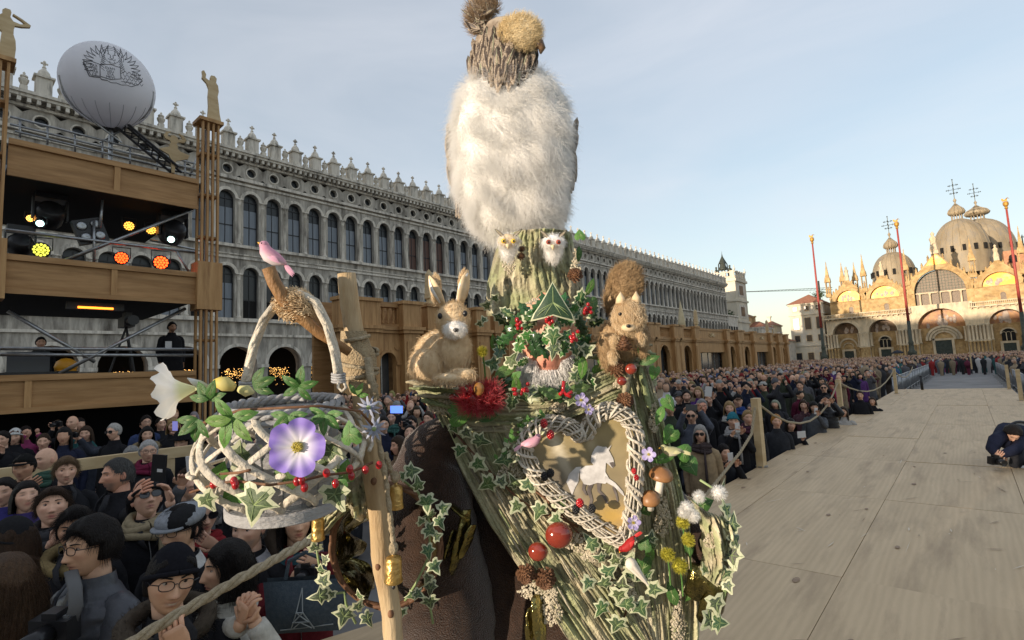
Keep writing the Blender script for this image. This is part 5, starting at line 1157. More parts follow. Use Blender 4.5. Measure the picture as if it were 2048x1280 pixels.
    if scarf:
        b = MB()
        for k in range(4):
            r_ = .088 + .012 * (k % 2) + .008 * k; zz = h - .135 - .026 * k; b.tube([(r_ * math.sin(a) * 1.02, r_ * -math.cos(a) * 1.05 + .018 - lean * .85, zz + .016 * math.sin(a * 2 + k) + .012 * math.cos(a) * -1) for a in np.linspace(0, 2 * math.pi, 25)], .027, 8, cap=False, jit=.25)
        b.tube([(.05, -.10 - lean * .8, h - .20), (.055, -.155 - lean * .7, h - .33), (.06, -.17 - lean * .5, h - .50), (.06, -.175 - lean * .4, h - .62)], [.03, .045, .05, .05], 8, flat=.35, jit=.2); b.build('scarf', m_wool, t, True, color=scarf)
    if fur:                                              # fur collar or hood edge
        r = np.random.RandomState(seed); A = r.uniform(0, 2 * math.pi, 1500); R0 = .135; c = np.stack([R0 * 1.05 * np.sin(A), -R0 * .75 * np.cos(A) + .04 - lean * .8, h - .165 + .045 * np.cos(A) * -1 + 0 * A], 1)
        d = r.normal(0, 1, (1500, 3)); d /= np.linalg.norm(d, axis=1, keepdims=True); P0 = c + d * .02; P2 = P0 + d * .035 + np.array([0, 0, -.008]); st = np.stack([P0, (P0 + P2) / 2, P2], 1)
        b = MB(); b.tube([(R0 * 1.05 * math.sin(a), -R0 * .75 * math.cos(a) + .04 - lean * .8, h - .165 - .045 * math.cos(a)) for a in np.linspace(0, 2 * math.pi, 25)], .034, 10, cap=False, jit=.3); fo = b.build('fur_collar', m_wool, t, True, color=fur)
        fh = hair_obj('fur_strands', st, .0011, m_hair, fo); fh.color = (*fur, 1)
    if collar:
        b = MB(); b.grid(lambda u, v: Vector(((.078 + .03 * v) * math.sin(u * 6.28) * 1.05, -(.080 + .03 * v) * math.cos(u * 6.28) + .018 - lean * .85, h - .135 - .06 * v + .02 * math.cos(u * 6.28) * -1)), 24, 4); b.build('collar', m_coat, t, True, color=collar)
    return t
# placing somebody by where the head is seen: pixel, depth along the view axis, and how far the face turns to the viewer's left
def stand(px, py, D, turn, label, ground=0., **kw):
    P = atD(px, py, D); tc = Vector((CAMP[0] - P.x, CAMP[1] - P.y, 0)).normalized(); lf = Vector((-CR.x, -CR.y, 0)).normalized()
    f = tc * math.cos(turn) + lf * math.sin(turn); yaw = math.atan2(f.x, -f.y)
    return person(label, P.z - ground, (P.x, P.y, ground), yaw, **kw)
def held(name, label, cat, P, ax, ay, az, dims, mt, parts=None, group=None):
    """a small held slab: screen axes ax, ay, thickness az"""
    t = thing(name, label, cat, P, group); b = MB(); b.box((0, 0, 0), dims); b.v = [tuple(Vector(P) + ax * v[0] + ay * v[1] + az * v[2]) for v in b.v]; b.build('body', mt, t)
    if parts:
        for nm, (x, y, w, h_, m2) in parts.items():
            b = MB(); b.box((x, y, dims[2] / 2 + .0012), (w, h_, .002)); b.v = [tuple(Vector(P) + ax * v[0] + ay * v[1] + az * v[2]) for v in b.v]; b.build(nm, m2, t)
    return t
# ------------------------------------------------------------------ the crowd
BLK = (.016, .016, .019); NAVY = (.018, .022, .045); GREY = (.09, .095, .105); RED = (.16, .016, .02)
DK = (.012, .009, .008); BR = (.05, .028, .016); BLO = (.36, .24, .11); GR = (.30, .30, .30)
HANDPX = []
def scr(v): return (CR * v[0] + CU * v[1] - CF * v[2]).normalized()        # right, up, towards the camera
def near(px, py, D, turn, label, ground=0., arms=(None, None), **kw):
    P = atD(px, py, D); tc = Vector((CAMP[0] - P.x, CAMP[1] - P.y, 0)).normalized(); lf = Vector((-CR.x, -CR.y, 0)).normalized()
    f = tc * math.cos(turn) + lf * math.sin(turn); yaw = math.atan2(f.x, -f.y); Ri = Matrix.Rotation(-yaw, 3, 'Z'); ar = []
    for a in arms:
        if a is None: ar.append('down')
        elif isinstance(a, str): ar.append(a)
        else: ar.append((Ri @ (atD(a[0], a[1], a[2]) - P), Ri @ scr(a[3]), Ri @ scr(a[4])) + ((Ri @ scr(a[5]),) if len(a) > 5 else ()))
    HANDPX.append((px, py, D)); return person(label, P.z - ground, (P.x, P.y, ground), yaw, arms=tuple(ar), **kw)
hi = dict(lod='hi')
ASI = (1.0, 1.0, .92); PALE = (1.15, 1.14, 1.14); TAN = (.85, .78, .7)
near(184, 1094, 2.35, .75, 'man with thick black hair and glasses in grey quilted jacket', seed=3, skin=ASI, hair='short', hairc=DK, glasses='clear', coat=(.06, .064, .075), puff=1., pitch=.05, hair_thick=.024,
     arms=((128, 1300, 2.1, (-.5, -.2, .5), (0, 1, .3)), (60, 1290, 2.2, (.7, 0, .4), (0, 1, .2))), wide=1.15, **hi)
near(341, 1162, 2.05, -.25, 'young man in black beanie and glasses holding the thick rope', seed=5, skin=ASI, hair='short', hairc=DK, hat='beanie', hatc=(.012, .012, .016), glasses='clear', coat=(.012, .012, .014), fur=(.075, .06, .045), smile=1., hroll=.12, gaze=(.35, .1),
     arms=((372, 1300, 1.86, (-.25, .75, .25), (.3, 0, 1), (1, -1, 0)), 'down'), handcurl=1.3, **hi)
near(456, 1138, 2.4, .95, 'woman with black bob in cream jacket with clasped hands', fem=1, seed=6, skin=ASI, hair='bob', hairc=DK, coat=(.50, .48, .42), collar=(.5, .48, .42), pitch=.08,
     arms=((512, 1248, 2.1, (-.35, .8, .1), (.2, .1, 1), (1, -1, .2)), (482, 1252, 2.08, (.2, .9, .1), (-.6, 0, 1), (-1, -1, .2))), handcurl=1.1, **hi)
near(360, 1060, 2.75, .55, 'man in grey and black flat cap with goatee and white scarf', seed=8, skin=ASI, hair='short', hairc=DK, hat='flat', hatc=((.27, .285, .31), (.02, .02, .022)), glasses='clear', beard=None, coat=BLK, collar=(.55, .54, .52), **hi)
near(405, 1030, 3.2, -.35, 'grey haired woman with dark sunglasses and red scarf', fem=.6, seed=9, hair='short', hairc=(.34, .33, .32), glasses='sun', coat=NAVY, scarf=(.22, .02, .025), arms=((440, 1095, 2.95, (-.8, .5, .2), (0, .2, 1)), 'down'), **hi)
near(498, 1058, 3.0, .45, 'old man with dark collar looking out below the basket', seed=10, hair='receding', hairc=(.16, .16, .16), coat=BLK, collar=(.35, .34, .36), beard=(.25, .2, .18), **hi)
near(594, 1045, 3.1, -.15, 'woman in dark red coat and teal scarf holding a camera', fem=1, seed=11, skin=ASI, hair='bob', hairc=DK, coat=(.11, .012, .016), collar=(.03, .09, .11), pitch=.15,
     arms=((645, 1128, 2.75, (-.6, .5, .4), (.7, .2, .7)), (580, 1165, 2.75, (.5, .5, .4), (-.4, .2, .9))), handcurl=1., **hi)
near(294, 998, 3.45, -.3, 'man in dark beanie and aviator sunglasses with beige scarf', seed=12, hair=None, hat='beanie', hatc=(.02, .02, .022), glasses='sun', coat=BLK, scarf=(.33, .27, .17), pitch=.35,
     arms=((336, 985, 3.05, (-.1, 1, .1), (.5, 0, -1), (1, -1, 0)), 'down'), handcurl=.7, **hi)
near(236, 950, 3.9, .85, 'grey haired man in profile with one dark sleeve raised', seed=14, skin=(1.05, .9, .85), hair='receding', hairc=(.13, .13, .13), coat=BLK, beard=(.2, .17, .15),
     arms=((272, 952, 3.05, (.75, .6, .2), (0, .6, 1), (.8, -1, 0)), 'down'), handcurl=.5, **hi)
near(105, 1014, 3.45, .05, 'pale young woman looking up with hand beside her chin', fem=1, seed=15, skin=PALE, hair='short', hairc=BR, coat=(.012, .012, .014), scarf=(.05, .05, .055), pitch=.22,
     arms=((100, 1090, 3.15, (.75, .75, .1), (-.3, 0, 1)), 'down'), handcurl=.35, **hi)
near(132, 942, 4.7, -.1, 'boy with short fair hair and dark coat before the rail', seed=16, skin=PALE, hair='short', hairc=(.17, .11, .06), coat=BLK, **hi)
near(92, 920, 5.4, .7, 'bald man with green scarf behind the boy', seed=17, hair=None, coat=BLK, scarf=(.05, .10, .075), **hi)
near(48, 936, 4.9, .35, 'person in black cap resting one hand on the neck', seed=18, skin=TAN, hair='short', hairc=DK, hat='cap', hatc=(.012, .012, .012), coat=BLK, arms=((48, 975, 4.6, (.9, .4, .1), (-.1, -.5, 1)), 'down'), lod='mid')
near(52, 994, 4.25, -.2, 'dark haired woman looking up at the left edge', fem=1, seed=19, skin=PALE, hair='bob', hairc=DK, coat=(.07, .05, .18), pitch=.2, lod='mid')
near(8, 985, 4.6, .3, 'person in violet coat cut by the left picture edge', seed=20, hair='short', hairc=DK, coat=(.05, .045, .20), lod='mid')
near(150, 1058, 3.0, .2, 'man with black hair and fur hood half hidden behind the grey jacket', seed=21, skin=TAN, hair='short', hairc=DK, coat=BLK, fur=(.28, .21, .10), **hi)
near(14, 1172, 2.15, 2.3, 'person with long brown hair and grey coat seen from behind', fem=1, seed=22, hair='long', hairc=(.10, .06, .035), coat=(.20, .19, .19), nstr=5000, **hi)
near(24, 1085, 2.9, 1.2, 'woman with dark hat and pale jacket at the left edge', fem=1, seed=23, hair='bob', hairc=BR, hat='beanie', hatc=(.02, .02, .022), coat=(.36, .36, .38), puff=1., **hi)
near(297, 903, 5.8, -.1, 'grey haired man with glasses behind the raised phone', seed=24, hair='short', hairc=(.5, .5, .5), glasses='clear', coat=BLK, scarf=(.16, .02, .05), lod='mid')
near(378, 968, 4.1, -.2, 'person in cream scarf raising a white phone beside the basket', fem=1, seed=25, hair='short', hairc=BR, coat=GREY, scarf=(.46, .40, .25), pitch=.3, arms=((395, 960, 3.75, (-.1, 1, .2), (.6, 0, -1)), (362, 975, 3.75, (.35, 1, .2), (-.5, 0, -1))), handcurl=.8, **hi)
for a in [(145, 846, 9.2, .5, 'bald man photographing below the tower', dict(hair=None, arms=((130, 862, 8.9, (-.5, .8, .3), (0, 0, 1)), (105, 860, 8.9, (.3, .9, .2), (0, 0, -1))))),
          (87, 884, 8.0, .15, 'woman with tied brown hair behind the rail', dict(fem=1, hair='short', hairc=BR, skin=PALE)), (172, 868, 8.4, .3, 'woman photographing with raised dark compact camera', dict(fem=1, hair='bob', hairc=BR, coat=(.04, .045, .06), arms=((160, 878, 8.1, (-.6, .6, .3), (0, 0, 1)), (138, 882, 8.1, (.2, .9, .2), (0, 0, -1))))),
          (228, 864, 7.8, .6, 'smiling man with white hair and sunglasses in black coat', dict(hair='short', hairc=(.5, .49, .46), glasses='sun', skin=PALE)), (5, 880, 7.6, .4, 'man with hand at his mouth at the far left', dict(hair='short', hairc=DK, arms=('down', (5, 905, 7.3, (.3, .9, .3), (0, 0, -1))))),
          (30, 874, 8.2, .2, 'person in white cap and brown scarf below the tower', dict(hair='bob', hairc=(.12, .05, .03), hat='beanie', hatc=(.55, .55, .53))), (294, 870, 7.8, -.1, 'woman with dark hair inside a large fur hood', dict(fem=1, hair='bob', hairc=DK, fur=(.30, .23, .13), coat=(.05, .045, .04))),
          (292, 845, 9.2, -.3, 'man with glasses behind the fur hood', dict(hair='short', hairc=DK, glasses='clear', coat=(.04, .06, .14))), (322, 848, 9.4, -.4, 'dim face between glasses man and blonde woman', dict(hair='short', hairc=DK)), (347, 853, 8.2, 0., 'blonde woman with a phone before her face', dict(fem=1, hair='bob', hairc=BLO, coat=BLK, arms=((352, 880, 7.9, (-.2, 1, .2), (.6, 0, -1)), 'down'))),
          (364, 886, 6.8, .4, 'person in a black brimmed hat beside the basket', dict(hair='short', hairc=DK, hat='brim', hatc=(.012, .012, .014))), (263, 913, 6.3, .1, 'grey fringe peeping behind the raised arm', dict(hair='bob', hairc=GR, fem=1)),
          (797, 892, 6.6, .9, 'woman with long dark hair in profile beside the brown cloak', dict(fem=1, hair='bob', hairc=BR, skin=(1.05, .95, .9), coat=(.30, .2, .12))), (824, 848, 8.2, .3, 'man holding a camera behind the woman in profile', dict(hair='short', hairc=DK, arms=((826, 862, 7.9, (-.4, .8, .2), (0, 0, 1)), (806, 858, 7.9, (.2, .9, .3), (0, 0, -1))))),
          (820, 868, 7.4, .1, 'face looking up between camera and long hair', dict(hair='short', hairc=DK, pitch=.35)), (767, 850, 7.6, -.1, 'man with short black hair beside the rope cord', dict(hair='short', hairc=DK, coat=NAVY)), (782, 836, 9., 0., 'man with green scarf under the blue screen', dict(hair='short', hairc=BR, scarf=(.05, .12, .10))), (857, 838, 8.8, .4, 'person next to the bark shoulder in black coat', dict(hair='short', hairc=BR)),
          (742, 850, 8.8, .2, 'person with grey cap left of the cord', dict(hair='short', hairc=DK, hat='beanie', hatc=(.2, .2, .21))),
          (1401, 868, 7.2, .15, 'grey haired woman with large sunglasses in beige coat', dict(fem=1, hair='bob', hairc=(.38, .37, .36), glasses='sun', coat=(.34, .25, .15), scarf=(.06, .045, .045), seed=31)),
          (1447, 906, 7.4, -.5, 'dark haired girl crouching with a white phone at the runway edge', dict(fem=1, hair='bob', hairc=DK, skin=PALE, arms=((1474, 932, 7.1, (-.2, .9, .3), (.6, 0, -1)), (1452, 935, 7.1, (.4, .8, .3), (-.5, 0, -1))), seed=32)),
          (1466, 842, 8.0, -.1, 'person in turquoise knitted hat with a white phone', dict(hair=None, hat='beanie', hatc=(.03, .17, .22), scarf=(.35, .34, .33), arms=((1484, 868, 7.7, (-.3, .9, .2), (.6, 0, -1)), (1463, 872, 7.7, (.5, .8, .2), (-.6, 0, -1))), seed=33)),
          (1496, 836, 8.5, -.2, 'fair haired woman in plum scarf beside the rope post', dict(fem=1, hair='short', hairc=BLO, coat=(.035, .035, .04), scarf=(.08, .03, .05), seed=34)), (1459, 817, 9.1, .0, 'blonde woman with pale grey scarf behind the turquoise hat', dict(fem=1, hair='bob', hairc=BLO, scarf=(.4, .4, .37), seed=35)),
          (1383, 832, 8.0, .1, 'man in sunglasses holding up a large grey phone', dict(hair='receding', hairc=DK, glasses='sun', coat=(.09, .10, .13), arms=((1400, 822, 7.7, (-.5, .8, .2), (.5, 0, -1)), (1368, 826, 7.7, (.5, .8, .2), (-.5, 0, -1))), seed=36)), (1404, 813, 8.8, -.2, 'grey haired man with reddish glasses behind the grey phone', dict(hair='short', hairc=GR, glasses='clear', skin=(1.15, .9, .9), seed=37)),
          (1553, 843, 9.3, -.2, 'woman with orange flower wreath leaning on the runway', dict(fem=1, hair='short', hairc=(.45, .20, .03), skin=PALE, coat=(.03, .032, .038), seed=38)), (1581, 850, 9.9, -.4, 'dark haired woman holding a white tablet at the runway edge', dict(fem=1, hair='bob', hairc=DK, arms=((1606, 880, 9.6, (-.3, .9, .2), (.6, 0, -1)), 'down'), seed=39)),
          (1628, 815, 11.2, -.2, 'woman with dark fringe holding a pale phone low', dict(fem=1, hair='fringe', hairc=DK, coat=GREY, arms=((1636, 832, 10.9, (-.2, 1, .1), (.5, 0, -1)), 'down'), seed=40)), (1654, 803, 11.8, .1, 'person in black padded jacket photographing with both hands', dict(hair='short', hairc=DK, puff=1., arms=((1666, 806, 11.5, (-.6, .8, .1), (.5, 0, -1)), (1642, 806, 11.5, (.6, .8, .1), (-.5, 0, -1))), seed=41)),
          (1687, 824, 12.2, .2, 'child with long brown hair in white coat at the runway edge', dict(fem=1, hair='long', hairc=BR, coat=(.45, .43, .40), seed=42)), (1607, 811, 11.6, .0, 'person with headband holding a blue phone', dict(fem=1, hair='bob', hairc=BR, coat=(.10, .05, .06), arms=((1611, 826, 11.3, (0, 1, .1), (.5, 0, -1)), 'down'), seed=43)),
          (1720, 791, 14.2, .0, 'man in dark jacket kneeling before the second rope', dict(hair='short', hairc=BR, seed=44)), (1745, 803, 14.8, .1, 'woman in dark coat sitting low at the third rope', dict(fem=1, hair='bob', hairc=BR, seed=45)), (1476, 802, 9.9, -.1, 'man in black cap with blue collar behind the post', dict(hair='short', hairc=DK, hat='cap', hatc=(.015, .015, .017), scarf=(.03, .06, .2), seed=46)),
          (1600, 772, 13.4, .2, 'tall man in olive parka standing above the others', dict(hair='short', hairc=BR, coat=(.05, .052, .04), wide=1.2, seed=47)), (1648, 776, 13.8, .1, 'man in sunglasses and dark coat near the second post', dict(hair='receding', hairc=BR, glasses='sun', seed=48)), (1417, 800, 10.2, .0, 'person raising a white tablet high', dict(hair='short', hairc=DK, arms=((1428, 798, 9.9, (-.4, 1, 0), (.5, 0, -1)), (1412, 800, 9.9, (.4, 1, 0), (-.5, 0, -1))), seed=49)),
          (1397, 785, 11., .3, 'blonde woman in violet jacket below the pavilion', dict(fem=1, hair='bob', hairc=BLO, coat=(.08, .03, .16), seed=50)), (1373, 793, 10.2, -.1, 'man with short dark beard beside the ivy leaf', dict(hair='short', hairc=DK, beard=(.04, .03, .025), seed=51)), (1358, 796, 10.4, -.2, 'man in grey cap next to the ivy leaf', dict(hair='short', hairc=DK, hat='beanie', hatc=(.1, .1, .105), seed=52))]:
    kw = dict(lod='mid', seed=int(a[0]) % 97, hair='short', hairc=DK, coat=BLK); kw.update(a[5]); near(a[0], a[1], a[2], a[3], a[4], **kw)
# things in their hands
P = atD(318, 936, 3.0); held('phone', 'big black phone with white sticker held up over the left crowd', 'phone', P, scr((1, -.08, 0)), scr((.08, 1, 0)), -CF, (.080, .155, .011), m_black, {'sticker': (.01, -.012, .03, .018, m_whitep)})
held('phone', 'white phone with camera hole beside the basket rim', 'phone', atD(384, 932, 3.7), scr((1, .1, 0)), scr((-.1, 1, 0)), -CF, (.075, .145, .01), m_whitep, {'camera_lens': (.015, .055, .012, .012, m_black)})
held('phone', 'white phone of the crouching girl', 'phone', atD(1461, 915, 7.05), scr((1, .1, 0)), scr((-.1, 1, 0)), -CF, (.07, .13, .01), m_whitep); held('phone', 'white phone of the person in turquoise hat', 'phone', atD(1475, 855, 7.65), scr((1, .1, 0)), scr((-.1, 1, 0)), -CF, (.07, .14, .01), m_whitep)
held('phone', 'large dark grey phone held sideways', 'phone', atD(1383, 815, 7.6), CR, CU, -CF, (.17, .085, .01), mat('grey_plastic', (.07, .075, .08), rough=.5)); held('tablet', 'white tablet resting at the runway edge', 'tablet', atD(1603, 869, 9.5), scr((1, .1, 0)), scr((-.1, 1, 0)), -CF, (.15, .12, .01), m_whitep)
held('tablet', 'cream tablet raised high above the crowd', 'tablet', atD(1417, 783, 9.8), scr((1, -.1, 0)), scr((.1, 1, 0)), -CF, (.13, .19, .012), m_whitep); held('phone', 'pale phone of the woman with the fringe', 'phone', atD(1632, 822, 10.9), CR, CU, -CF, (.07, .13, .01), m_whitep)
held('tablet', 'lit blue tablet screen behind the hanging cord', 'tablet', atD(793, 819, 8.6), CR, CU, -CF, (.20, .12, .012), mat('blue_screen', (.05, .1, .4), emit=(.10, .20, .75), estr=.9)); held('phone', 'violet lit phone of the blonde woman', 'phone', atD(350, 852, 7.85), CR, CU, -CF, (.075, .14, .01), mat('violet_screen', (.1, .1, .3), emit=(.2, .2, .5), estr=.4))
def photo_camera(px, py, D, label, s=1.):
    P = atD(px, py, D); t = thing('photo_camera', label, 'camera', P); b = MB(); M3 = Matrix((CR, CU, -CF)).transposed(); b.box(P, (.13 * s, .085 * s, .06 * s), 0, M3); b.box(P + CU * .05 * s, (.05 * s, .03 * s, .05 * s), 0, M3); b.build('camera_body', m_black, t)
    b = MB(); b.lathe([(.033 * s, 0), (.036 * s, .05 * s), (.034 * s, .09 * s), (.028 * s, .085 * s)], 14, 0, frame(P - CF * .03 * s, CR, CU, -CF)); b.build('lens', m_black, t, True); b = MB(); b.box(P + CU * .044 * s + CR * .045 * s, (.02 * s, .012 * s, .02 * s), 0, M3); b.build('dial', m_metal, t)
photo_camera(110, 1258, 2.05, 'black camera held by the man in the grey jacket', 1.15); photo_camera(612, 1145, 2.7, 'black camera held by the woman in the red coat', .8); photo_camera(115, 848, 8.8, 'camera raised by the bald man', 1.); photo_camera(148, 870, 8.0, 'compact camera raised by a woman below the tower', .8); photo_camera(815, 848, 7.8, 'camera of the man beside the brown cloak', 1.)
st = MB(); st.tube([atD(142, 1142, 2.20), atD(150, 1175, 2.10), atD(152, 1215, 2.06), atD(135, 1262, 2.05)], .024, 8, flat=.18); tag(st.build('camera_strap', mat('strap_grey', (.10, .10, .10), rough=.8), None, True), 'wide grey camera strap across the quilted jacket', 'strap')
# denim tote bag with a sketched iron tower
bp = atD(612, 1212, 2.42); t = thing('tote_bag', 'blue grey bag printed with a lattice tower sketch', 'bag', bp); b = MB()
def bagp(u, v, d): x = (u - .5) * (.34 + .04 * v); y = (v - .5) * .24; k = .04 * (1 - (2 * u - 1) ** 2) * (1 - (2 * v - 1) ** 2); return bp + CR * x + CU * (y + .02 * u) - CF * (d * (.02 + k))
b.grid(lambda u, v: bagp(u, v, 1), 12, 8); b.grid(lambda u, v: bagp(1 - u, v, -1), 12, 8); b.build('bag_body', mat('denim', (.045, .065, .085), (.075, .095, .115), scale=60, rough=.9, bump=.2), t, True)
b = MB()
for p in ([(.35, .12), (.46, .5), (.5, .9)], [(.66, .12), (.54, .5), (.5, .9)], [(.40, .3), (.61, .3)], [(.45, .5), (.55, .5)], [(.38, .14), (.5, .3), (.63, .14)], [(.41, .3), (.54, .5)], [(.6, .3), (.46, .5)], [(.2, .1), (.9, .16)]): b.tube([bagp(q[0], q[1], 1.25) for q in p], .003, 4)
b.build('print', mat('chalk_print', (.28, .31, .32)), t); b = MB(); b.tube([bagp(.25, 1, 0), bagp(.3, 1.35, 0), bagp(.5, 1.5, 0), bagp(.7, 1.35, 0), bagp(.75, 1, 0)], .01, 6); b.build('handle', MATS['denim'], t)

# ------------------------------------------------------------------ rope barrier
m_rope = mat('hemp_rope', (.30, .24, .15), (.46, .38, .26), scale=60, rough=.9, bump=.5, bscale=200)
def rope(label, pts, r=.018, grp='ropes along the runway'):
    q = []
    for i in range(len(pts) - 1):
        n = max(4, int((pts[i + 1] - pts[i]).length / (r * 1.2)))
        for k in range(n): q.append(pts[i].lerp(pts[i + 1], k / n))
    q.append(pts[-1]); t = thing('rope', label, 'rope', q[len(q) // 2], grp); L = 0; st = [[], [], []]
    for i, p in enumerate(q):
        d = q[min(i + 1, len(q) - 1)] - q[max(i - 1, 0)]; a, b_ = ring_frame(d)
        for k in range(3): an = i * .62 + k * 2.094; st[k].append(p + (a * math.cos(an) + b_ * math.sin(an)) * r * .55)
    for k in range(3): b = MB(); b.tube(st[k], r * .60, 7); b.build('strand', m_rope, t, True)
def sag(a, b, s, n=8): return [a.lerp(b, k / n) - Vector((0, 0, s * 4 * (k / n) * (1 - k / n))) for k in range(n + 1)]
posts = [(Vector((-2.42, 3.7, 0)), 1.62, 'wooden rope post hidden behind the costumed figure'), (Vector((-2.50, 8.45, 0)), 1.62, 'wooden rope post nearest to the camera on the runway edge'), (atX(1680, 800, -2.5), 1.62, 'second wooden rope post on the runway edge'), (atX(1793, 785, -2.3), 1.6, 'third wooden rope post on the runway edge')]
for p, z, lb in posts + [(atX(2043, 800, 1.08), 1.55, 'wooden post at the right picture edge'), (atX(2019, 780, 1.08), 1.55, 'wooden post further back on the right runway edge'), (Vector((.12, 58, 0)), 2.0, 'tall thin post in the middle of the far barrier')]:
    t = thing('rope_post', lb, 'post', (p.x, p.y, SZ), 'rope posts along the runway'); b = MB(); b.span((p.x - .05, p.y - .085, SZ), (p.x + .05, p.y + .085, z)); b.build('post', m_pale, t)
    if 'far' not in lb: b = MB(); b.lathe([(.09, 0), (.09, .015), (.03, .02)], 10, 0, Matrix.Translation((p.x, p.y, SZ))); b.build('foot_plate', m_metal, t)
top = [Vector((p.x, p.y, z - .06)) for p, z, _ in posts]
rope('thick twisted rope crossing the lower left crowd', [atD(200, 1325, 1.72), atD(340, 1238, 1.85), atD(480, 1157, 2.05), atD(580, 1102, 2.3), atD(650, 1062, 2.6), top[0]], .0185)
rope('rope sagging to the runway floor before the nearest post', [top[0] + Vector((0, 0, -.1))] + [atX(1400, 1005, -2.45), atX(1440, 955, -2.45), atX(1480, 905, -2.47), atX(1503, 868, -2.48), top[1]], .018)
rope('rope sagging between first and second post', sag(top[1], top[2], .62), .018); rope('rope sagging between second and third post', sag(top[2], top[3], .5), .018)
q = top[3] + Vector((.15, 7, -.05)); rope('rope sagging beyond the third post', sag(top[3], q, .4), .018)
# ------------------------------------------------------------------ steel crowd barriers at the far end
brm = MB(); brm.tube([(-1.1, 0, .02), (-1.1, 0, 1.1), (1.1, 0, 1.1), (1.1, 0, .02)], .022, 6); brm.tube([(-1.1, 0, .25), (1.1, 0, .25)], .018, 6)
brf = brm.mesh('frame', m_metal, True); brm = MB()
for k in range(14): x = -1.0 + k * 2.0 / 13; brm.tube([(x, 0, .25), (x, 0, 1.1)], .009, 5)
brb = brm.mesh('bars', m_metal, True); brm = MB(); brm.box((0, 0, .02), (.06, .55, .04)); brl = brm.mesh('foot', m_metal)
def barrier(x, y, rz, label):
    t = thing('crowd_barrier', label, 'barrier', (x, y, 0), 'steel barriers round the far end of the runway', rz); 
    link('frame', brf, t); link('bars', brb, t, kind='stuff'); link('foot', brl, t, loc=(-.8, 0, 0)); link('foot', brl, t, loc=(.8, 0, 0))
for i in range(13): barrier(-2.72 - .02 * (i % 2), 30.5 + i * 2.25, math.pi / 2, 'grey steel barrier of the left row beyond the runway end')
for i in range(13): barrier(1.62 + .02 * (i % 2), 30.5 + i * 2.25, math.pi / 2, 'grey steel barrier of the right row beyond the runway end')
for i in range(2): barrier(-1.6 + i * 2.25, 59.4, 0, 'grey steel barrier closing the far end')
bo = MB(); bo.tube([(-1.62, 28.4, SZ), (-1.62, 28.4, SZ + .55)], .05, 8); bo.ell((-1.62, 28.4, SZ + .56), .055, 8, 5); tag(bo.build('bollard', m_black, None, True), 'short black bollard at the end of the plywood runway', 'bollard')
# ------------------------------------------------------------------ the rest of the crowd
cr_ = random.Random(21)
hairs = [('short', DK, 'short black hair'), ('short', BR, 'short brown hair'), ('receding', GR, 'receding grey hair'), ('bob', BR, 'brown bob'), ('bob', BLO, 'blonde bob'), ('long', DK, 'long dark hair'), ('bob', GR, 'grey bob'), ('beanie', None, 'knitted hat'), ('cap', None, 'peaked cap'), ('bald', None, 'bald head')]
coats = [(BLK, 'black coat', 9), (NAVY, 'navy coat', 3.5), ((.035, .035, .04), 'charcoal coat', 7), ((.10, .10, .11), 'grey coat', 5), ((.05, .035, .025), 'brown coat', 4), ((.24, .02, .02), 'red coat', 3), ((.09, .012, .03), 'wine coat', 2), ((.26, .20, .13), 'beige coat', 4.5), ((.42, .41, .40), 'white coat', 2.6), ((.05, .06, .04), 'olive coat', 3), ((.10, .04, .16), 'violet coat', .7), ((.04, .09, .2), 'blue coat', 1.6), ((.03, .11, .11), 'teal coat', 1), ((.45, .28, .04), 'yellow coat', .6), ((.30, .05, .14), 'pink coat', .8)]
hatcs = [((.02, .02, .022), 'black'), ((.12, .12, .13), 'grey'), ((.2, .03, .03), 'red'), ((.4, .39, .36), 'white'), ((.03, .05, .12), 'blue'), ((.12, .07, .04), 'brown')]
templates = []
for ti, (hs_, hc, hl) in enumerate(hairs):
    for pose in (0, 1):
        kw = dict(lod='lo', seed=60 + ti, fem=1 if hs_ in ('bob', 'long') else 0, trousers=True)
        if hs_ in ('beanie', 'cap'): kw.update(hair=None if hs_ == 'beanie' else 'short', hat=hs_)
        elif hs_ == 'bald': kw.update(hair=None)
        else: kw.update(hair=hs_)
        if pose == 1: kw['arms'] = (((.09, -.28, -.02), (-.2, -.1, 1), (0, 1, 0)), ((-.09, -.28, -.02), (.2, -.1, 1), (0, 1, 0)))
        t = person('x', 1.56, (0, 0, 0), 0, **kw)
        templates.append([t, hs_, hl, pose, False])
spots = []; cells = {}
def free(x, y, d):
    i, j = int(math.floor(x / .6)), int(math.floor(y / .6))
    for a in (-1, 0, 1):
        for b in (-1, 0, 1):
            for (u, v) in cells.get((i + a, j + b), ()):
                if (u - x) ** 2 + (v - y) ** 2 < d * d: return False
    cells.setdefault((i, j), []).append((x, y)); return True
for (px, py, D) in HANDPX: p = atD(px, py, D); free(p.x, p.y, 0.)
def proj(p):
    q = RW.T @ (np.array(p) - CAMP); return 1024 + FPX * q[0] / q[2], 640 + FPX * q[1] / q[2], q[2]
def fill(x0, x1, y0, y1, n, d):
    for _ in range(n):
        x, y = cr_.uniform(x0, x1), cr_.uniform(y0, y1)
        z = cr_.gauss(1.58, .07); 
        if x > -3.4 and x < 0: z -= .25 if y < 16 else .12
        px, py, D = proj((x, y, z))
        if D < 4.4 or px < -60 or px > 2100: continue
        if y < 12 and any(abs(px - a) < (26 + 110 / D) and D < c + .1 and py < b + 160 / max(D, 1) for a, b, c in HANDPX): continue
        if TX - 4.4 < x < TX + .15 and y < 4.7: continue
        if free(x, y, d): spots.append((D, x, y, z, px, py))
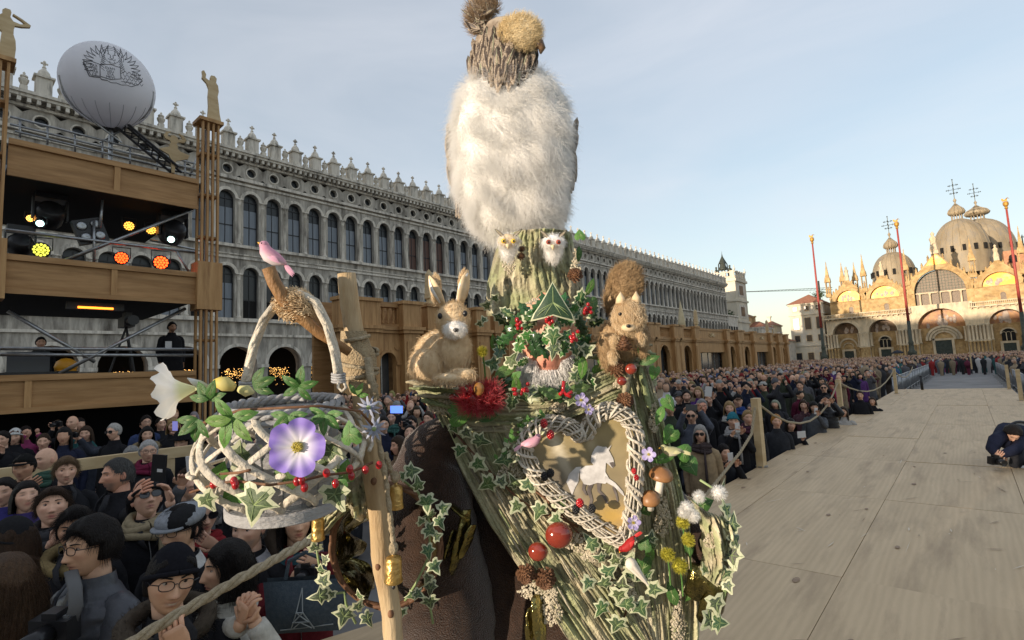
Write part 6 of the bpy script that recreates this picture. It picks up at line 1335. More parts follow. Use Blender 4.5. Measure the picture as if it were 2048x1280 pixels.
fill(-12.7, -3.2, -2, 9, 500, .55); fill(-15.4, -2.9, 6.2, 26, 1500, .52); fill(-15.4, -3.1, 26, 60, 1500, .6); fill(1.75, 9, 17, 60, 900, .6); fill(-36, -3.2, 60, 138, 2600, .75); fill(-3.4, 2.6, 61, 138, 700, .7); fill(2.2, 25, 60, 138, 1800, .75)
spots.sort(); used_ = {}; ind = 0; rest = []
def zone(x, y, px):
    if px < 900: return 'left of the costumed figure'
    if x > 1: return 'behind the right hand barrier'
    return 'near the first rope post' if y < 11 else ('between two rope posts' if y < 15.5 else ('near the third rope post' if y < 26 else ('before the far pavilions' if y < 60 else 'in the far crowd')))
wsum = [c[2] for c in coats]
for (D, x, y, z, px, py) in spots:
    hidden = 860 < px < 1335
    if hidden and D < 6: continue
    if ind >= 236 or hidden or D > 60: rest.append((D, x, y, z)); continue
    tpl = None
    for _ in range(40):
        if ind < len(templates): c = templates[ind]
        else: c = cr_.choice(templates)
        co = cr_.choices(coats, wsum)[0]; hcol = None; hl = c[2]
        if c[1] in ('beanie', 'cap'): hcol = cr_.choice(hatcs); hl = hcol[1] + ' ' + hl
        lab = 'person with %s and %s%s %s' % (hl, co[1], ', hands raised,' if c[3] else '', zone(x, y, px))
        if lab not in used_: tpl = c; break
    if tpl is None: tpl = c
    used_[lab] = used_.get(lab, 0) + 1; ind += 1
    t = tpl[0] if not tpl[4] else copy_tree(tpl[0]); tpl[4] = True
    tgt = (0.2, 0.8); yaw = math.atan2(tgt[0] - x, -(tgt[1] - y)) + cr_.gauss(0, .35); sc_ = clamp(z / 1.56, .72, 1.1)
    t.location = (x, y, 0); t.rotation_euler = (0, 0, yaw); t.scale = (1, 1, sc_) if sc_ > .93 else (.97, .97, sc_); t['label'] = lab; t['group'] = 'people standing in the crowd'
    sk = cr_.choice([(1.1, 1.08, 1.06), (1, 1, 1), (1.05, .98, .95), (.92, .86, .8), (1, 1, .92)])
    for ch in t.children:
        n_ = ch.name.split('.')[0]
        if n_ == 'coat': ch.color = (*co[0], 1)
        elif n_ == 'body': ch.color = (*sk, 1)
        elif n_ == 'hat' and hcol: ch.color = (*hcol[0], 1)
        elif n_ == 'hair':
            h_ = dict((a[0] + a[2], a[1]) for a in hairs).get(tpl[1] + tpl[2]) or DK; ch.color = (*[v * cr_.uniform(.8, 1.25) for v in h_], 1)
# everybody further away or hidden: one mass
me_ = MB()
for (D, x, y, z) in rest:
    co = cr_.choices(coats, wsum)[0][0]; a0 = math.atan2(-x, y) + cr_.gauss(0, .3); n = 9
    k = cr_.uniform(.8, 1.4); co = tuple(min(.8, c * k) for c in co)
    me_.lathe([(.11, .0), (.13, .5), (.19, .72), (.2, z - .7), (.25, z - .5), (.245, z - .32), (.21, z - .25), (.09, z - .19), (.07, z - .10)], n, 0, Matrix.Translation((x, y, 0)) @ Matrix.Rotation(a0, 4, 'Z') @ Matrix.Diagonal((1, .62, 1, 1)), cap=False, col=co)
    fy = math.atan2(-x, -(-y)); dx, dy = -x / math.hypot(x, y), -y / math.hypot(x, y)
    hc = cr_.choice([DK, BR, DK, GR, BLO, (.02, .02, .022), (.3, .29, .27), (.12, .06, .03)]); sk = cr_.choice([(.62, .38, .25), (.68, .43, .30), (.50, .30, .19)])
    o = len(me_.v); me_.ell((x, y, z), (.078, .092, .118), 8, 6, 0, Matrix.Rotation(math.atan2(dx, -dy), 4, 'Z'))
    for i in range(o, len(me_.v)):
        v = me_.v[i]; f = (v[0] - x) * dx + (v[1] - y) * dy; me_.c[i] = sk if f > .012 and v[2] < z + .07 else hc
tag(me_.build('far_crowd', mat('far_crowd_cloth', (.9, .9, .9), (1.05, 1.05, 1.05), scale=10, rough=.85, attr='Col'), None, True), 'dense far crowd filling the square before the basilica', 'crowd', kind='stuff')
# an open umbrella and a red and white hat far away
um = thing('umbrella', 'small dark umbrella open above the far crowd', 'umbrella', (-9.8, 120, 0)); b = MB(); b.lathe([(1.0, 2.15), (.8, 2.45), (.4, 2.7), (0, 2.8)], 12, 0, Matrix.Translation((-9.8, 120, 0))); b.build('canopy', m_trous, um, True); b = MB(); b.tube([(-9.8, 120, 1.2), (-9.8, 120, 2.8)], .02, 5); b.build('shaft', m_metal, um)
# two technicians on the tower deck
person('person in black coat bending over the laptop on the tower', atX(84, 685, TX - 1.6).z - 2.04, (TX - 1.75, atX(84, 685, TX - 1.6).y, 2.04), math.pi / 2, lod='mid', seed=70, hair='short', hairc=DK, coat=BLK)
mt_ = atX(344, 655, TX - .8); tm = person('man in black jacket with white badge standing on the tower deck', mt_.z - 2.04, (mt_.x, mt_.y, 2.04), math.pi / 2 + .1, lod='mid', seed=71, hair='short', hairc=DK, coat=BLK, skin=TAN, beard=(.02, .015, .012), wide=1.15, hair_thick=.02)
held('badge', 'white badge hanging on the technician on the tower', 'badge', atX(337, 690, TX - .6), Vector((0, 1, 0)), Vector((0, 0, 1)), Vector((1, 0, 0)), (.13, .17, .006), m_whitep, {})
# ------------------------------------------------------------------ photographer kneeling on the runway
D_ = 7.3; pg = thing('person', 'photographer in black kneeling bent over camera on the runway', 'person', atD(2022, 938, D_)); pg.location.z = SZ; q = lambda px, py, d=0.: atD(px, py, D_ + d)
b = MB(); hd = frame(q(2024, 866, -.16), scr((1, -.25, .1)), Vector((0, 0, 0)), scr((0, 1, 0))); fz = scr((-.25, -.75, .62)); ux = scr((1, -.1, .28)); ux = (ux - fz * ux.dot(fz)).normalized(); Mh = frame(q(2024, 866, -.16), ux, -fz, ux.cross(-fz)); add_head(b, Mh, 'mid', 0, 81)
b.tube([q(2030, 868, -.1), q(2036, 872, .05)], [.055, .06], 8, col=(.45, .285, .21)); b.tube([q(1986, 895, -.2), q(2000, 908, -.3)], [.03, .026], 8, col=(.47, .295, .22)); hand(b, q(1999, 905, -.3), scr((.5, -.5, .3)), scr((0, 1, .4)), 1., .8); hand(b, q(1990, 918, -.35), scr((.2, .6, .3)), scr((-.6, 0, .6)), 1., .8, side=-1); b.build('body', m_skin, pg, True)
b = MB(); b.tube([q(2062, 925, .1), q(2056, 900, .12), q(2040, 878, .08), q(2018, 872, 0), q(2002, 878, -.05)], [.17, .20, .215, .19, .11], 16, jit=.1); b.tube([q(2004, 872, -.1), q(1992, 880, -.16), q(1984, 898, -.22), q(1990, 905, -.28), q(2000, 908, -.3)], [.085, .085, .07, .06, .045], 10); b.tube([q(2040, 880, -.1), q(2034, 898, -.3), q(2016, 905, -.38), q(2000, 912, -.36)], [.09, .075, .06, .045], 10); b.build('jacket', m_coat, pg, True, color=NAVY)
b = MB(); b.tube([q(2064, 925, 0), q(2040, 912, -.35), q(2030, 934, -.3)], [.12, .10, .07], 10); b.tube([q(2070, 925, .1), q(2052, 934, -.3), q(2074, 936, .1)], [.12, .09, .06], 10); b.build('trousers', m_trous, pg, True)
b = MB(); b.ell(q(2042, 934, -.33), (.10, .06, .045), 10, 6); b.build('shoe', m_whitep, pg, True); b = MB(); hair_shell(b, Mh, 'mid', 'short', .02, 81); b.build('hair', m_hair, pg, True, color=DK)
photo_camera(1990, 921, D_ - .4, 'black camera with large lens resting on the runway boards', 1.15)
wb = thing('camera_bag', 'white bag with dark rim on the kneeling photographer', 'bag', q(2036, 850, .3)); b = MB(); b.ell(q(2040, 862, .3), 1., 16, 10, 0, Matrix((CR, CU, -CF)).transposed().to_4x4() @ Matrix.Diagonal((.17, .13, .09, 1))); b.build('bag_body', mat('pale_cloth', (.45, .44, .40), rough=.8), wb, True); b = MB(); b.tube([q(2040, 862, .25) + CR * .175 * math.cos(a) + CU * .135 * math.sin(a) for a in np.linspace(0, 2 * math.pi, 21)], .02, 8, cap=False); b.build('rim', m_black, wb, True)
# ------------------------------------------------------------------ the costumed figure
m_bark = mat('mossy_bark', (.75, .75, .72), (1.15, 1.12, 1.05), scale=22, rough=.9, bump=.5, bscale=120, attr='Col')
m_lich = mat('cream_lichen', (.44, .38, .27), (.60, .54, .42), scale=40, rough=.95)
m_burlap = mat('burlap', (.33, .25, .15), (.47, .37, .23), scale=90, rough=.95, bump=.6, bscale=260)
m_robe = mat('brown_wool', (.026, .0125, .007), (.05, .025, .0145), scale=40, rough=1., bump=.55, bscale=320, sheen=.35, spec=.1)
m_foil = mat('crumpled_gold_foil', (.10, .085, .025), (.42, .36, .14), scale=12, rough=.16, metal=.95, bump=1., bscale=16)
m_ivyg = mat('ivy_green', (.045, .085, .04), (.10, .15, .075), scale=14, rough=.42, bump=.2, bscale=40, trans=.12, objcol=True)
m_ivyc = mat('ivy_cream_edge', (.50, .54, .34), (.66, .67, .48), scale=14, rough=.5, trans=.15)
m_holly = mat('holly_green', (.015, .05, .018), (.05, .13, .04), scale=12, rough=.22, spec=.6, objcol=True)
m_leaf = mat('fresh_leaf', (.08, .20, .045), (.15, .31, .085), scale=12, rough=.4, bump=.2, bscale=40, trans=.2, objcol=True)
m_vein = mat('leaf_vein', (.22, .30, .12), (.3, .38, .18), scale=10, rough=.5)
m_berry = mat('red_berry', (.30, .006, .01), (.46, .014, .018), scale=20, rough=.15, coat=.6)
m_chest = mat('polished_chestnut', (.16, .018, .012), (.27, .04, .02), scale=18, rough=.12, coat=.9)
m_straw = mat('straw_fibre', (.62, .46, .27), (.82, .66, .44), scale=30, rough=.7)
m_strawd = mat('dark_straw', (.28, .18, .09), (.44, .31, .17), scale=30, rough=.75)
m_down = mat('white_down', (.84, .83, .80), (.90, .89, .87), scale=5, rough=.9, trans=.45)
m_downc = mat('down_core', (.82, .80, .76), (.88, .86, .83), scale=6, rough=1.)
m_wick = mat('bleached_wicker', (.52, .47, .38), (.74, .68, .57), scale=26, stretch=(1, 1, 1), rough=.7, bump=.5, bscale=90, c3=(.36, .33, .28), s3=14)
m_greyw = mat('grey_washed_wood', (.30, .30, .31), (.44, .44, .44), scale=20, stretch=(1, 1, 3), rough=.8, bump=.4, bscale=80)
m_staff = mat('peeled_branch', (.42, .30, .16), (.58, .45, .28), scale=9, stretch=(3, 3, .5), rough=.6, bump=.25, bscale=60, c3=(.28, .17, .08), s3=7)
m_petal = mat('petal', (.95, .95, .95), (1.05, 1.05, 1.05), scale=9, rough=.6, attr='Col', trans=.25)
m_cone = mat('pine_cone', (.10, .045, .022), (.22, .11, .055), scale=40, rough=.7)
m_bell = mat('brass_bell', (.45, .28, .08), (.68, .46, .17), scale=40, rough=.38, metal=.85, bump=.3, bscale=70)
m_cap = mat('mushroom_cap', (.20, .085, .03), (.34, .17, .07), scale=16, rough=.4); m_stem = mat('mushroom_stem', (.68, .62, .52), (.8, .75, .66), scale=30, rough=.7)
F = atD
FG = thing('person', 'person costumed as a tree spirit with bark armour, holly mask and white beard', 'person', (F(1130, 900, 1.36).x, F(1130, 900, 1.36).y, SZ))
def Dch(px): return 1.15 + .10 * ((px - 1130) / 270.) ** 2
def ch(px, py, lift=.012): return F(px, py, Dch(px) - lift)
def pl(P, t):
    n = len(P) - 1; i = min(int(t * n), n - 1); f = t * n - i; return [P[i][k] * (1 - f) + P[i + 1][k] * f for k in range(len(P[i]))]
# body: head, neck, torso, feet
b = MB(); Mh = frame(F(1093, 672, 1.245), CR, CF, CU); add_head(b, Mh, 'mid', 0, 4, (.4, .38, .36))
ba = Vector((FG.location.x, FG.location.y, 0)); nk = F(1093, 790, 1.33)
b.tube([nk + Vector((0, 0, .1)), nk, nk - Vector((0, 0, .12)), nk - Vector((0, 0, .5)) + CF * .12, nk - Vector((0, 0, .85)) + CF * .12], [.055, .06, .12, .15, .14], 14, col=(.5, .31, .24)); b.build('body', m_skin, FG, True, color=(1.12, .92, .9))
r = np.random.RandomState(2); n = 8000; A = r.uniform(-1.25, 1.25, n); Z = r.uniform(-.112, -.03, n)
keep = ~((np.abs(A) < .42) & (Z > -.073) & (Z < -.028)) & (Z < -.028 - .03 * np.cos(A * 1.3)); A, Z = A[keep], Z[keep]; rr = .098 * np.sqrt(np.clip(1 - (Z / .125) ** 2, .12, 1)); P0 = np.stack([np.sin(A) * rr * .74, -np.cos(A) * rr * .98, Z], 1)
d = np.stack([np.sin(A) * .3, -np.cos(A) * .35, -.75 + 0 * A], 1) + r.normal(0, .22, (len(A), 3)); d /= np.linalg.norm(d, axis=1, keepdims=True); L_ = r.uniform(.012, .030, (len(A), 1)); st = np.stack([P0, P0 + d * L_ * .5, P0 + (d + [0, .15, -.3]) * L_], 1)
Mn = np.array(Mh); st = st @ Mn[:3, :3].T + Mn[:3, 3]; hair_obj('beard', st, .0006, mat('white_beard', (.72, .71, .69), (.88, .87, .86), scale=60, rough=.6), FG)
# brown robe: body and left sleeve
rb = MB()
def robe(u, v):
    a = 2 * math.pi * u; top = F(1075, 815, 1.40); z = top.z * (1 - v) + (SZ + .03) * v; w = .15 + .13 * min(1, v * 3.2) + .10 * v; d_ = .085 + .045 * min(1, v * 3) + .09 * v
    f = 1 + .07 * v * math.sin(a * 9 + 1.5 * math.sin(v * 3)) + .03 * nz3(math.cos(a) * 3, math.sin(a) * 3, v * 5)
    c = Vector((top.x, top.y, z)); R2 = Vector((CR.x, CR.y, 0)).normalized(); F2 = Vector((CF.x, CF.y, 0)).normalized(); return c + R2 * (w * math.cos(a) * f) + F2 * (d_ * math.sin(a) * f + .02)
rb.grid(robe, 64, 40); rb.build('robe', m_robe, FG, True)
sl = MB(); pts = [F(930, 850, 1.28), F(872, 905, 1.27), F(858, 985, 1.26), F(858, 1090, 1.25), F(880, 1190, 1.25), F(905, 1290, 1.27)]; sl.tube([a.lerp(b_, k / 6) for a, b_ in zip(pts, pts[1:]) for k in range(6)], [pl([[x] for x in (.05, .08, .105, .12, .125, .125)], i / 29)[0] for i in range(30)], 26, jit=.06); sl.build('sleeve', m_robe, FG, True)
# bark sheets with grain along t
pal_b = [(.38, .34, .24), (.22, .26, .13), (.16, .14, .095), (.50, .46, .35), (.30, .31, .19), (.21, .19, .13)]
def bark(name, Lp, Rp, nu=70, nv=90, amp=.012, seed=0, freq=16, parent=FG, edge=.03, bulge=0., green=.5, nrm=None):
    b = MB(); nn = nrm or -CF
    def q(u, t):
        l, r_ = pl(Lp, t), pl(Rp, t); p = [l[k] * (1 - u) + r_[k] * u for k in range(3)]
        w = u * freq + .9 * nz3(seed, t * 2.2, u * 3) + .25 * nz3(u * 9, t * 9, seed)
        g = abs(nz3(w, t * 1.7, seed)) * 1.5 + .5 * abs(nz3(w * 2.7, t * 3.1, seed + 5)) + .25 * nz3(w * 6, t * 8, seed + 9)
        return p, w, g
    def fn(u, t):
        p, w, g = q(u, t); e_ = min(u, 1 - u, .08) / .08; e2 = min(t, 1 - t, .03) / .03
        jag = .006 * nz3(u * 40, seed, t * 2); return F(*p) + nn * (amp * g * 1.6 + bulge * 4 * u * (1 - u) - edge * (1 - e_) ** 2 - edge * .5 * (1 - e2) ** 2) + CR * jag * .6
    def cf(u, t):
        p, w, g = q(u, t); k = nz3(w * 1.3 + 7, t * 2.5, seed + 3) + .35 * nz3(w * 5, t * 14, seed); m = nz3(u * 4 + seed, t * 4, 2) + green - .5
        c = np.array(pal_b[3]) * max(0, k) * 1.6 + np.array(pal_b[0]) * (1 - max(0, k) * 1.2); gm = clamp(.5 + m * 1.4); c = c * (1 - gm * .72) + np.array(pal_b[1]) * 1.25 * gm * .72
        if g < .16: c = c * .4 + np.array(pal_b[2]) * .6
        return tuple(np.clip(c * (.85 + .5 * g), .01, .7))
    b.grid(fn, nu, nv, 0, cf); return b.build(name, m_bark, parent, True)
X = lambda P: [(a[0], a[1], (a[2] if len(a) > 2 else Dch(a[0]))) for a in P]
bark('bark_hat', [(1000, 470, 1.25), (986, 509, 1.27), (974, 570, 1.27), (972, 632, 1.27)], [(1146, 463, 1.25), (1150, 500, 1.27), (1166, 560, 1.27), (1180, 632, 1.27)], 80, 80, .008, 1, 19, bulge=.075)
bark('bark_panel', X([(858, 806), (880, 858), (918, 944), (976, 1053), (1023, 1124), (1085, 1210), (1140, 1295)]), X([(1010, 850), (1062, 960), (1125, 1050), (1190, 1120), (1250, 1200), (1312, 1295)]), 90, 130, .0065, 2, 21)
bark('bark_panel', X([(1222, 725), (1258, 850), (1272, 1000), (1280, 1100), (1292, 1200), (1302, 1295)]), X([(1296, 720), (1332, 850), (1365, 960), (1390, 1080), (1400, 1200), (1402, 1295)]), 66, 130, .0065, 3, 16, green=.45)
bark('bark_collar', X([(822, 772, 1.23), (900, 775), (1000, 783), (1090, 796), (1195, 742), (1306, 700, 1.22)]), X([(855, 815, 1.24), (955, 868), (1060, 868), (1130, 848), (1235, 800), (1318, 775, 1.22)]), 44, 120, .007, 4, 10, green=.55)
bark('burlap_backing', X([(1000, 845), (1050, 960), (1110, 1045), (1180, 1120), (1245, 1200), (1300, 1290)]), X([(1240, 790), (1270, 900), (1284, 1000), (1290, 1100), (1300, 1200), (1310, 1290)]), 30, 50, .003, 5, 6, edge=.0, green=.1)
# splintered bark layers on both shoulders
for i, (a, e_, w, D) in enumerate([((812, 764), (930, 770), 9, 1.20), ((818, 776), (960, 785), 8, 1.19), ((830, 790), (980, 800), 9, 1.185), ((842, 800), (905, 815), 9, 1.18), ((1180, 700), (1305, 690), 11, 1.18), ((1175, 716), (1312, 708), 10, 1.17), ((1190, 735), (1300, 728), 10, 1.165), ((1170, 690), (1240, 680), 8, 1.2), ((1240, 830), (1262, 730), 9, 1.14), ((1300, 820), (1280, 730), 9, 1.16)]):
    b = MB(); n_ = 14; q = [F(a[0] + (e_[0] - a[0]) * k / n_, a[1] + (e_[1] - a[1]) * k / n_ + 2.5 * nz3(i, k * .5, 2), D) for k in range(n_ + 1)]; kk = D / FPX
    c_ = pal_b[i % 2]; b.tube(q, [w * kk * (.35 + .65 * min(1, k / 2, (n_ - k) / 2)) for k in range(n_ + 1)], 8, col=c_, flat=.5, jit=.8); b.build('bark_splinter', m_bark, FG, True)
sp_ = random.Random(4)
for i in range(60):                                   # loose slivers along the grain
    t_ = sp_.random(); side = sp_.random()
    if side < .6: l, r_ = pl(X([(858, 806), (918, 944), (1023, 1124), (1140, 1295)]), t_), pl(X([(1010, 850), (1100, 1010), (1200, 1135), (1312, 1295)]), t_); dx, dy = .52, .85
    else: l, r_ = pl(X([(1222, 725), (1272, 1000), (1302, 1295)]), t_), pl(X([(1296, 720), (1365, 960), (1402, 1295)]), t_); dx, dy = .15, .98
    u = sp_.uniform(.05, .95); px, py = l[0] + (r_[0] - l[0]) * u, l[1] + (r_[1] - l[1]) * u; ln = sp_.uniform(14, 38); b = MB()
    b.tube([ch(px + dx * ln * s_, py + dy * ln * s_, .014 + .004 * (1 - s_ * s_)) for s_ in (-1, -.4, .3, 1)], [.001, .0035, .003, .0008], 6, col=pal_b[sp_.choice([0, 1, 3, 4, 5])], flat=.6); b.build('bark_sliver', m_bark, FG, True)
# right forearm in a bark cuff, dark hollow inside
bark('bark_cuff', [(1392, 1010, 1.16), (1404, 1060, 1.15), (1410, 1110, 1.15), (1405, 1150, 1.16)], [(1452, 1030, 1.17), (1462, 1080, 1.16), (1455, 1130, 1.17), (1430, 1160, 1.18)], 40, 40, .016, 6, 8, bulge=.03)
b = MB(); b.tube([F(1290, 930, 1.36), F(1345, 1030, 1.32), F(1402, 1090, 1.27), F(1400, 1190, 1.30)], [.05, .055, .055, .05], 14, jit=.2); b.build('sleeve', m_robe, FG, True)
b = MB(); b.tube([F(1385, 1190, 1.20), F(1400, 1150, 1.19), F(1430, 1160, 1.19), F(1425, 1215, 1.2), F(1400, 1240, 1.21)], [.02, .034, .036, .028, .012], 12, jit=.4); b.build('gold_lining', m_foil, FG, True)
# cream lichen crusts
lc = random.Random(9)
def lichen(px, py, rx, ry, n=140, D=None):
    b = MB()
    for i in range(n):
        a, q = lc.uniform(0, 6.28), math.sqrt(lc.random()); x, y = px + rx * q * math.cos(a) * (1 + .3 * math.sin(3 * a)), py + ry * q * math.sin(a); s = lc.uniform(.0018, .0042); p = (F(x, y, D) if D else ch(x, y, .014 + .008 * (1 - q))); o = Vector((lc.gauss(0, 1), lc.gauss(0, 1), lc.gauss(0, 1))).normalized() * s; e_ = o.orthogonal().normalized() * s; g = o.cross(e_).normalized() * s
        b.add([p + o, p + e_, p + g, p - o, p - e_, p - g], [(0, 1, 2), (0, 2, 4), (0, 4, 5), (0, 5, 1), (3, 2, 1), (3, 4, 2), (3, 5, 4), (3, 1, 5)])
    b.build('lichen', m_lich, FG, kind='stuff')
for a in [(887, 808, 26, 22, 260), (1020, 942, 24, 22), (1110, 866, 34, 12), (1075, 1178, 34, 24, 220), (1102, 1215, 20, 38, 220), (1250, 1075, 20, 20), (1326, 1035, 16, 42, 240), (1356, 1235, 13, 55, 240), (1163, 1085, 34, 20), (1308, 835, 9, 30), (1118, 812, 16, 12), (1258, 1190, 16, 40), (1186, 1110, 20, 14), (1240, 765, 12, 12, 70), (1247, 848, 20, 16)]: lichen(*a)
for a in [(1018, 515, 11, 34, 150, 1.165), (1152, 528, 9, 30, 110, 1.20), (900, 768, 36, 8, 120, 1.17), (1425, 1080, 16, 16, 120, 1.12), (1446, 1075, 10, 30, 120, 1.13), (1075, 605, 20, 8, 60, 1.16)]: lichen(*a)
# ---- leaf meshes (unit size, tip towards +Y, face towards +Z)
def leaf_mesh(name, out, mats, inner=.72, cup=.12, vein=True, base=(0, -.1), fold=.0):
    b = MB(); n = len(out); c = Vector((base[0], base[1] * .2 + .1, 0)); z = lambda p: -cup * (p[0] ** 2 + p[1] ** 2) + fold * abs(p[0])
    inn = [((p[0] - c.x) * inner + c.x, (p[1] - c.y) * inner + c.y) for p in out]; mid = [((p[0] - c.x) * .36 + c.x, (p[1] - c.y) * .36 + c.y) for p in out]
    vs = [(p[0], p[1], z(p)) for p in out] + [(p[0], p[1], z(p) + .02) for p in inn] + [(p[0], p[1], z(p) + .025) for p in mid] + [(c.x, c.y, .02)]; ed = 1 if len(mats) > 1 else 0; fs = []; ms = []
    for i in range(n):
        j = (i + 1) % n; fs += [(i, j, n + j, n + i), (n + i, n + j, 2 * n + j, 2 * n + i), (2 * n + i, 2 * n + j, 3 * n)]; ms += [ed, 0, 0]
    b.v = vs; b.f = fs; b.m = ms; b.c = [(1, 1, 1)] * len(vs)
    if vein:
        k = len(mats) - 1 if len(mats) > 2 else 0
        for tp in [p for p in out if (p[0] ** 2 + p[1] ** 2) > .55]: b.tube([(c.x, c.y, .03), ((tp[0] + c.x) / 2, (tp[1] + c.y) / 2, z(((tp[0] + c.x) / 2, (tp[1] + c.y) / 2)) + .04), (tp[0] * .9, tp[1] * .9, z(tp) + .03)], [.022, .016, .008], 4, k)
    return b.mesh(name, mats, True)
ivy_o = [(0, -.42), (.16, -.62), (.45, -.66), (.62, -.52), (.52, -.25), (.92, -.02), (.60, .10), (.36, .22), (.26, .55), (0, 1.0), (-.26, .55), (-.36, .22), (-.60, .10), (-.92, -.02), (-.52, -.25), (-.62, -.52), (-.45, -.66), (-.16, -.62)]
ivy2_o = [(0, -.35), (.3, -.55), (.72, -.42), (.58, -.1), (.78, .2), (.4, .35), (.15, .95), (-.02, .98), (-.34, .4), (-.72, .3), (-.56, -.08), (-.7, -.45), (-.28, -.52)]
holly_o = [(0, -1), (.14, -.86), (.46, -.80), (.30, -.58), (.58, -.34), (.34, -.14), (.56, .14), (.30, .34), (.40, .62), (.14, .74), (0, 1.05), (-.14, .74), (-.40, .62), (-.30, .34), (-.56, .14), (-.34, -.14), (-.58, -.34), (-.30, -.58), (-.46, -.80), (-.14, -.86)]
simple_o = [(0, -1), (.22, -.75), (.40, -.35), (.43, .05), (.32, .5), (.14, .82), (0, 1.05), (-.14, .82), (-.32, .5), (-.43, .05), (-.40, -.35), (-.22, -.75)]
heart_o = [(0, -.5), (.3, -.75), (.65, -.62), (.78, -.25), (.66, .15), (.36, .55), (0, 1.), (-.36, .55), (-.66, .15), (-.78, -.25), (-.65, -.62), (-.3, -.75)]
L_ivy = [leaf_mesh('ivy_leaf', ivy_o, [m_ivyg, m_ivyc, m_vein], .74, .16), leaf_mesh('ivy_leaf', ivy2_o, [m_ivyg, m_ivyc, m_vein], .62, .10), leaf_mesh('ivy_leaf', [(x * .85, y * 1.1) for x, y in ivy_o], [m_ivyg, m_ivyc, m_vein], .80, .3)]
L_hol = [leaf_mesh('holly_leaf', holly_o, [m_holly, m_ivyc, m_vein], .80, .22), leaf_mesh('holly_leaf', holly_o, [m_holly], .8, .3), leaf_mesh('holly_leaf', [(x * 1.15, y * .9) for x, y in holly_o], [m_holly, m_ivyc, m_vein], .86, .1)]
L_sim = leaf_mesh('leaf', simple_o, [m_leaf, m_leaf, m_vein], .8, .15, fold=.15); L_hea = leaf_mesh('heart_leaf', heart_o, [m_leaf, m_leaf, m_vein], .8, .2)
lr = random.Random(31)
def leaf(me, name, parent, P, s, ang, tilt=.35, col=None, n=None):
    """ang = direction of the tip on screen, degrees counter-clockwise from right"""
    a = math.radians(ang); nn = (n or (-CF + CR * lr.uniform(-tilt, tilt) + CU * lr.uniform(-tilt, tilt))).normalized(); y = CR * math.cos(a) + CU * math.sin(a); y = (y - nn * y.dot(nn)).normalized(); x = y.cross(nn)
    return inst(name, me, parent, frame(P, x, y, nn, s), color=col or tuple(v * lr.uniform(.8, 1.25) for v in (1, 1, 1)))
U = lambda u, v: (820 + u / 2.56, 780 + v / 2.56)
for i, (u, v, s, an) in enumerate([(225, 195, 30, -60), (285, 215, 34, -40), (360, 260, 42, -20), (255, 310, 34, 250), (345, 375, 44, -30), (485, 355, 44, 200), (400, 480, 46, 215), (465, 470, 32, 60), (535, 475, 36, 120), (610, 480, 46, 75), (550, 590, 38, 230), (660, 620, 42, 250), (770, 580, 40, 60), (750, 660, 34, 200), (930, 785, 42, 130), (1020, 805, 46, 40), (1110, 890, 46, 60), (975, 860, 30, 170), (1015, 930, 42, 40), (915, 985, 38, 240), (995, 990, 38, 200), (1085, 1000, 42, 80), (1070, 1045, 46, 270), (1110, 1095, 42, 190), (1180, 1115, 46, 300), (1245, 1020, 48, 0), (980, 1120, 40, 240), (1060, 1200, 46, 250), (1215, 945, 30, 30), (1240, 800, 30, 100), (1235, 755, 28, 80), (1130, 940, 36, 300), (1180, 960, 30, 320), (1050, 870, 30, 100)]):
    px, py = U(u, v); leaf(L_ivy[i % 3], 'ivy_leaf', FG, ch(px, py, .036), s * 1.5 / 2.56 * Dch(px) / FPX, an, .25)
b = MB(); b.tube([ch(*U(u, v), .016) for u, v in ((200, 180), (300, 300), (420, 430), (560, 560), (680, 640), (780, 640), (920, 800), (1020, 960), (1120, 1100), (1080, 1210))], .0025, 6); b.tube([ch(*U(u, v), .016) for u, v in ((620, 500), (700, 560), (760, 650), (860, 700))], .003, 6); b.build('ivy_stem', m_cone, FG, True)
H = lambda u, v: (940 + u / 4., 540 + v / 4.)
def msk(px, py, lift=0.): return F(px, py, 1.115 + .10 * ((px - 1095) / 85.) ** 2 - lift)
mk = [(0, 270, 400, 95, 155), (1, 440, 400, 100, 10), (1, 350, 470, 90, 190), (0, 880, 240, 85, 80), (0, 990, 330, 75, 70), (1, 885, 440, 80, 110), (1, 915, 560, 85, 30), (2, 395, 600, 80, 250), (1, 520, 620, 95, 265), (0, 560, 550, 75, 40), (2, 760, 545, 75, 60), (0, 830, 610, 80, 290), (2, 745, 630, 70, 250), (2, 610, 560, 60, 200), (0, 700, 440, 75, 20), (0, 820, 360, 85, 40), (2, 760, 390, 75, 160), (2, 480, 530, 75, 170), (1, 590, 640, 70, 300), (0, 470, 440, 70, 200), (0, 1010, 420, 70, 20), (2, 900, 500, 60, 10), (0, 300, 350, 80, 140), (1, 540, 320, 85, 60), (1, 790, 320, 85, 120), (0, 500, 360, 80, 30), (2, 830, 330, 75, 70), (1, 600, 270, 80, 100), (1, 740, 270, 80, 80), (1, 450, 330, 80, 120), (2, 640, 470, 60, 90), (0, 690, 600, 60, 280)]
for k, u, v, s, an in mk: px, py = H(u, v); leaf(L_hol[k], 'holly_leaf', FG, msk(px, py, .012 + lr.uniform(0, .022)), s * 1.22 / 4. * 1.15 / FPX, an, .45, col=(1.6, 1.9, 1.3) if k == 2 else None)
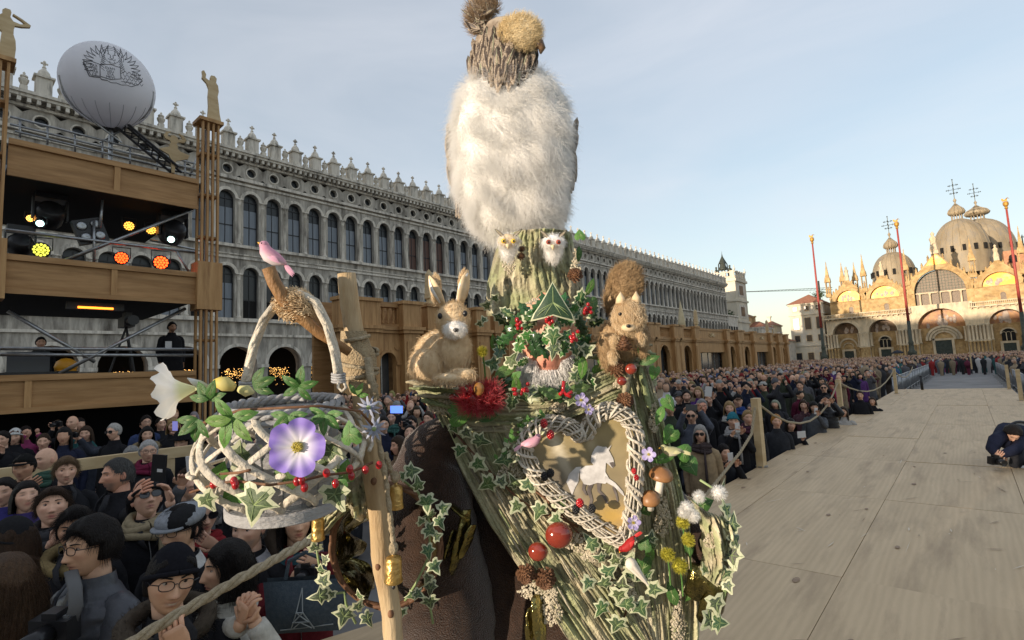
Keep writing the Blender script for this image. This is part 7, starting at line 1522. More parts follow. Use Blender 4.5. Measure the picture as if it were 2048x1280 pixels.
L_big = leaf_mesh('ivy_leaf', [(0, -.5), (.45, -.62), (1.0, -.72), (.88, -.42), (.60, -.02), (.34, .42), (0, 1.1), (-.34, .42), (-.60, -.02), (-.88, -.42), (-1.0, -.72), (-.45, -.62)], [m_ivyg, m_ivyc, m_vein], .90, .22); leaf(L_big, 'ivy_leaf', FG, msk(*H(665, 275), .05), 43 * 1.13 / FPX, 90, .05, (.55, .7, .75), n=-CF + CU * .15); leaf(L_ivy[2], 'ivy_leaf', FG, msk(*H(668, 530), .048), 25 * 1.13 / FPX, 272, .05); leaf(L_ivy[2], 'ivy_leaf', FG, msk(*H(670, 635), .045), 22 * 1.13 / FPX, 262, .1)
for u, v, s, an in [(140, 285, 70, 170), (200, 230, 60, 60), (80, 430, 50, 200), (110, 400, 50, 120)]: px, py = H(u, v); leaf(L_ivy[1], 'ivy_leaf', FG, F(px, py, 1.21), s / 4 * 1.2 / FPX, an, .5)
def cluster(u, v, n=9, r=.0043, M_=H, D=1.11):
    px, py = M_(u, v); b = MB()
    for i in range(n): b.ell(F(px + lr.gauss(0, 4.2), py + lr.gauss(0, 4.4), D + lr.uniform(-.006, .006)), r, 8, 6)
    b.build('berry_cluster', m_berry, FG, True)
for u, v in ((385, 430), (640, 405), (940, 315), (840, 545)): cluster(u, v, 12, D=1.07 if u != 940 else 1.10)
for u, v in ((375, 975), (445, 930)): cluster(u, v, 6, D=1.08)
wr_ = [(200, 600, 75, 100), (270, 560, 85, 30), (240, 640, 80, 250), (180, 750, 80, 170), (290, 800, 90, 30), (230, 850, 70, 200), (340, 1040, 90, 260), (280, 940, 80, 250), (370, 930, 80, 100), (430, 1010, 75, 300), (500, 985, 85, 20), (570, 985, 80, 200), (640, 985, 80, 160), (690, 1010, 85, 330), (750, 960, 75, 60), (820, 1030, 70, 330), (870, 950, 85, 10), (900, 880, 80, 60), (950, 880, 85, 300), (880, 700, 80, 80), (900, 780, 80, 260), (850, 850, 70, 60), (930, 640, 70, 30), (330, 720, 75, 60), (350, 860, 70, 220), (310, 900, 75, 150), (420, 740, 55, 200), (860, 800, 55, 40)]
for i, (u, v, s, an) in enumerate(wr_): px, py = H(u, v); leaf((L_hol + L_ivy)[i % 6] if i % 4 else L_sim, 'holly_leaf' if (i % 6) < 3 and i % 4 else 'leaf', FG, F(px, py, 1.125 - lr.uniform(0, .03) + .05 * abs(px - 1095) / 110), s * 1.2 / 4 * 1.15 / FPX, an, .5)
for px, py, s, an in [(1206, 733, 17, 300), (1195, 745, 15, 240), (1298, 720, 18, 20), (1282, 700, 15, 100), (1310, 745, 15, 260), (1320, 830, 17, 250), (1338, 805, 17, 300), (1342, 870, 20, 230), (1368, 905, 20, 160), (1330, 915, 22, 200), (1380, 930, 20, 300), (1300, 1000, 15, 0), (1292, 1020, 15, 300), (1300, 1110, 20, 290), (1285, 1135, 22, 280), (1290, 1090, 14, 80), (1160, 470, 12, 90), (1158, 508, 13, 270), (1180, 575, 16, 250), (1185, 605, 15, 280), (975, 835, 18, 190), (920, 828, 26, 10), (1345, 1190, 22, 110), (1385, 1180, 22, 50), (1405, 1010, 22, 20), (1378, 1090, 18, 100)]:
    leaf(L_hea if lr.random() < .6 else L_sim, 'leaf', FG, ch(min(px, 1345), py, .03) if 900 < py < 900 else F(px, py, (Dch(px) if px > 1220 or px < 1000 else 1.2) - .04), s * 1.25 * 1.15 / FPX, an, .45, col=(.55, .6, .6) if lr.random() < .5 else (1, 1.05, .9))
for px, py, s, an in [(1440, 985, 20, 60), (1465, 1048, 18, 80), (1452, 1020, 18, 30), (1462, 1108, 24, 290), (1470, 1078, 18, 20), (1452, 1145, 18, 250), (1432, 1205, 22, 280), (1420, 1238, 24, 210), (1438, 1245, 20, 350), (1455, 1170, 14, 300), (1410, 1140, 12, 90)]: leaf(L_ivy[lr.randrange(3)], 'ivy_leaf', FG, F(px, py, 1.12), s * 1.35 * 1.12 / FPX, an, .6)
b = MB()
for q in ([(1400, 960), (1440, 985), (1462, 1050), (1470, 1110), (1455, 1170), (1432, 1240)], [(1440, 1130), (1450, 1190), (1420, 1240)]): b.tube([F(px, py, 1.135) for px, py in q], .0028, 6)
b.build('ivy_stem', m_vein, FG, True)
# box sprigs with small pale leaves
b = MB()
for i in range(170):
    t_ = lr.random(); px, py = 1020 + 55 * t_ + lr.gauss(0, 13), 905 - 70 * t_ + lr.gauss(0, 13); p = ch(px, py, .02 + lr.uniform(0, .03)); a = Vector((lr.gauss(0, 1), lr.gauss(0, 1), lr.gauss(0, 1))).normalized() * .0085; e_ = a.orthogonal().normalized() * .0045; b.add([p - a, p + e_, p + a, p - e_], [(0, 1, 2, 3)], 0 if i % 2 else 1)
b.build('box_sprig', [m_leaf, m_ivyc], FG, kind='stuff')
# gold foil tatters
for i, (a, e_, w) in enumerate([((935, 1020), (905, 1150), 14), ((948, 1050), (920, 1120), 10), ((900, 1010), (940, 1040), 16), ((1072, 1190), (1085, 1300), 18), ((1060, 1215), (1062, 1300), 12), ((910, 1060), (890, 1120), 8)]):
    b = MB(); n_ = 10; b.tube([F(a[0] + (e_[0] - a[0]) * k / n_, a[1] + (e_[1] - a[1]) * k / n_ + 3 * nz3(i, k, 1), 1.13 + .01 * nz3(k, i, 4)) for k in range(n_ + 1)], [w * 1.13 / FPX * (.3 + math.sin(math.pi * min(k / n_ * .9 + .1, 1)) ** .7) for k in range(n_ + 1)], 10, flat=.25, jit=.5); b.build('foil_strip', m_foil, FG, True)
# red coral twig under the beard
b = MB(); 
for q in ([(1128, 762), (1126, 780), (1132, 790), (1145, 783)], [(1128, 782), (1118, 790)], [(1132, 788), (1142, 794)]): b.tube([F(px, py, 1.10) for px, py in q], .0042, 6)
b.build('red_twig', m_berry, FG, True)

# ------------------------------------------------------------------ fuzzy animals: ellipsoids covered with fibres
def fuzz(name, parent, ells, n, ln, rad, mt, seed, flow=(0, -1, .3), wild=.35, lift=.5, k=3, sq=0):
    """ells: list of (px, py, D, rx, ry, rz in px, weight); flow on screen (right, up, to camera)"""
    r = np.random.RandomState(seed); fl = np.array(scr(flow)); out_ = []; tot = sum(e_[3] * e_[4] for e_ in ells)
    cr, cu, cf = np.array(CR), np.array(CU), -np.array(CF)
    for (px, py, D, rx, ry, rz) in ells:
        m = int(n * rx * ry / tot); d = r.normal(0, 1, (m, 3)); d /= np.linalg.norm(d, axis=1, keepdims=True); kk = D / FPX
        if sq: d *= (np.abs(d) ** 3).sum(1, keepdims=True) ** (-1 / 3)
        c = np.array(F(px, py, D)); p = c + (d[:, :1] * rx * cr + d[:, 1:2] * ry * cu + d[:, 2:] * rz * cf) * kk; nn = d[:, :1] / rx * cr + d[:, 1:2] / ry * cu + d[:, 2:] / rz * cf; nn /= np.linalg.norm(nn, axis=1, keepdims=True)
        t = fl - nn * (nn @ fl)[:, None] + r.normal(0, wild, (m, 3)) + (1.1 * np.sin(p * 75 + np.array([0, 2, 4]) + 1.5 * np.sin(p[:, ::-1] * 48)) if sq else 0); t /= np.linalg.norm(t, axis=1, keepdims=True); dd = t + nn * lift; dd /= np.linalg.norm(dd, axis=1, keepdims=True); L = ln * r.uniform(.5, 1.15, (m, 1)); q = [p - nn * .002]
        for i in range(1, k): q.append(p + dd * L * i / (k - 1) + (fl * .25 - nn * .12) * L * (i / (k - 1)) ** 2)
        out_.append(np.stack(q, 1))
    return hair_obj(name, np.concatenate(out_), rad, mt, parent)
def blob(name, parent, e_, mt, fn=None, n=20):
    px, py, D, rx, ry, rz = e_; k = D / FPX; b = MB(); b.ell((0, 0, 0), 1., n, n * 2 // 3, 0, Matrix((CR * rx * k, CU * ry * k, -CF * rz * k)).transposed().to_4x4(), fn); c = F(px, py, D); b.v = [tuple(Vector(v) + c) for v in b.v]; return b.build(name, mt, parent, True)
# big white owl on top
ow = thing('owl_figure', 'large fluffy white owl with brown feathered head standing on the bark hat', 'owl', F(1060, 480, 1.28))
m_feather = mat('brown_feather', (.16, .11, .07), (.58, .49, .38), scale=14, stretch=(1, 1, 1), rough=.6, trans=.1); m_fdark = mat('dark_feather', (.035, .025, .02), (.12, .09, .07), scale=14, rough=.5)
sqf = lambda d: (abs(d.x) ** 3 + abs(d.y) ** 3 + abs(d.z) ** 3) ** (-1 / 3)
body = [(1022, 300, 1.30, 107, 150, 80), (1034, 390, 1.30, 88, 88, 72)]
for e_ in body: blob('down_core', ow, e_, m_downc, sqf, 32)
fuzz('down_feathers', ow, body, 56000, .038, .00026, m_down, 5, (0, -1, .1), .8, .8, 4, 1)
fuzz('down_feathers', ow, [(e_[0], e_[1], e_[2], e_[3] * 1.02, e_[4] * 1.02, e_[5] * 1.02) for e_ in body], 9000, .046, .0002, m_down, 6, (0, -.4, .1), 1.0, 1.1, 4, 1)
blob('head', ow, (1010, 100, 1.28, 62, 60, 58), m_feather); blob('neck', ow, (1010, 135, 1.28, 66, 40, 60), m_feather)
fe = leaf_mesh('feather', [(0, -1), (.16, -.7), (.22, -.1), (.17, .5), (.05, .95), (-.05, .95), (-.17, .5), (-.22, -.1), (-.16, -.7)], [m_feather, m_fdark, m_ivyc], .7, .1, vein=True); fe2 = leaf_mesh('feather', [(0, -1), (.16, -.7), (.22, -.1), (.17, .5), (.05, .95), (-.05, .95), (-.17, .5), (-.22, -.1), (-.16, -.7)], [m_fdark, m_feather, m_vein], .7, .1, vein=False)
for i in range(150): 
    t_ = lr.random(); px = 1004 + (38 + 26 * t_) * lr.uniform(-1, 1); py = 78 + 66 * t_ + max(0, px - 1020) * .25 * (1 - t_); leaf(fe if lr.random() < .5 else fe2, 'feather', ow, F(px, py, 1.195 + .07 * ((px - 1012) / 75) ** 2 + .012 * (1 - t_) + .004 * lr.random()), lr.uniform(26, 46) * 1.22 / FPX, 262 - (px - 1012) * .25 + lr.uniform(-14, 14) + (px < 975) * -6, .3)
for i in range(34):
    s_ = 1 if i % 2 else -1; t_ = lr.random(); px = (1023 + s_ * (118 - 24 * max(0, t_ - .5) * 2)) ; leaf(fe2, 'wing_feather', ow, F(px + s_ * lr.uniform(2, 9), 250 + 170 * t_, 1.32), lr.uniform(22, 36) * 1.3 / FPX, 270 - s_ * 14 * (1 - 2 * t_) + lr.uniform(-6, 6), .2)
m_disc = mat('orange_face_hair', (.60, .46, .24), (.80, .68, .45), scale=20, rough=.8)
blob('face_disc', ow, (1040, 68, 1.215, 42, 36, 22), m_disc); fuzz('face_hair', ow, [(1040, 68, 1.21, 43, 37, 24)], 2600, .014, .0004, m_disc, 7, (.5, .6, .5), .8, .6)
blob('ear_tuft', ow, (957, 38, 1.26, 17, 26, 16), m_feather); blob('ear_tuft', ow, (972, 16, 1.26, 20, 16, 18), m_feather); fuzz('tuft_hair', ow, [(957, 38, 1.26, 19, 28, 18), (974, 16, 1.26, 21, 15, 18)], 2600, .024, .0004, mat('tuft_brown', (.26, .18, .11), (.48, .36, .24), scale=30, rough=.8), 8, (-.4, .6, .3), .9, .9)
for i in range(26): leaf(fe2 if i % 2 else fe, 'tuft_feather', ow, F(lr.uniform(935, 975), lr.uniform(6, 62), 1.235), lr.uniform(12, 20) * 1.23 / FPX, lr.uniform(95, 215), .5)
b = MB(); b.tube([F(1070, 86, 1.22), F(1079, 88, 1.21), F(1084, 97, 1.21), F(1081, 108, 1.215)], [.012, .012, .009, .002], 10); b.build('beak', mat('horn_beak', (.12, .07, .04), (.26, .17, .10), scale=30, rough=.35), ow, True)
# two small owls under it
for (px, py, lab, c1, ec, mtw) in ((1017, 484, 'small cream toy owl with yellow eyes and feather brows on the bark hat', m_straw, (.75, .5, .05), m_straw), (1107, 486, 'small white fluffy toy owl with red eyes on the bark hat', m_down, (.35, .06, .03), m_down)):
    t = thing('toy_owl', lab, 'toy owl', F(px, py + 22, 1.12), 'small owls on the bark hat'); blob('body', t, (px, py + 12, 1.125, 15, 26, 14), m_downc); blob('head', t, (px, py - 2, 1.11, 22, 15, 15), m_downc if mtw is m_down else m_straw, n=16); fuzz('plumage', t, [(px, py + 12, 1.125, 15, 26, 14), (px, py - 2, 1.11, 22, 15, 15)], 1500, .012, .0004, m_down, 9, (0, -1, .2), .6, .5)
    for s_ in (-1, 1):
        e_ = blob('eye', t, (px + s_ * 10, py - 2, 1.092, 5, 5, 4), mat('owl_eye_%d' % int(ec[1] * 100), ec, rough=.2), n=12); p = blob('pupil', e_, (px + s_ * 10, py - 2, 1.0885, 2.4, 2.4, 2), m_black, n=8); p.location = (0, 0, 0)
        leaf(L_sim if 0 else fe, 'brow_feather', t, F(px + s_ * 17, py - 17, 1.10), 15 * 1.1 / FPX, 90 - s_ * 48, .1, n=-CF)
    b = MB(); b.lathe([(.005, 0), (.003, .006), (0, .012)], 8, 0, frame(F(px - 1, py + 4, 1.09), CR, CU.cross(CR) * -1 if 0 else CF, -CU)); b.build('beak', m_disc, t, True)
# straw rabbit
rbt = thing('straw_rabbit', 'straw rabbit with upright ears sitting on the left bark shoulder', 'rabbit figure', F(880, 765, 1.16))
E = [(880, 712, 1.18, 50, 52, 46), (858, 728, 1.15, 38, 36, 34), (912, 700, 1.14, 30, 44, 28), (906, 640, 1.13, 34, 36, 32), (925, 748, 1.10, 28, 12, 16), (900, 755, 1.09, 30, 9, 14)]
for i, e_ in enumerate(E): blob(['body', 'haunch', 'chest', 'head', 'paw', 'paw'][i], rbt, e_, m_straw)
fuzz('straw_fur', rbt, E[:3] + E[4:], 9000, .015, .0004, m_straw, 11, (-.2, -.8, .4), .35, .14); fuzz('head_fur', rbt, E[3:4], 2600, .009, .0004, m_straw, 18, (0, .5, .2), .4, .14)
for (a, m_, t_, w) in (((886, 612), (870, 580), (858, 552), 15), ((920, 608), (928, 572), (936, 540), 14)):
    b = MB(); b.tube([F(*a, 1.14), F((a[0] + m_[0]) / 2, (a[1] + m_[1]) / 2, 1.135), F(*m_, 1.135), F((m_[0] + t_[0]) / 2, (m_[1] + t_[1]) / 2, 1.135), F(*t_, 1.14)], [w * .0007, w * .00105, w * .0012, w * .0009, w * .0002], 12, flat=.4); er_ = b.build('ear', m_straw, rbt, True)
    for f_ in (.25, .5, .75): pass
    b = MB(); b.tube([F(a[0] - 6, a[1] - 6, 1.131), F(m_[0] - 6, m_[1], 1.126), F(t_[0], t_[1] + 6, 1.133)], [.004, .007, .002], 8, flat=.4); b.build('inner_ear', m_downc, er_, True, loc=(0, 0, 0)); fuzz('ear_fur', rbt, [(m_[0] + .2 * (a[0] - m_[0]), m_[1], 1.142, w * .7, 30, 6)], 500, .010, .0004, m_straw, 12, (t_[0] - a[0], a[1] - t_[1], 10), .2, .15)
blob('muzzle', rbt, (910, 658, 1.10, 22, 17, 16), m_downc); fuzz('muzzle_fur', rbt, [(910, 658, 1.10, 23, 18, 17)], 900, .008, .0004, m_down, 13, (0, -.5, .5), .7, .5); blob('nose', rbt, (912, 660, 1.085, 6, 5, 5), m_black, n=10)
for px, py in ((880, 632), (930, 627)): blob('eye', rbt, (px, py, 1.096, 5, 6.5, 4), m_black, n=10)
# straw squirrel
sq = thing('straw_squirrel', 'straw squirrel with bushy tail holding a cone on the right bark shoulder', 'squirrel figure', F(1240, 715, 1.15))
E = [(1240, 680, 1.17, 42, 44, 36), (1257, 634, 1.13, 33, 36, 30), (1216, 705, 1.14, 17, 34, 18), (1212, 690, 1.13, 15, 26, 14), (1285, 680, 1.15, 14, 34, 16)]
for i, e_ in enumerate(E): blob(['body', 'head', 'leg', 'arm', 'arm'][i], sq, e_, m_strawd)
T_ = [(1251, 566, 1.21, 32, 36, 26), (1230, 600, 1.22, 20, 38, 20)]
for e_ in T_: blob('tail', sq, e_, m_strawd)
fuzz('tail_fur', sq, T_, 6000, .016, .0004, m_strawd, 14, (.3, .8, .2), .6, .5); fuzz('straw_fur', sq, E[:1] + E[2:], 4500, .014, .0004, m_strawd, 15, (0, -.8, .3), .4, .2); fuzz('face_fur', sq, E[1:2], 2200, .013, .0004, m_straw, 16, (0, -.8, .5), .35, .2)
for px, py in ((1226, 712), (1281, 676), (1229, 682)): blob('paw', sq, (px, py, 1.108, 9, 13, 9), m_strawd); fuzz('paw_fur', sq, [(px, py, 1.108, 9, 13, 9)], 350, .010, .0004, m_straw, 19, (0, -1, .2), .3, .15)
for px, py in ((1241, 601), (1272, 600)): b = MB(); b.lathe([(.011, 0), (.009, .012), (.0, .026)], 8, 0, frame(F(px, py + 6, 1.125), CR, CF, CU)); b.build('ear', m_straw, sq, True)
for px, py in ((1240, 628), (1276, 630)): blob('eye', sq, (px, py, 1.104, 4, 4, 3), m_black, n=8)
blob('nose', sq, (1257, 652, 1.092, 5, 4, 4), m_black, n=8); blob('muzzle', sq, (1257, 655, 1.104, 15, 9, 11), m_straw)
# pine cones
def pine_cone(px, py, D, r, label, ax=None, ln=1.25):
    t = thing('pine_cone', label, 'pine cone', F(px, py, D), 'pine cones on the bark costume'); k = r * D / FPX; ax = (ax or (-CF + CU * .25)).normalized(); s_, u_ = ring_frame(ax); c = F(px, py, D); b = MB(); b.lathe([(k * .5, -k * .6), (k * .62, 0), (k * .3, k * .7), (0, k)], 10, 0, frame(c, s_, u_, ax)); b.build('core', m_cone, t, True); sc = MB()
    for i in range(46):
        f = i / 45; a = i * 2.399; rr = k * (1.0 - .82 * f ** 1.4) ; h = k * (-.7 + 1.55 * f * ln * .8); d = s_ * math.cos(a) + u_ * math.sin(a); p = c + d * rr * .55 + ax * h; tip = c + d * rr * 1.05 + ax * (h + k * .22); w = d.cross(ax) * k * .20 * (1.2 - f * .7); sc.add([p - w * .6, p + w * .6, tip + w, tip + d * k * .06 + ax * k * .05, tip - w, (p + tip) / 2 + ax * k * .10], [(0, 1, 5), (1, 2, 5), (2, 3, 5), (3, 4, 5), (4, 0, 5), (4, 3, 2, 1, 0)])
    sc.build('cone_scales', m_cone, t, kind='stuff')
pine_cone(1052, 1149, 1.13, 19, 'flat pine cone lower left on the chest bark'); pine_cone(1091, 1158, 1.125, 21, 'larger pine cone beside the first on the chest bark'); pine_cone(1151, 549, 1.17, 15, 'pine cone on the right of the bark hat'); pine_cone(1236, 738, 1.12, 17, 'dark pine cone under the squirrel'); pine_cone(1251, 801, 1.12, 17, 'pine cone at the top right of the heart wreath'); pine_cone(1248, 690, 1.085, 18, 'small cone held by the straw squirrel', CU); pine_cone(1042, 512, 1.13, 8, 'tiny round cone under the cream owl'); pine_cone(1043, 498, 1.13, 7, 'tiny cone beside the beak of the cream owl')
# chestnuts, mushrooms, burr
for px, py, r_, D, lab, mt in ((1118, 1070, 28, 1.10, 'big glossy red chestnut on the chest bark', m_chest), (1076, 1103, 20, 1.11, 'smaller glossy red chestnut left of the big one', m_chest), (1262, 738, 12, 1.10, 'shiny brown conker beside the dark pine cone', m_chest), (1244, 762, 10, 1.10, 'small dark conker below the pine cone', m_chest)):
    t = thing('chestnut', lab, 'chestnut', F(px, py, D), 'chestnuts on the bark costume'); blob('shell', t, (px, py, D, r_, r_ * .93, r_ * .75), mt)
for (px, py, w, h, sx, sy, lab) in ((1322, 944, 24, 17, 1316, 990, 'large brown capped mushroom right of the heart wreath'), (1300, 992, 20, 17, 1301, 1018, 'small brown capped mushroom below the large one')):
    t = thing('mushroom', lab, 'mushroom', F(sx, sy, 1.14), 'mushrooms beside the heart wreath'); k = 1.12 / FPX; c = F(px, py + h * .4, 1.12); b = MB(); up = (c - F(sx, sy, 1.13)).normalized(); s_, u_ = ring_frame(up); M_ = frame(c, s_, u_, up); b.tube([F(sx, sy, 1.13), c], [w * .36 * k, w * .27 * k], 12); b.build('stem', m_stem, t, True); b = MB(); b.lathe([(w * .3 * k, -.001), (w * k * .96, -h * .2 * k), (w * k, 0), (w * .9 * k, h * .4 * k), (w * .55 * k, h * .85 * k), (0, h * k)], 20, 0, M_); b.build('cap', m_cap, t, True); b = MB(); b.lathe([(w * .28 * k, -.0015), (w * .93 * k, -h * .23 * k)], 20, 0, M_, cap=False); b.build('gills', m_stem, t)
t = thing('spiny_burr', 'red spiny burr with a brown nut on the left chest', 'burr', F(958, 800, 1.12)); blob('husk', t, (948, 800, 1.13, 26, 22, 20), m_berry); blob('husk', t, (978, 795, 1.13, 18, 26, 18), m_berry); fuzz('spines', t, [(948, 800, 1.13, 27, 23, 21), (978, 795, 1.13, 19, 27, 19)], 1500, .026, .0006, mat('burr_spine', (.46, .05, .07), (.62, .12, .13), scale=20, rough=.5), 17, (0, .1, .2), .6, 1.2, 2); blob('nut', t, (958, 778, 1.095, 11, 14, 9), mat('brown_nut', (.26, .12, .03), (.36, .19, .06), scale=20, rough=.2, coat=.5)); blob('nut', t, (905, 795, 1.13, 8, 7, 7), m_chest)
# fuzzy balls: cotton and yellow
for i, (px, py, r_) in enumerate(((1397, 993, 10), (1437, 985, 14), (1374, 1014, 12), (1386, 1030, 12), (1366, 1024, 9))): t = thing('cotton_ball', ['small white cotton tuft left of the ivy', 'outermost white cotton tuft', 'white cotton tuft nearest to the mushrooms', 'lowest white cotton tuft', 'smallest white cotton tuft'][i], 'cotton tuft', F(px, py, 1.1), 'cotton tufts on the right sleeve'); blob('core', t, (px, py, 1.1, r_ * .7, r_ * .7, r_ * .7), m_downc, n=10); fuzz('fibres', t, [(px, py, 1.1, r_ * .8, r_ * .8, r_ * .8)], 500, .009, .0003, m_down, 20 + i, (0, 0, .2), 1., 1.2)
m_yel = mat('yellow_pollen', (.34, .32, .03), (.52, .47, .06), scale=20, rough=.8)
for i, (px, py, r_) in enumerate(((1365, 1045, 12), (1376, 1080, 12), (1335, 1110, 13), (1360, 1132, 15), (965, 704, 8))): t = thing('yellow_thistle', ['topmost yellow thistle flower on the right panel', 'second yellow thistle flower on the right panel', 'yellow thistle flower nearest to the ivy', 'lowest and largest yellow thistle flower', 'single yellow thistle flower beside the rabbit'][i], 'flower', F(px, py, 1.12), 'yellow thistle flowers'); blob('head', t, (px, py, 1.12, r_ * .7, r_ * .7, r_ * .6), m_yel, n=10); fuzz('florets', t, [(px, py, 1.12, r_ * .8, r_ * .8, r_ * .7)], 420, .008, .0005, m_yel, 30 + i, (0, .3, .4), .8, 1.2, 2); b = MB(); b.tube([F(px, py, 1.125), F(px + 4, py + 30, 1.14), F(px + 6, py + 60, 1.145)], .002, 5); b.build('stalk', m_leaf, t)
# raspberries and blackberries
for i, (px, py, mt, lab) in enumerate(((1088, 847, m_berry, 'upper red raspberry on the left heart lobe'), (1101, 869, m_berry, 'lower red raspberry on the left heart lobe'), (1160, 1006, m_berry, 'red raspberry on the lower left of the heart'), (1089, 953, m_black, 'left blackberry on the heart wreath'), (1101, 946, m_black, 'right one of two blackberries on the heart wreath'), (1152, 1019, m_black, 'blackberry under the lower red raspberry'), (1184, 1017, m_black, 'blackberry at the lower edge of the picture'), (1268, 942, m_berry, 'upper faded berry on the right heart side'), (1273, 955, m_berry, 'lower faded berry on the right heart side'))):
    k = (9 if i < 7 else 6) * 1.08 / FPX; b = MB(); c = F(px, py, 1.075)
    for j in range(34): f = 1 - 2 * (j + .5) / 34; a = j * 2.4; q = math.sqrt(1 - f * f); b.ell(c + (CR * q * math.cos(a) * .8 + CF * q * math.sin(a) * .8 + CU * f) * k * .8, k * .3, 6, 4)
    tag(b.build('berry', mt, None, True), lab, 'berry', 'berries on the heart wreath')
# heart wreath with the framed print
hw = thing('heart_wreath', 'whitewashed wicker heart framing a print on the chest', 'wreath', F(1180, 950, 1.11)); hp = [(1166, 870), (1135, 852), (1092, 847), (1060, 868), (1050, 902), (1072, 948), (1110, 988), (1152, 1022), (1200, 1056), (1246, 1078), (1262, 1035), (1268, 980), (1271, 920), (1270, 868), (1250, 832), (1215, 820), (1188, 838)]
def cr_pt(P, t):
    n = len(P); i = int(t * n) % n; f = t * n - int(t * n); p0, p1, p2, p3 = P[i - 1], P[i], P[(i + 1) % n], P[(i + 2) % n]; return [.5 * (2 * p1[k] + (p2[k] - p0[k]) * f + (2 * p0[k] - 5 * p1[k] + 4 * p2[k] - p3[k]) * f * f + (3 * p1[k] - p0[k] - 3 * p2[k] + p3[k]) * f ** 3) for k in (0, 1)]
N_ = 150; cl = [F(*cr_pt(hp, i / N_), 1.115) for i in range(N_)]; kk = 1.11 / FPX
for s in range(9):                                    # rods and wrapped withies
    b = MB(); q = []
    for i in range(N_ + 1):
        d = (cl[(i + 1) % N_] - cl[i - 1 if i < N_ else N_ - 1]).normalized(); o = d.cross(-CF).normalized(); a = s * .7 + .25 * math.sin(i * .2 + s); q.append(cl[i % N_] + (o * math.cos(a) * 13 + -CF * math.sin(a) * 9) * kk)
    b.tube(q, .0022, 5); b.build('wicker_rod', m_wick, hw, True)
for s in range(84):
    b = MB(); i0 = s * N_ / 84; dr = 1 if s % 2 else -1; q = []
    for j in range(9):
        i = (i0 + j * .75 * (1 if s % 3 else 1.5)) % N_; i_ = int(i); d = (cl[(i_ + 1) % N_] - cl[i_ - 1]).normalized(); o = d.cross(-CF).normalized(); a = dr * (-.3 + j / 8 * 3.7); q.append(cl[i_].lerp(cl[(i_ + 1) % N_], i - i_) + (o * math.cos(a) * 16.5 + -CF * math.sin(a) * 12) * kk)
    b.tube(q, .0034, 6, flat=.6); b.build('wicker_wrap', m_wick, hw, True)
pr_ = MB(); pts = [cr_pt(hp, i / 60) for i in range(60)]; cx, cy = 1185, 935; m_print = mat('print_paper', (.95, .95, .95), (1.03, 1.03, 1.03), scale=14, rough=.35, attr='Col')
def pcol(x, y):
    t = clamp((y - 840) / 210); ray_ = max(0, math.sin((x - 1078) * .085 - (y - 850) * .035)) ** 2 * clamp(1.35 - t * 1.5) * clamp((1200 - x) / 60); c = np.array((.34, .27, .13)) * (1 - t) + np.array((.26, .22, .16)) * t; c = c + ray_ * np.array((.46, .44, .38)); g = math.exp(-((x - 1222) / 38) ** 2 - ((y - 1032) / 26) ** 2); c = c * (1 - g) + np.array((.55, .36, .10)) * g; g = math.exp(-((x - 1110) / 40) ** 2 - ((y - 960) / 40) ** 2) * .7; c = c * (1 - g) + np.array((.10, .09, .08)) * g; return tuple(np.clip(c * (1 + .25 * nz3(x * .05, y * .05, 1)), .01, .8))
vs = []; cs = []; fs = []
for i in range(13):
    for p in pts: s = i / 12 * .97; x, y = cx + (p[0] - cx) * s, cy + (p[1] - cy) * s; vs.append(F(x, y, 1.118)); cs.append(pcol(x, y))
for i in range(12):
    for j in range(60): fs.append((i * 60 + j, (i + 1) * 60 + j, (i + 1) * 60 + (j + 1) % 60, i * 60 + (j + 1) % 60))
pr_.add(vs, fs, 0, cs); pr_.build('print', m_print, hw)
m_horse = mat('print_white', (.50, .48, .46), (.74, .72, .70), scale=45, rough=.4); m_hsh = mat('print_grey', (.10, .085, .08), (.22, .19, .17), scale=30, rough=.4)
def flat(poly, mt, D=1.1165, name='printed_horse'):
    b = MB(); b.add([F(*U(u, v), D) for u, v in poly], [tuple(range(len(poly)))]); b.build(name, mt, hw)
flat([(800, 470), (815, 430), (850, 395), (878, 392), (868, 420), (862, 470), (845, 500), (830, 540), (815, 505)], m_horse)
flat([(870, 405), (900, 388), (940, 385), (955, 350), (950, 320), (975, 292), (1005, 290), (1020, 312), (1040, 350), (1048, 388), (1035, 400), (1015, 380), (1003, 372), (1000, 420), (1020, 455), (1000, 480), (960, 475), (920, 488), (890, 482), (872, 450)], m_horse, 1.1160)
for q in ([(900, 470), (912, 480), (905, 520), (922, 560), (915, 590), (932, 592), (936, 560), (925, 515), (940, 480)], [(955, 470), (960, 520), (985, 545), (1005, 580), (1018, 585), (1000, 540), (975, 515), (978, 475)], [(885, 470), (880, 510), (900, 540), (908, 540), (895, 505), (905, 475)]): flat(q, m_hsh, 1.1163)
flat([(1000, 440), (1050, 475), (1090, 520), (1098, 545), (1085, 535), (1045, 495), (995, 468)], m_horse, 1.1158); flat([(1045, 490), (1060, 530), (1068, 570), (1060, 575), (1052, 540), (1035, 500)], m_hsh, 1.1161); flat([(1012, 300), (1032, 280), (1018, 308)], m_horse, 1.1157); flat([(1020, 372), (1042, 368), (1048, 388), (1035, 398)], m_hsh, 1.1157); flat([(945, 300), (930, 330), (925, 365), (940, 385), (955, 350), (960, 310), (985, 290), (960, 285)], m_horse, 1.1156, 'printed_mane')
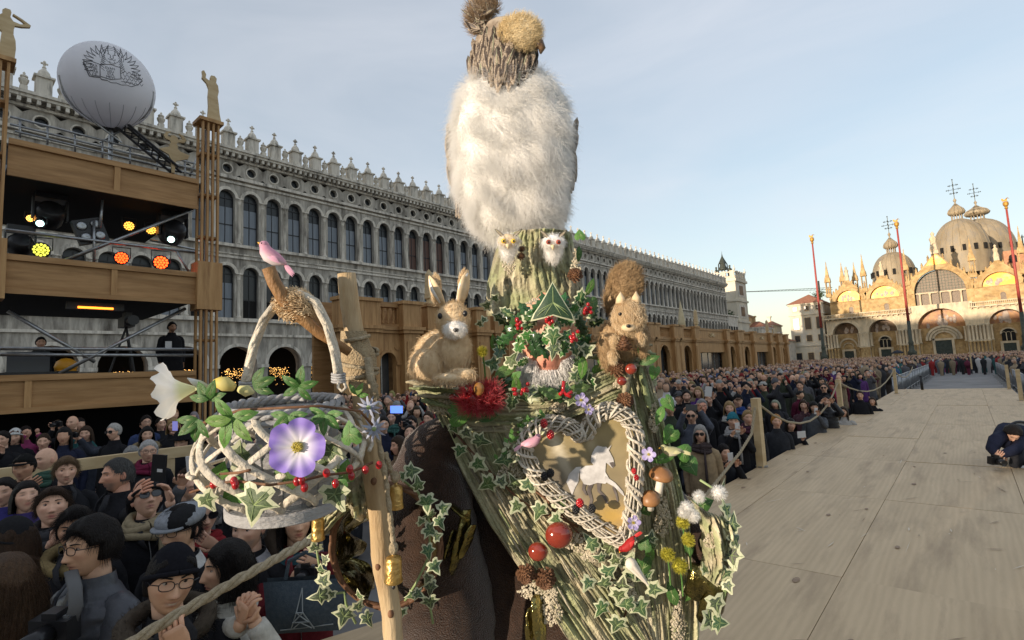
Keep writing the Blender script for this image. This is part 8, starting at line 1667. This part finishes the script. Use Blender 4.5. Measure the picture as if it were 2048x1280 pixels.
# birds on the costume
def bird(label, px, py, D, L, s, c1, c2, beakc, ang=0., name='toy_bird'):
    """L = length in px, s = 1 facing right / -1 left, ang = body tilt on screen"""
    t = thing(name, label, 'toy bird', F(px, py, D)); k = D / FPX; a = math.radians(ang); X_ = (CR * math.cos(a) + CU * math.sin(a)) * s; Y_ = (CU * math.cos(a) - CR * math.sin(a)); Z_ = -CF; o = F(px, py, D); P = lambda x, y, z=0.: o + (X_ * x + Y_ * y + Z_ * z) * L * k
    b = MB(); M_ = frame(o, X_ * L * k, Y_ * L * k, Z_ * L * k)
    b.tube([P(-.42, -.02), P(-.3, -.02), P(-.1, -.03), P(.12, .0), P(.26, .08), P(.36, .17), P(.46, .18)], [x * L * k for x in (.04, .11, .20, .215, .18, .135, .05)], 18); 
    for i, v in enumerate(b.v): q = (Vector(v) - o).dot(Y_) / (L * k); b.c[i] = tuple(c1[j] * (1 - clamp(.4 - q * 5)) + c2[j] * clamp(.4 - q * 5) for j in range(3))
    b.build('body', m_petal, t, True)
    b = MB(); b.ell(P(.36, .20), .135 * L * k, 16, 12, col=c1); b.build('head', m_petal, t, True); b = MB(); b.lathe([(.05 * L * k, 0), (.03 * L * k, .06 * L * k), (0, .12 * L * k)], 8, 0, frame(P(.47, .20), Y_, Z_, X_)); b.build('beak', mat('yellow_beak', (.65, .36, .04), rough=.4), t, True)
    b = MB(); b.ell(P(.40, .235, .115), .026 * L * k, 10, 8); b.build('eye', m_black, t, True)
    for i in (-1, 0, 1): tl = leaf_mesh('tail_feather', [(p[0] * .5, p[1]) for p in simple_o], [mat('feather_' + name + str(px), tuple(.9 * c for c in c1), c1, scale=30, rough=.6)], .8, .05, vein=False); d = (-X_ - Y_ * (.55 + .12 * i)).normalized(); nn = (Y_ * .5 + Z_).normalized(); d = (d - nn * d.dot(nn)).normalized(); inst('tail_feather', tl, t, frame(P(-.55, -.14 - .03 * i), d.cross(nn), d, nn, .24 * L * k))
    for zz in (1,): wg = leaf_mesh('wing', [(p[0] * .8, p[1]) for p in simple_o], [mat('wing_' + name + str(px), c1, tuple(min(1, 1.1 * c) for c in c1), scale=30, rough=.6)], .8, .2, vein=False); d = (-X_ - Y_ * .25).normalized(); nn = (Z_ + Y_ * .35).normalized(); d = (d - nn * d.dot(nn)).normalized(); inst('wing', wg, t, frame(P(-.06, .0, .20), d.cross(nn), d, nn, .26 * L * k))
bird('pink bird with white belly perched on the brown branch', 546, 514, .97, 70, -1, (.72, .38, .50), (.85, .78, .80), None, -24); bird('small pink bird on the left heart lobe', 1061, 885, 1.08, 46, 1, (.74, .40, .50), (.78, .50, .58), None, 8); bird('red bird with head down at the tip of the heart', 1258, 1088, 1.08, 44, -1, (.48, .02, .02), (.58, .06, .05), None, 62); bird('cream and green bird at the right edge of the bark', 1345, 902, 1.10, 46, -1, (.55, .52, .28), (.70, .66, .50), None, 8)
# lilac blossoms and a spiral shell
def blossom(name, label, px, py, D, r_, col, ctr, n=5, nrm=None, group=None, ruff=.08, deep=.3, star=None, parent=None, notch=.16):
    t = parent or thing(name, label, 'flower', F(px, py, D), group); k = r_ * D / FPX; nn = (nrm or -CF).normalized(); s_, u_ = ring_frame(nn); c = F(px, py, D); b = MB(); na, nr = n * 12, 9; vs = []; cs = []
    for i in range(nr + 1):
        f = i / nr
        for j in range(na):
            a = 2 * math.pi * j / na; lob = 1 - notch * (1 - abs(math.sin(n * a / 2)) ** .6) * f; rr = k * (.05 + .95 * f) * lob; z = k * (deep * (f ** .6 - 1) + ruff * f * f * math.sin(a * n * 2 + 1) + .04 * nz3(a * 3, f * 2, px)); vs.append(c + (s_ * math.cos(a) + u_ * math.sin(a)) * rr + nn * z)
            st_ = abs(math.cos(n * a / 2)) ** 10 * .35 if star else 0; w = clamp((f - .18) * 1.75 - st_); q = [star[x] * (1 - w) + col[x] * w for x in range(3)] if star else [col[x] * (.8 + .25 * f) for x in range(3)]; g = clamp(1 - f * 6); cs.append(tuple(q[x] * (1 - g) + ctr[x] * g for x in range(3)))
    b.add(vs, [(i * na + j, (i + 1) * na + j, (i + 1) * na + (j + 1) % na, i * na + (j + 1) % na) for i in range(nr) for j in range(na)], 0, cs); b.build('petals', m_petal, t, True)
    b = MB(); 
    for i in range(26): a = i * 2.4; q = k * .17 * math.sqrt(i / 26); p = c + (s_ * math.cos(a) + u_ * math.sin(a)) * q - nn * k * deep * .75; b.tube([p, p + nn * k * (.16 + .05 * (i % 3))], k * .02, 5); b.ell(p + nn * k * .2, k * .03, 5, 4)
    b.build('stamens', mat('stamen_yellow', (.45, .36, .05), (.6, .5, .1), scale=40, rough=.7), t); return t
for px, py, r_, lab in ((1163, 800, 15, 'lilac blossom under the holly collar'), (1178, 819, 11, 'lilac bud beneath the upper blossom'), (1297, 909, 15, 'lilac blossom beside the mushroom'), (1268, 1046, 15, 'lilac blossom at the heart tip')): blossom('lilac_blossom', lab, px, py, 1.07, r_, (.42, .36, .66), (.6, .55, .2), 5, -CF + CR * lr.uniform(-.4, .4) + CU * .2, 'lilac blossoms on the chest', .06, .35, (.62, .58, .72), None, .42)
b = MB(); 
for i in range(60): f = i / 59; a = f * 28; c = F(1262 + 34 * f, 1128 + 42 * f, 1.10); b.ell(c, .011 * (1 - f) + .002, 8, 6)
tag(b.build('spiral_shell', m_stem, None, True), 'cream spiral shell hanging below the red bird', 'shell')
# ------------------------------------------------------------------ staff, basket and the ivy hoop
sf = thing('wooden_staff', 'tall peeled branch staff with burlap wrap in front of the brown cloak', 'staff', F(790, 1290, 1.0)); A_ = F(693, 547, 1.0); B_ = F(788, 1285, 1.0); dirn = (B_ - A_); tt = (SZ + .01 - A_.z) / dirn.z; C_ = A_ + dirn * tt; sf.location = C_
b = MB(); n_ = 60; q = [A_.lerp(C_, i / n_) + Vector((.004 * nz3(i * .3, 1, 1), .004 * nz3(i * .3, 5, 1), 0)) for i in range(n_ + 1)]; b.tube(q, [.0175 * (1 + .05 * nz3(i * .4, 2, 9)) + .003 * i / n_ for i in range(n_ + 1)], 18, jit=.12); b.build('shaft', m_staff, sf, True)
for t_, s_ in ((.11, 1), (.31, -1), (.36, 1), (.43, -1), (.47, 1), (.22, 1)): p = A_.lerp(C_, t_) - CF * .0165 + CR * s_ * .006; b = MB(); b.ell(p, (.006, .006, .008), 10, 6); b.build('knot', m_cone, sf, True)
def onst(px, py, D=1.): return F(px, py, D)
b = MB()
def wrap(u, v): a = 2 * math.pi * u; c = A_.lerp(B_, .155 + .165 * v); r_ = .0225 + .007 * math.sin(v * 3.1) + .003 * nz3(u * 8, v * 8, 1); return c + (CR * math.cos(a) * (1.05 + .35 * (v > .3) * max(0, math.cos(a)) * (1 - v)) + CF * math.sin(a)) * r_
b.grid(wrap, 24, 16); b.build('burlap_wrap', m_burlap, sf, True)
for k in range(3):
    b = MB(); b.tube([wrap(u / 20, .08 + .3 * k + .25 * (u / 20 if k % 2 else 1 - u / 20)) - CF * .001 + (wrap(u / 20, .4) - A_.lerp(B_, .22)).normalized() * .003 for u in range(21)], .004, 6); b.build('cord', m_rope, sf, True)
b = MB(); b.tube([F(735, 715, .97), F(742, 760, .965), F(752, 800, .96)], .008, 8, jit=.3); b.build('cord_tail', m_rope, sf, True)
# branch with a nest, tied across the handle
br = thing('bird_branch', 'crooked brown branch with a straw nest tied above the basket', 'branch', F(600, 620, .97)); b = MB(); pts = [(536, 536), (548, 565), (568, 600), (585, 622), (610, 640), (640, 668), (668, 684), (700, 705)]; b.tube([F(x, y, .905 + .0003 * (x - 536)) for x, y in pts], [.011, .0115, .012, .0115, .0105, .0095, .009, .008], 14, jit=.25); b.build('branch', mat('brown_branch', (.22, .11, .04), (.36, .21, .09), scale=12, stretch=(2, 2, 1), rough=.6, bump=.3, bscale=80), br, True)
r = np.random.RandomState(6); n = 1700; d = r.normal(0, 1, (n, 3)); d /= np.linalg.norm(d, axis=1, keepdims=True); c0 = np.array(F(590, 610, .935)); ax = [np.array(CR) * .030, np.array(CU) * .027, -np.array(CF) * .026]; p = c0 + d[:, :1] * ax[0] + d[:, 1:2] * ax[1] + d[:, 2:] * ax[2]; t = np.cross(d, r.normal(0, 1, (n, 3)) * .5 + np.array(CU)); t /= np.linalg.norm(t, axis=1, keepdims=True); ln = r.uniform(.005, .013, (n, 1)); hair_obj('nest', np.stack([p - t * ln, p + (p - c0) * .14, p + t * ln], 1), .0006, m_straw, br); blob('nest_core', br, (590, 610, .935, 27, 24, 24), m_strawd)
# basket body: splints spiralling both ways round a grey liner
bk = thing('wicker_basket', 'round bleached wicker basket with flowers hanging from an arched handle', 'basket', F(575, 1030, .93)); BCt = F(572, 925, .93); kb = .93 / FPX; bx = (CR * 1.0 + CU * .035).normalized(); bz = (CU - CR * .035).normalized(); by = bz.cross(bx)
def bp(a, h, r_): return BCt + (bx * math.cos(a) + by * math.sin(a)) * (r_ * kb) + bz * (h * kb)
def prof(t): return (104 + 58 * math.sin(math.pi * min(1, t * 1.04)) ** .75) * (1 - .04 * t), 108 - 172 * t
for s_ in (-1, 1):
    for i in range(11):
        a0 = i * 2 * math.pi / 11 + (.3 if s_ > 0 else 0); b = MB(); q = []
        for j in range(17): t_ = j / 16; r_, h = prof(t_); q.append(bp(a0 + s_ * (t_ - .5) * 1.55, h, r_ + s_ * 3 + 2 * math.sin(i * 3 + j * .7)))
        b.tube(q, [.0062 * (1 + .08 * math.sin(i * 2 + j)) for j in range(17)], 10, flat=.5, jit=.04); b.build('splint', m_wick, bk, True)
for i in range(3):
    b = MB(); t_ = .52 + .42 * math.sin(i * 1.7) ** 2 * .6; r_, h = prof(t_); b.tube([bp(a * .2 + i, h + 20 * math.sin(a * .2 + i * 2), r_ + 9) for a in range(11)], .0040, 8, flat=.8, jit=.05); b.build('splint', m_wick, bk, True)
for i in range(18):
    a = i * 2 * math.pi / 18; b = MB(); ta = Vector(-bx * math.sin(a) + by * math.cos(a)); q = [bp(a, -68, 88), bp(a, 70 - 20 * (i % 3), 100), bp(a, 82 - 20 * (i % 3), 101)]; vs = []
    for p, w in zip(q, (15, 15, 8)): vs += [p - ta * w * kb, p + ta * w * kb]
    nd = (bx * math.cos(a) + by * math.sin(a)) * .004; b.add(vs + [v - nd for v in vs], [(0, 1, 3, 2), (2, 3, 5, 4), (7, 6, 8, 9), (9, 8, 10, 11), (0, 2, 8, 6), (2, 4, 10, 8), (1, 7, 9, 3), (3, 9, 11, 5), (4, 5, 11, 10)]); b.build('liner_slat', m_greyw, bk)
Mb = frame(BCt, bx, by, bz, kb); b = MB(); b.lathe([(0, -68), (110, -68), (112, -71), (112, -88), (109, -90), (0, -90)], 48, 0, Mb, False); b.build('base_disc', m_greyw, bk)
for s in range(3):
    b = MB(); b.tube([bp(a * .0785, 114 + 6 * math.sin(a * .8 + s * 2.09), 106 + 6 * math.cos(a * .8 + s * 2.09)) for a in range(81)], .0052, 8, cap=False, jit=.12); b.build('rim_braid', m_greyw, bk, True)
b = MB(); b.tube([bp(a * .1257, 97, 106) for a in range(51)], .010, 10, cap=False, flat=.6, jit=.15); b.build('rim_band', m_greyw, bk, True)
hpts = [(490, 770), (498, 735), (508, 690), (528, 640), (560, 600), (600, 587), (632, 605), (655, 650), (670, 705), (678, 755)]
for s in range(6):
    b = MB(); b.tube([F(x + 5 * math.cos(s * 1.05 + i * .35), y + 3.5 * math.sin(s * 1.05 + i * .35), .93 + .006 * math.sin(s * 1.05 + i * .4)) for i, (x, y) in enumerate([pl(hpts, k / 27) for k in range(28)])], .0046, 8, jit=.08); b.build('handle_rod', m_wick, bk, True)
for (x, y) in ((492, 765), (677, 748)):
    for k in range(4): b = MB(); b.tube([F(x + 13 * math.cos(a), y + 4 * math.sin(a) * 0 + k * 5 + 2 * math.sin(a), .93 - .013 * math.sin(a)) for a in np.linspace(0, 6.28, 17)], .0022, 6, cap=False); b.build('binding', m_greyw, bk, True)
b = MB(); b.tube([F(678, 758, .92), F(676, 775, .915), F(684, 783, .915), F(692, 775, .915), F(689, 766, .915)], .0028, 7); b.build('hook', m_wick, bk, True)
# flowers on the basket
blossom('morning_glory', 'large violet morning glory on the front of the basket', 592, 895, .735, 60, (.27, .19, .62), (.62, .60, .12), 5, -CF + CU * .1, None, .06, .28, (.80, .78, .86), None, .20)
wt = thing('white_trumpet_flower', 'white trumpet flower opening to the left of the basket', 'flower', F(385, 778, .86)); ax_ = scr((-1, -.12, .35)); s_, u_ = ring_frame(ax_); c = F(392, 777, .86); k = .86 / FPX; b = MB(); na = 48; pr2 = [(4, 0), (10, 12), (16, 24), (24, 36), (36, 44), (50, 50), (55, 57)]; vs = []; cs = []
for i, (r_, z) in enumerate(pr2):
    for j in range(na): a = 2 * math.pi * j / na; f = i / 6; w = 1 + .09 * f * f * math.sin(5 * a); vs.append(c + (s_ * math.cos(a) + u_ * math.sin(a)) * r_ * w * k + ax_ * (z + 6 * f ** 3 * math.sin(10 * a + 1)) * k); cs.append((.80, .80, .77) if i > 2 else (.70, .72, .45))
b.add(vs, [(i * na + j, (i + 1) * na + j, (i + 1) * na + (j + 1) % na, i * na + (j + 1) % na) for i in range(6) for j in range(na)], 0, cs); b.build('petals', m_petal, wt, True)
def bud(label, pts, rs, cols, D=.85, nm='flower_bud'):
    t = thing(nm, label, 'flower', F(*pts[0], D)); b = MB(); q = [F(*p, D) for p in pts]; b.tube(q, [r_ * D / FPX for r_ in rs], 12); 
    for i in range(len(b.v)): b.c[i] = cols[0] if i < len(b.v) // 2 else cols[1]
    b.build('petals', m_petal, t, True)
bud('closed white bud beside the white trumpet flower', [(415, 775), (400, 770), (385, 762), (375, 756)], [5, 9, 5, 1], [(.6, .62, .42), (.82, .82, .78)]); bud('yellow flower left above the basket rim', [(468, 775), (450, 768), (436, 764), (427, 761)], [8, 15, 11, 2], [(.75, .66, .25), (.80, .62, .12)], .84); bud('pale yellow flower by the basket handle foot', [(478, 778), (494, 782), (508, 785)], [7, 12, 3], [(.7, .66, .3), (.74, .70, .40)], .83)
for px, py, r_, lab in ((737, 815, 26, 'upper grey blue flower at the right of the basket rim'), (748, 858, 28, 'lower grey blue flower at the right of the basket rim')):
    t = thing('blue_flower', lab, 'flower', F(px, py, .86), 'grey blue flowers on the basket'); pm = leaf_mesh('petal', [(p[0] * .5, p[1]) for p in simple_o], [mat('grey_blue_petal', (.33, .36, .50), (.50, .54, .66), scale=20, rough=.6, trans=.2)], .8, .2, vein=False)
    for j in range(11): leaf(pm, 'petal', t, F(px + 11 * math.cos(j * .571), py - 11 * math.sin(j * .571), .86 - .004 * (j % 2)), r_ * .55 * .86 / FPX, math.degrees(j * .571), .35)
    blob('center', t, (px, py, .85, 5, 5, 4), m_vein, n=8)
# leaves on the basket
gl = thing('leaf_garland', 'garland of green and cream leaves with red berries round the basket', 'garland', F(560, 830, .82)); LT = (1, 1, 1)
def palm(px, py, D, r_, a0, n=5, sp=52, col=None):
    for j in range(n):
        a = a0 + (j - (n - 1) / 2) * sp; f = 1 - .16 * abs(j - (n - 1) / 2) * .6; x, y = px + math.cos(math.radians(a)) * r_ * .52 * f, py - math.sin(math.radians(a)) * r_ * .52 * f; leaf(L_sim, 'leaf', gl, F(x, y, D - .004 * (j % 2)), r_ * .55 * f * D / FPX, a, .22, col or (1.1 + .2 * (j % 2), 1.1, 1.))
palm(462, 838, .745, 62, 250, 5, 62); palm(577, 832, .75, 44, 270, 5, 48, (.7, .8, .75)); palm(650, 830, .76, 42, 262, 5, 52, (.8, .9, .85)); palm(597, 775, .79, 42, 80, 5, 64, (.55, .68, .6)); palm(505, 772, .80, 45, 20, 3, 40, (.45, .55, .5)); palm(415, 800, .80, 42, 95, 4, 50, (.5, .62, .5)); palm(395, 840, .80, 46, 240, 4, 40, (.45, .58, .45)); palm(712, 790, .84, 26, 60, 3, 60)
for px, py, s, an, D, k in ((510, 1005, 44, 258, .735, 0), (480, 912, 36, 30, .84, 1), (412, 998, 26, 300, .80, 1), (660, 905, 36, 60, .86, 1), (668, 985, 36, 300, .80, 1), (575, 960, 30, 0, .80, 3), (690, 945, 22, 80, .86, 3), (680, 975, 20, 300, .80, 3), (700, 870, 24, 100, .82, 3), (470, 985, 30, 210, .82, 3), (655, 925, 30, 250, .88, 1), (440, 950, 24, 70, .84, 3), (530, 935, 22, 20, .9, 3)): leaf(L_ivy[k] if k < 3 else L_hea, 'ivy_leaf' if k < 3 else 'leaf', gl, F(px, py, D), s * 1.25 * D / FPX, an, .3, (1.3, 1.2, 1.1) if k < 3 else None)
b = MB()
for q in ([(380, 985), (430, 968), (470, 962), (540, 970), (600, 962), (650, 950), (700, 945), (745, 925)], [(440, 948), (480, 945), (500, 940)], [(395, 850), (480, 820), (580, 815), (640, 812), (720, 822), (745, 850)]): b.tube([F(x, y, .755 + .09 * ((x - 570) / 180) ** 2) for x, y in q], .0022, 6)
b.build('twig', m_cone, gl, True)
for px, py in ((427, 969), (434, 965), (468, 962), (471, 970), (594, 963), (603, 961), (609, 975), (671, 967), (653, 946), (700, 938), (731, 940), (703, 952), (758, 930)): b = MB(); b.ell(F(px, py, .745 + .09 * ((px - 570) / 180) ** 2), (.0055, .0055, .007), 9, 6); b.build('berry', m_berry, gl, True)
# ivy hoop round the sleeve opening
hp_ = thing('ivy_hoop', 'round sleeve hoop of vine, gold foil and ivy behind the staff', 'hoop', F(770, 1200, 1.08)); HC = (772, 1092)
for s in range(3): b = MB(); b.tube([F(HC[0] + (108 + 4 * math.sin(a * 5 + s * 2)) * math.cos(a), HC[1] - (122 + 4 * math.cos(a * 4 + s * 2)) * math.sin(a), 1.08 + .006 * math.sin(a * 6 + s * 2)) for a in np.linspace(0, 2 * math.pi, 61)], .0042, 8, cap=False, jit=.3); b.build('vine', m_cone, hp_, True)
b = MB(); b.grid(lambda u, v: F(HC[0] + (106 - 46 * v * abs(math.sin(u * 9)) - 22 * v) * math.cos(1.75 + 2.6 * u), HC[1] - (120 - 50 * v * abs(math.sin(u * 9 + 1)) - 20 * v) * math.sin(1.75 + 2.6 * u), 1.085 + .13 * v + .02 * nz3(u * 7, v * 4, 1)), 50, 14); b.grid(lambda u, v: F(HC[0] + (107 - 18 * v - 14 * v * abs(math.sin(u * 8))) * math.cos(-1.2 + 2.1 * u), HC[1] - (121 - 22 * v) * math.sin(-1.2 + 2.1 * u), 1.085 + .1 * v + .02 * nz3(u * 9, v * 4, 6)), 40, 10); b.build('gold_lining', m_foil, hp_, True)
bark('bark_lump', [(688, 950, 1.05), (690, 980, 1.04), (700, 1010, 1.04), (712, 1030, 1.05)], [(770, 930, 1.06), (772, 965, 1.05), (768, 1000, 1.05), (766, 1022, 1.06)], 36, 36, .014, 8, 7, hp_, bulge=.03); bark('bark_lump', [(630, 1050, 1.08), (650, 1010, 1.07), (680, 990, 1.06), (710, 985, 1.06)], [(655, 1070, 1.08), (680, 1040, 1.07), (700, 1020, 1.06), (720, 1010, 1.06)], 24, 30, .012, 9, 6, hp_, bulge=.02)
V5 = lambda u, v: (400 + u / 3.048, 860 + v / 3.048)
for i, (u, v, s, an) in enumerate([(1290, 250, 90, 10), (1240, 280, 60, 150), (1330, 330, 80, 100), (1380, 440, 100, 280), (1480, 480, 80, 30), (1400, 520, 70, 200), (1400, 610, 85, 330), (1440, 650, 60, 20), (1390, 740, 80, 280), (1430, 830, 80, 300), (1390, 900, 70, 250), (1405, 960, 80, 265), (1400, 1050, 90, 280), (1230, 1110, 70, 260), (1290, 1010, 60, 200), (1330, 1000, 60, 330), (700, 720, 80, 100), (690, 640, 60, 200), (735, 850, 60, 80), (750, 920, 90, 60), (735, 1010, 95, 190), (880, 1130, 110, 250), (960, 1080, 75, 60), (1020, 1150, 80, 300), (970, 1010, 60, 100), (1350, 560, 60, 120), (1460, 560, 70, 300), (760, 790, 60, 150), (800, 1000, 60, 250)]): px, py = V5(u, v); leaf(L_ivy[i % 3], 'ivy_leaf', hp_, F(px, py, 1.055 - lr.uniform(0, .03)), s / 2 / 3.048 * 1.05 / FPX * 1.6, an, .6)
b = MB()
for q in ([(1230, 300), (1330, 380), (1400, 560), (1400, 760), (1320, 930), (1250, 1040)], [(800, 1000), (880, 990), (890, 1060), (950, 1180)], [(1320, 960), (1400, 1060), (1420, 1180)], [(700, 650), (720, 780), (740, 900)]): b.tube([F(*V5(u, v), 1.06) for u, v in q], .0026, 6)
b.build('ivy_stem', m_vein, hp_, True)
# brass bells on cords
def bell(px, py, w, h, D, label, cord):
    t = thing('brass_bell', label, 'bell', F(px, py, D), 'brass bells hanging at the staff'); k = D / FPX; M_ = frame(F(px, py, D), CR, -CF, CU, k); b = MB(); b.lathe([(w * .5, -h / 2), (w * .52, -h * .46), (w * .46, -h * .3), (w * .45, h * .3), (w * .40, h * .42), (w * .22, h * .5), (w * .1, h * .52), (w * .1, h * .66), (0, h * .68)], 20, 0, M_, False); b.lathe([(w * .44, -h * .48), (w * .40, h * .3), (0, h * .4)], 20, 0, M_, False); b.build('bell_body', m_bell, t, True); b = MB(); b.lathe([(0, -h * .82), (w * .1, -h * .76), (w * .1, -h * .68), (w * .03, -h * .62), (w * .03, -h * .1)], 8, 0, M_); b.build('clapper', m_blackm, t, True)
    b = MB(); q = [F(*c, D) for c in cord]; qs = [q[0]]; 
    for i in range(len(q) - 1): qs += [q[i].lerp(q[i + 1], j / 8) for j in range(1, 9)]
    b.tube(qs, [.0048 * (1 + .2 * math.sin(i * 1.9)) for i in range(len(qs))], 8, jit=.2); b.ell(q[-1] + CU * .008, (.009, .009, .012), 10, 8); b.build('cord', m_rope, t, True)
bell(787, 1137, 36, 52, .96, 'lowest brass bell hanging on a long cord before the staff', [(752, 800), (757, 880), (772, 960), (781, 1040), (786, 1085), (787, 1105)]); bell(792, 993, 30, 46, 1.02, 'upper brass bell at the top of the ivy hoop', [(770, 905), (782, 940), (790, 962)]); bell(636, 1056, 27, 46, 1.0, 'amber brass bell left of the staff below the basket', [(650, 1000), (640, 1015), (637, 1028)])
# plank edge of the wider stage beside the crowd
pk = MB(); a, e_ = F(540, 1292, 2.35), F(850, 1250, 2.75); pk.box((a + e_) / 2 - Vector((0, 0, .07)), ((e_ - a).length, .30, .05), 0, Matrix.Rotation(math.atan2((e_ - a).y, (e_ - a).x), 3, 'Z')); tag(pk.build('plank', m_ply), 'plywood plank edge under the blue grey bag', 'plank')
